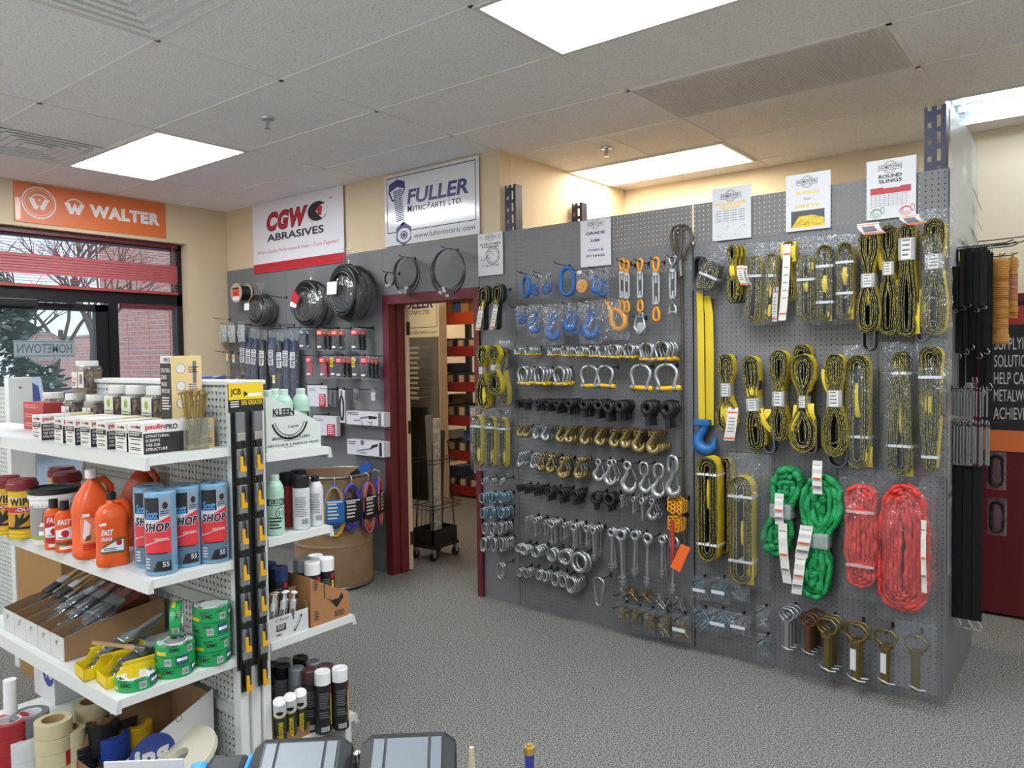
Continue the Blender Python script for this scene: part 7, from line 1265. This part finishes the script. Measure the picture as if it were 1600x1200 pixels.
crmw = M('foam_cream', 'c9c4b0', .6); p = PX(297, 1158, GXE+.0); r = MB().lathe([(.035, -.012), (.128, -.012), (.13, -.01), (.13, .01), (.128, .012), (.035, .012), (.035, -.012)], 48).build('foam_roll', crmw, None); r.location = (GXE-.055, N3+.215, ZB+.105); c_ = (CAM-Vector(r.location)).normalized(); n_ = c_*.45+(RGT*-.57+UPV*.82)*.89; r.rotation_euler = n_.to_track_quat('Z', 'Y').to_euler(); tag(r, 'large flat cream ring roll leaning at the corner of the base shelf', 'roll')
p = PZ(347, 1170, ZB+.045); tag(MB().lathe([(.001, .03), (.045, .03), (.05, .026), (.05, .0), (.001, 0)], 30).build('white_roll', W_, None, (GXE-.065, SPY0-.065, ZB+.0005)), 'small white round roll by the gondola upright', 'roll')
# carton and disc tray behind the gap
p = PX(95, 875, -3.95); tag(MB().box((-.56, 0, 0), (0, .45, p.z-.0), 0, .003).build('big_carton', M('carton_brown', '9a7648', .7), None, (-3.95, p.y, 0)), 'big brown carton seen under the shelf at the left edge', 'carton')
r = thing('disc_tray', 'grey display tray with black discs on the big carton at the left edge', 'display tray', (-4.22, p.y+.2, p.z+.0005)); MB().box((-.28, -.2, 0), (.27, .2, .03), 0, .008).build('tray', M('tray_grey', '777b7c', .5), r)
for x in (-.12, .08): o = MB().lathe([(.012, .034), (.075, .034), (.075, .031)], 28, 0, (x, 0, 0)).build('disc', K_, r); MB().lathe([(.012, .036), (.03, .036)], 20, 0, (x, 0, 0)).build('disc_label', paper, o)
# ---------------- clip strip of brushes on the end of the gondola
cs = thing('brush_clip_strip', 'long black hanging strip of paintbrush cards on the gondola end', 'hanging strip', (GXE+.004, 0, 0)); hd = MB(); qa, qb = PX(357, 606, GXE+.01), PX(411, 606, GXE+.01); zt_ = PX(384, 598, GXE+.01).z; zb_ = PX(384, 1045, GXE+.01).z; yc = (qa.y+qb.y)/2; hw = (qb.y-qa.y)/2
MB().box((.0, yc-hw*.9, zb_), (.003, yc+hw*.9, zt_-.1)).build('strip', K_, cs); a = MB().rect(-hw, 0, hw, .06, 0, 0).rect(-hw, -.045, hw, 0, 0, 1).text('JCB', -hw*.9, .012, -hw*.3, .04, 1, 1, .03).text('50% GREATER', -hw*.3, -.02, hw*.95, -.003, 1, 0, .02).lines(-hw*.9, -.03, -hw*.35, -.005, 3, 1, 2).rect(.1*hw, .01, .9*hw, .022, 1, 2).disc(-.05*hw, .02, .012, 1, 1, 3); a.face((.0045, yc, zt_-.06), (0, 1, 0)); a.merge(MB().box((.0, yc-hw, zt_-.105), (.004, yc+hw, zt_), 1)); a.build('header_card', [yel, K_, W_], cs)
jb = M('jcb_bristle', '74787c', .7, bump=(260, .7, .003)); bl = film('blister', 'f4f6f6', .05, .6)
def mk_jcb():
    r = thing('carded_brush', '', ''); MB().box((0, -.021, -.205), (.003, .021, 0)).build('card', K_, r); MB().box((.004, -.016, -.075), (.018, .016, -.005), 0, .004).build('bristles', jb, r); MB().box((.004, -.017, -.1), (.019, .017, -.072), 0, .002).build('ferrule', ferr, r)
    a = MB()
    for k in range(3): a.rect(-.012+.003*k, -.112-.006*k, .012-.003*k, -.109-.006*k, 0, 0)
    a.face((.0042, 0, 0), (0, 1, 0)); a.build('card_marks', [yel], r); MB().tube([(.012, 0, -.098), (.014, 0, -.125), (.016, 0, -.16), (.014, 0, -.192)], [.014, .009, .012, .009], 8, flat=.8).build('handle', K_, r)
    MB().prism([(-.011, -.2), (.012, -.2), (.012, -.184), (.0, -.182), (-.002, -.15), (-.011, -.148)], 0, .008, mat=Matrix(((0, 0, 1, .02), (1, 0, 0, 0), (0, 1, 0, 0), (0, 0, 0, 1)))).build('grip', M('grip_yellow', 'e3a81c', .4), r); MB().box((.003, -.019, -.104), (.022, .019, -.002), 0, .005).build('blister', bl, r); return r
JC = Proto(mk_jcb)
n = 7; step = (zt_-.105-zb_-.02)/n
for k in range(n):
    for j in (0, 1): JC((GXE+.0085+.0005*k, yc+(-.5+j)*hw*.98, zt_-.1-step*k), 'carded brush with black and yellow handle, row %s from top, %s column' % (NTH[k], ('left', 'right')[j]), 'carded brush', 'carded brushes on the hanging strip', (0, 0, 0), (1, .95, 1.08 if k < n-1 else 1.15))
# ---------------- far side of the gondola
mint = M('can_mint', 'a9cdbb', .35); cank = M('can_black', '1c1d20', .35); canr = M('can_red', '9e2c33', .35); canw = M('can_white', 'cdd0d2', .35); cans = M('can_silver', '8d9194', .35, .5)
def mk_can(body, cap, art, R=.033, h=.2, ch=.045, dome=0):
    def mk():
        r = thing('spray_can', '', ''); MB().lathe([(.001, .002), (R-.003, 0), (R, .003), (R, h-.012), (R*.97, h-.006), (R*.78, h+.004)] if not dome else [(.001, .002), (R-.003, 0), (R, .003), (R, h-.03), (R*.9, h-.012), (R*.6, h+.006), (R*.45, h+.008)], 28).build('body', body, r)
        MB().lathe([(R*.96 if not dome else R*.5, h-.006), (R*.96 if not dome else R*.52, h+ch-.004), (R*.88 if not dome else R*.46, h+ch), (R*.7 if not dome else .3*R, h+ch), (.001, h+ch-.004)], 28).build('cap', cap, r)
        if art == 'kleen': a = MB().rect(-.04, .115, .04, .14, 0, 1).text('KLEEN', -.026, .118, .026, .137, 1, 0, .03).ring(.02, .085, .024, .003, 0, 1, 24).text('315', .006, .076, .034, .094, 0, 1, .02).lines(-.03, .02, .02, .07, 4, 0, 1); label_wrap(R, a, [mint, ink], r)
        elif art == 'txt': a = MB().rect(-.032, .02, .032, h-.03, 0, 0).lines(-.026, .05, .024, h-.04, 12, 1, 1).bars(.0, .024, .026, .044, 1, 1, 11); label_wrap(R, a, [canw, gry], r)
        elif art == 'cont': a = MB().lines(-.026, .1, .016, .165, 7, 0, 2).lines(-.026, .06, .016, .09, 3, 0, 2).rect(-.02, .012, .012, .03, 0, 1).bars(-.018, .014, .01, .028, 1, 3, 9); [a.rect(.021, .032+.0115*i, .032, .040+.0115*i+.001*(i % 3), 0, 4) for i in range(11)]; a.rect(.02, .165, .036, .185, 0, 5); label_wrap(R, a, [cank, paper, gry, ink, yel, redi], r)
        elif art == 'sil': a = MB().lines(-.028, .05, .026, .18, 9, 0, 0).rect(-.028, .01, .028, .03, 0, 0); label_wrap(R, a, [M('can_silver_dark', '63676a', .4)], r)
        return r
    return mk
CN = {'mint': Proto(mk_can(mint, M('cap_mint', 'c4d8cc', .4), 'kleen', .034, .2, .03, 1)), 'red': Proto(mk_can(canr, K_, '', .031, .17)), 'wk': Proto(mk_can(canw, K_, 'txt', .033, .17)), 'wkd': Proto(mk_can(canw, K_, 'txt', .031, .17, .03, 1)), 'kw': Proto(mk_can(cank, W_, 'cont')), 'kg': Proto(mk_can(cank, M('cap_grey', '9a9da0', .4), 'cont')), 'kb': Proto(mk_can(cank, M('cap_brown', '4a302c', .4), 'cont')), 'kr': Proto(mk_can(cank, M('cap_red', '8e2430', .4), 'cont')), 'kbl': Proto(mk_can(cank, M('cap_blue', '27386e', .4), 'cont')), 'sk': Proto(mk_can(cans, K_, 'sil')), 'ss': Proto(mk_can(cans, M('cap_silver', '808488', .4), 'sil')), 'kk': Proto(mk_can(cank, K_, 'cont'))}
def can(kd, px, py, z, lb, grp, r=.033, rz=0, atz=None):
    p = stand(px, py, z, r) if atz is None else PZ(px, py, atz); p.z = z+.0008; CN[kd](tuple(p), lb, 'spray can', grp, (0, 0, facing(p)+rz))
def topz(kd): return {'mint': .23, 'red': .215, 'wk': .215, 'wkd': .2}.get(kd, .245)
# KLEEN display carton
Yk0, Yk1 = SPY1+.02, F1-.02; dk = thing('display_carton', 'white slant-topped display carton with black lettering on the right-hand top shelf', 'display carton', (GXE-.02, 0, R1)); hk0, hk1, hk2 = .20, .20, .10
S = [(Yk0, .001), (Yk1, .001), (Yk1, .095), (Yk1-.035, .115), (Yk0+.02, .21), (Yk0, .21)]; Mz = Matrix(((0, 0, 1, 0), (1, 0, 0, 0), (0, 1, 0, 0), (0, 0, 0, 1)))
m = MB().prism(S, -.003, 0, mat=Mz); L_ = Yk1-Yk0; a = MB().text('KLEEN', .12*L_, .137, .50*L_, .165, 1, 1, .03).rect(.1*L_, .134, .5*L_, .1355, 0, 1).ring(.42*L_, .128, .085, .008, 0, 1, 30, 195, 345).ring(.42*L_, .128, .07, .003, 0, 1, 30, 195, 345).text('Liquide', .38*L_, .085, .58*L_, .1, 1, 2, .0, .3).text('BRAKE & PARTS KLEEN', .1*L_, .045, .78*L_, .056, 0, 1, .01).text('NETTOYEUR À FREINS ET PIECES', .02*L_, .02, .95*L_, .031, 0, 1, .005).lines(.3*L_, .036, .6*L_, .041, 1, 0, 2).lines(.3*L_, .011, .5*L_, .016, 1, 0, 2)
a.face((.0005, Yk0, 0), (0, 1, 0)); m.merge(a); m.build('side_panel', [M('carton_pale', 'cdd4cf', .5), ink, gry], dk); MB().prism(S, -.003, 0, mat=Matrix(((0, 0, 1, -.22), (1, 0, 0, 0), (0, 1, 0, 0), (0, 0, 0, 1)))).build('side_panel', MATS['carton_pale'], dk); MB().box((-.22, Yk0, .001), (-.003, Yk1, .004)).box((-.22, Yk1-.003, .004), (-.003, Yk1, .095)).box((-.22, Yk0, .004), (-.003, Yk0+.003, .2)).build('tray', MATS['carton_pale'], dk)
for k, (dx, dy, lb) in enumerate(((-.05, .215, 'mint green can in the slant-topped white carton, nearest the doorway'), (-.05, .135, 'mint green can in the slant-topped white carton, middle one'), (-.05, .06, 'mint green can in the slant-topped white carton, beside the brush strip'), (-.13, .15, 'mint green can in the second row of the slant-topped white carton'))): CN['mint']((GXE-.02+dx, Yk0+dy-.02, R1+.005), lb, 'spray can', 'mint cans in the slant-topped white carton', (0, 0, .9))
G2 = 'cans on the right-hand second shelf'
can('mint', 431, 838, R2, 'mint green can beside the brush strip on the second right-hand shelf', G2, .034, .15); can('red', 450, 824, R2, 'red can with a black cap behind the mint can', G2, .031); can('wk', 472, 829, R2, 'pale can with a broad black cap on the second right-hand shelf', G2, .033); can('wkd', 494, 823, R2, 'slimmer pale can with small black cap, nearest the drum', G2, .031)
q = PZ(471, 735, R2+.215); CN['wk']((q.x-.02, q.y+.0, R2+.0008), 'black capped can hidden behind the pale one', 'spray can', G2, (0, 0, 0))
# brown carton of paint cans + syringe box
Yb0, Yb1 = PX(489, 985, GXE).y, F3-.01; bc = thing('display_carton', 'brown slant-cut carton of white-capped cans on the right-hand third shelf', 'display carton', (GXE-.01, 0, R3)); S = [(Yb0, .001), (Yb1, .001), (Yb1, .10), (Yb1-.05, .12), (Yb0, .20)]; L_ = Yb1-Yb0; kr = M('kraft_light', 'a5754c', .7)
m = MB().prism(S, -.003, 0, mat=Mz); a = MB().poly([(.36*L_, .105), (.5*L_, .085), (.68*L_, .03+.02), (.86*L_, .085), (.80*L_, .105), (.68*L_, .07)], 0, 1).poly([(.5*L_, .085), (.66*L_, .05), (.84*L_, .085)][::-1], 1, 1).rect(.34*L_, .1, .36*L_, .165, 0, 1).lines(.6*L_, .01, .95*L_, .035, 3, 0, 1).lines(.08*L_, .14, .2*L_, .18, 4, 0, 1).lines(.08*L_, .02, .2*L_, .06, 4, 0, 1); a.face((.0005, Yb0, 0), (0, 1, 0)); m.merge(a); m.build('side_panel', [kr, ink], bc)
MB().box((-.2, Yb0, .001), (-.003, Yb0+.003, .2)).box((-.2, Yb1-.003, .001), (-.003, Yb1, .1)).box((-.2, Yb0, .001), (-.003, Yb1, .004)).build('tray', kr, bc); MB().prism(S, -.003, 0, mat=Matrix(((0, 0, 1, -.2), (1, 0, 0, 0), (0, 1, 0, 0), (0, 0, 0, 1)))).build('side_panel', kr, bc)
for k, (dx, dy) in enumerate(((-.045, .045), (-.045, .115), (-.045, .185), (-.115, .045), (-.115, .115), (-.115, .185))):
    if dy < L_-.03: CN['kg' if k == 3 else 'kw']((GXE-.01+dx, Yb0+dy, R3+.0045), 'white-capped black can in the brown carton, %s' % ('front row nearest the brush strip', 'front row middle', 'front row at the low end', 'rear row with greyish cap', 'rear row middle', 'rear row at the low end')[k], 'spray can', 'cans in the brown carton', (0, 0, .9))
for k, (kd, dx, dy, lb) in enumerate((('kbl', -.10, -.07, 'blue-capped can between the carton and the brush strip'), ('kr', -.12, -.16, 'red-capped can behind the syringe box'), ('kbl', -.19, -.06, 'second blue-capped can further back'), ('kr', -.2, -.14, 'second red-capped can further back'))): CN[kd]((GXE+dx-.01, Yb0+dy, R3+.0008), lb, 'spray can', 'coloured cap cans on the right-hand third shelf', (0, 0, .9))
Ys0, Ys1 = PX(420, 1000, GXE).y, Yb0-.012; sb = thing('syringe_box', 'white open box of clear silicone syringes with a pen drawing on it', 'box', (GXE-.012, 0, R3)); L_ = Ys1-Ys0; MB().box((-.004, Ys0, .001), (0, Ys1, .085)).merge(MB().text('Clear', .2*L_, .068, .55*L_, .08, 0, 1, .0, .2).rect(.22*L_, .03, .45*L_, .055, 0, 1).lines(.24*L_, .033, .43*L_, .052, 3, 1, 0).poly([(.62*L_, .012), (.68*L_, .012), (.86*L_, .066), (.8*L_, .07)], 0, 1).poly([(.65*L_, .02), (.68*L_, .02), (.82*L_, .062), (.79*L_, .064)], 1, 0).lines(.22*L_, .01, .4*L_, .02, 2, 0, 1).face((.0005, Ys0, 0), (0, 1, 0))).build('front_panel', [ipw, ink], sb)
MB().box((-.075, Ys1-.003, .001), (-.004, Ys1, .11)).box((-.075, Ys0, .001), (-.004, Ys0+.003, .11)).box((-.078, Ys0, .001), (-.075, Ys1, .16)).box((-.075, Ys0, .001), (-.004, Ys1, .003)).build('tray', kb, sb)
SY = Proto(lambda: (lambda r: (MB().cyl((0, 0, 0), (0, 0, .13), .011, n=12).build('barrel', M('syringe_white', 'c6c9c8', .35), r), MB().cyl((0, 0, .13), (0, 0, .16), .004, n=8).cyl((0, 0, .16), (0, 0, .163), .012, n=12).build('plunger', W_, r), MB().lines(0, 0, .01, .08, 6, 0, 0).rect(-.007, .02, .007, .1, 0, 0).face((0, -.0115, 0)).build('label', gry, r), r)[-1])(thing('syringe', '', '')), 'syringe')
for k in range(5): SY((GXE-.035-.018*(k % 2), Ys0+.025+.024*k, R3+.006), 'clear white syringe standing in the white box, %s from the brush strip' % NTH[k], 'syringe', 'syringes in the white box', (-.25+.1*k, .12, .9))
# base cans and silicone cartridges
GC = 'spray cans on the right-hand base shelf'
for kd, px, py, lb in (('kw', 506, 1149, 'white-capped black can, front left of two on the base shelf'), ('kw', 533, 1143, 'white-capped black can, front right of two on the base shelf'), ('kb', 486, 1146, 'brown-capped black can beside the front white-capped one')): can(kd, px, py, ZB, lb, GC, .033, .35)
for kd, px, py, lb in (('kb', 509, 1036, 'brown-capped can in the second row of the base shelf'), ('ss', 463, 1040, 'silver can with a grey cap on the base shelf'), ('sk', 441, 1036, 'silver can with a black cap on the base shelf'), ('kk', 469, 1023, 'black-capped can in the back row of the base shelf'), ('ss', 490, 1030, 'grey-capped can in the back row of the base shelf'), ('ss', 442, 1028, 'grey-capped silver can in the back row beside the strip'), ('kk', 424, 1034, 'dark-capped can nearest the brush strip')): can(kd, px, py+3, ZB, lb, GC, .033, .3, ZB+.245)
sd = thing('cartridge_tray', 'open cardboard tray of silicone cartridges on the base shelf', 'cardboard tray', (GXE-.01, SPY1+.03, ZB+.0005)); MB().box((-.10, 0, 0), (0, .16, .003)).box((-.003, 0, .003), (0, .16, .05)).box((-.10, 0, .003), (-.097, .16, .09)).box((-.1, .157, .003), (0, .16, .07)).build('tray', kb, sd)
sgm = M('sil_green', '26402c', .4)
def mk_sil():
    r = thing('silicone_cartridge', '', ''); MB().cyl((0, 0, 0), (0, 0, .215), .0235, n=22).build('tube', W_, r); MB().cyl((0, 0, .215), (0, 0, .222), .021, .012, 14).build('end_cap', W_, r); a = MB().rect(-.04, .006, .04, .15, 0, 0); t = MB().text('Silicone', 0, 0, .11, .026, 1, 1, .04); t.v = [(.012-q[1], .02+q[0], q[2]) for q in t.v]; a.merge(t).disc(.0, .175, .014, 0, 2, 18, .01).rect(-.04, .15, .04, .154, 1, 1); label_wrap(.0235, a, [sgm, yel, ink], r); return r
SC_ = Proto(mk_sil, 'silicone_cartridge')
for k in range(3): SC_((GXE-.04, SPY1+.062+.047*k, ZB+.006), 'leaning silicone cartridge in the cardboard tray, %s from the gondola upright' % NTH[k], 'cartridge', 'silicone cartridges', (.42, 0, .95-PI*0), 1)
def mk_trig():
    r = thing('spray_bottle', '', ''); MB().lathe([(.001, 0), (.032, 0), (.034, .01), (.034, .14), (.016, .19), (.015, .2)], 22).build('body', W_, r); MB().box((-.016, -.03, .2), (.016, .03, .235), 0, .006).box((-.008, -.05, .215), (.008, -.03, .23), 0, .003).build('trigger_head', M('trigger_blue', '2a3a94', .4), r); return r
TRG = Proto(mk_trig)
for k, (px, py, y) in enumerate(((322, 588, 1.72), (342, 588, 1.74), (246, 591, 1.80))):
    q = PY(px, py, y); TRG((q.x, y, R1+.0008), 'white spray bottle with a blue trigger peeking over the gondola top, %s' % ('beside the tall carton', 'nearest the yellow strip header', 'left of the tall carton')[k], 'spray bottle', 'spray bottles behind the gondola panel', (0, 0, .5*k), (1, 1, (q.z-R1)/.235))
# ================================================================ COUNTER AND GOODS AT THE BOTTOM EDGE
ZC = .98; fwd2 = Vector((-math.sin(YAW), math.cos(YAW), 0)); r2 = Vector((math.cos(YAW), math.sin(YAW), 0))
def gp(px, py, z): p = PZ(px, py, z); return p
q = gp(640, 1141, 1.085); dist = Vector((q.x, q.y, 0)).dot(fwd2)
ct = thing('sales_counter', 'low counter just below the photo edge that carries the black cases', 'counter', tuple(fwd2*(dist+.01)), YAW)
MB().box((-1.1, -.5, ZC-.03), (1.1, 0, ZC), 0, .004).build('top', M('counter_top', '8b8a86', .5), ct); MB().box((-1.06, -.46, 0), (1.06, -.04, ZC-.03)).build('body', M('counter_body', '6b6a68', .6), ct)
cg = M('case_grey', '737b83', .35); ck = M('case_black', '1e2023', .4)
def case(px0, px1, py, z1, lb, rz, dep=.085):
    a, b = gp(px0, py+5, z1), gp(px1, py-3, z1); w = (b-a).length; r = thing('black_case', lb, 'case', (a.x, a.y, ZC+.0005), YAW+rz, 'black cases on the counter'); h = z1-ZC; ch = .022
    S = [(-dep, 0), (0, 0), (0, h-.006), (-.004, h), (-.012, h-.001), (-dep, h-.04)]
    def sec(x, k): return [(x, y*1.0, z if z < h*.5 else z-k) for y, z in S]
    m = MB(); X = [(0, .02), (.002, .012), (.017, 0), (w-.017, 0), (w-.002, .012), (w, .02)]; v = []
    for x, k in X: v += sec(x, k)
    n = 6
    for i in range(5): m.add(v[i*n:(i+2)*n], [(j, (j+1) % n, n+(j+1) % n, n+j) for j in range(n)], 0)
    m.add(v[:n], [tuple(range(n))[::-1]]); m.add(v[-n:], [tuple(range(n))]); m.build('shell', ck, r)
    f = MB(); sl = Vector((0, -(dep-.012), -.039)); o = Vector((0, -.012, h-.001)); nn = Vector((0, -.47, .88))*.0022
    for x0, x1 in ((.021, .036), (.0395, w-.0395), (w-.036, w-.021)):
        P = [o+Vector((x0, 0, 0))+sl*.04+nn, o+Vector((x1, 0, 0))+sl*.04+nn, o+Vector((x1, 0, 0))+sl*.97+nn, o+Vector((x0, 0, 0))+sl*.97+nn]; f.add([tuple(p) for p in P], [(3, 2, 1, 0)])
    f.build('lid_panel', cg, r); e = MB()
    for x in (.0378, w-.0378): e.tube([(x, -.004, h-.004), (x, -.012, h+.001), (x, -dep-.001, h-.038)],   .002, 6)
    e.build('rib', ck, r); return r, w
case(398, 553, 1150, 1.075, 'black tool case with grey lid panels at the bottom edge, left of two', .07); c2, w2 = case(564, 713, 1142, 1.085, 'black tool case with grey lid panels at the bottom edge, right of two', .06)
p = gp(558, 1168, 1.05); tag(MB().cyl((0, 0, 0), (0, 0, .05), .007, n=14).lathe([(.001, .066), (.007, .062), (.009, .055), (.007, .05)], 14).build('chrome_pin', M('chrome', 'd5d7d9', .15, 1), None, (p.x, p.y, ZC+.0005)), 'small chrome pin standing between the two black cases', 'pin')
a = gp(299, 1178, 1.04); b = gp(398, 1168, 1.04); w = (b-a).length; r = thing('blue_black_tool', 'black tool with bright blue ends left of the black cases', 'tool', (a.x, a.y, ZC+.0005), YAW+.12); bb = M('tool_blue', '2d8fd6', .4); MB().box((.028, -.05, 0), (w*.93, 0, .055), 0, .008).build('body', ck, r); MB().box((0, -.05, 0), (.028, 0, .05), 0, .01).build('end_grip', bb, r); MB().box((w*.93, -.05, 0), (w, 0, .055), 0, .003).build('end_band', bb, r)
a = gp(163, 1190, 1.03); b = gp(289, 1183, 1.03); w = (b-a).length; r = MB().box((0, -.003, 0), (w, 0, 1.03-ZC), 0, .001).merge(MB().disc(w*.6, .018, .013, 0, 1, 20).poly([(w*.6-.006, .014), (w*.6+.006, .014), (w*.6, .026)], 1, 2).face((0, -.003, 0))).build('white_card', [paper, yel, ink], None, (a.x, a.y, ZC+.0005), (0, 0, YAW+.05)); tag(r, 'white card with a round yellow mark at the bottom left edge', 'card')
a = gp(400, 1194, 1.04); b = gp(522, 1190, 1.04); w = (b-a).length; r = MB().prism([(0, 0), (w, 0), (w, .035), (w-.02, .052), (.02, .052), (0, .038)], 0, .02, mat=Matrix(((1, 0, 0, 0), (0, 0, -1, 0), (0, 1, 0, 0), (0, 0, 0, 1)))).build('cream_block', M('cream_card', 'b9b5a8', .5), None, (a.x, a.y, ZC+.0005), (0, 0, YAW)); tag(r, 'rounded cream card in front of the left black case', 'card')
r = None
p = gp(737, 1168, 1.07); tag(MB().cyl((0, 0, 0), (0, 0, 1.07-ZC), .0055, .0035, 10).build('wooden_stick', M('stick_wood', 'c8bea0', .6), None, (p.x, p.y, ZC+.0005)), 'pale wooden stick standing right of the black cases', 'stick')
p = gp(827, 1163, 1.075); r = thing('blue_marker', 'dark blue rod with a brass tip standing at the bottom edge', 'rod', (p.x, p.y, ZC+.0005)); h = 1.075-ZC; MB().cyl((0, 0, 0), (0, 0, h-.012), .0068, n=14).build('rod', M('rod_blue', '2a2f86', .4), r); MB().cyl((0, 0, h-.014), (0, 0, h-.004), .008, n=6, sm=False).cyl((0, 0, h-.004), (0, 0, h), .004, n=8).build('brass_tip', M('brass', 'd2b062', .25, .9), r)
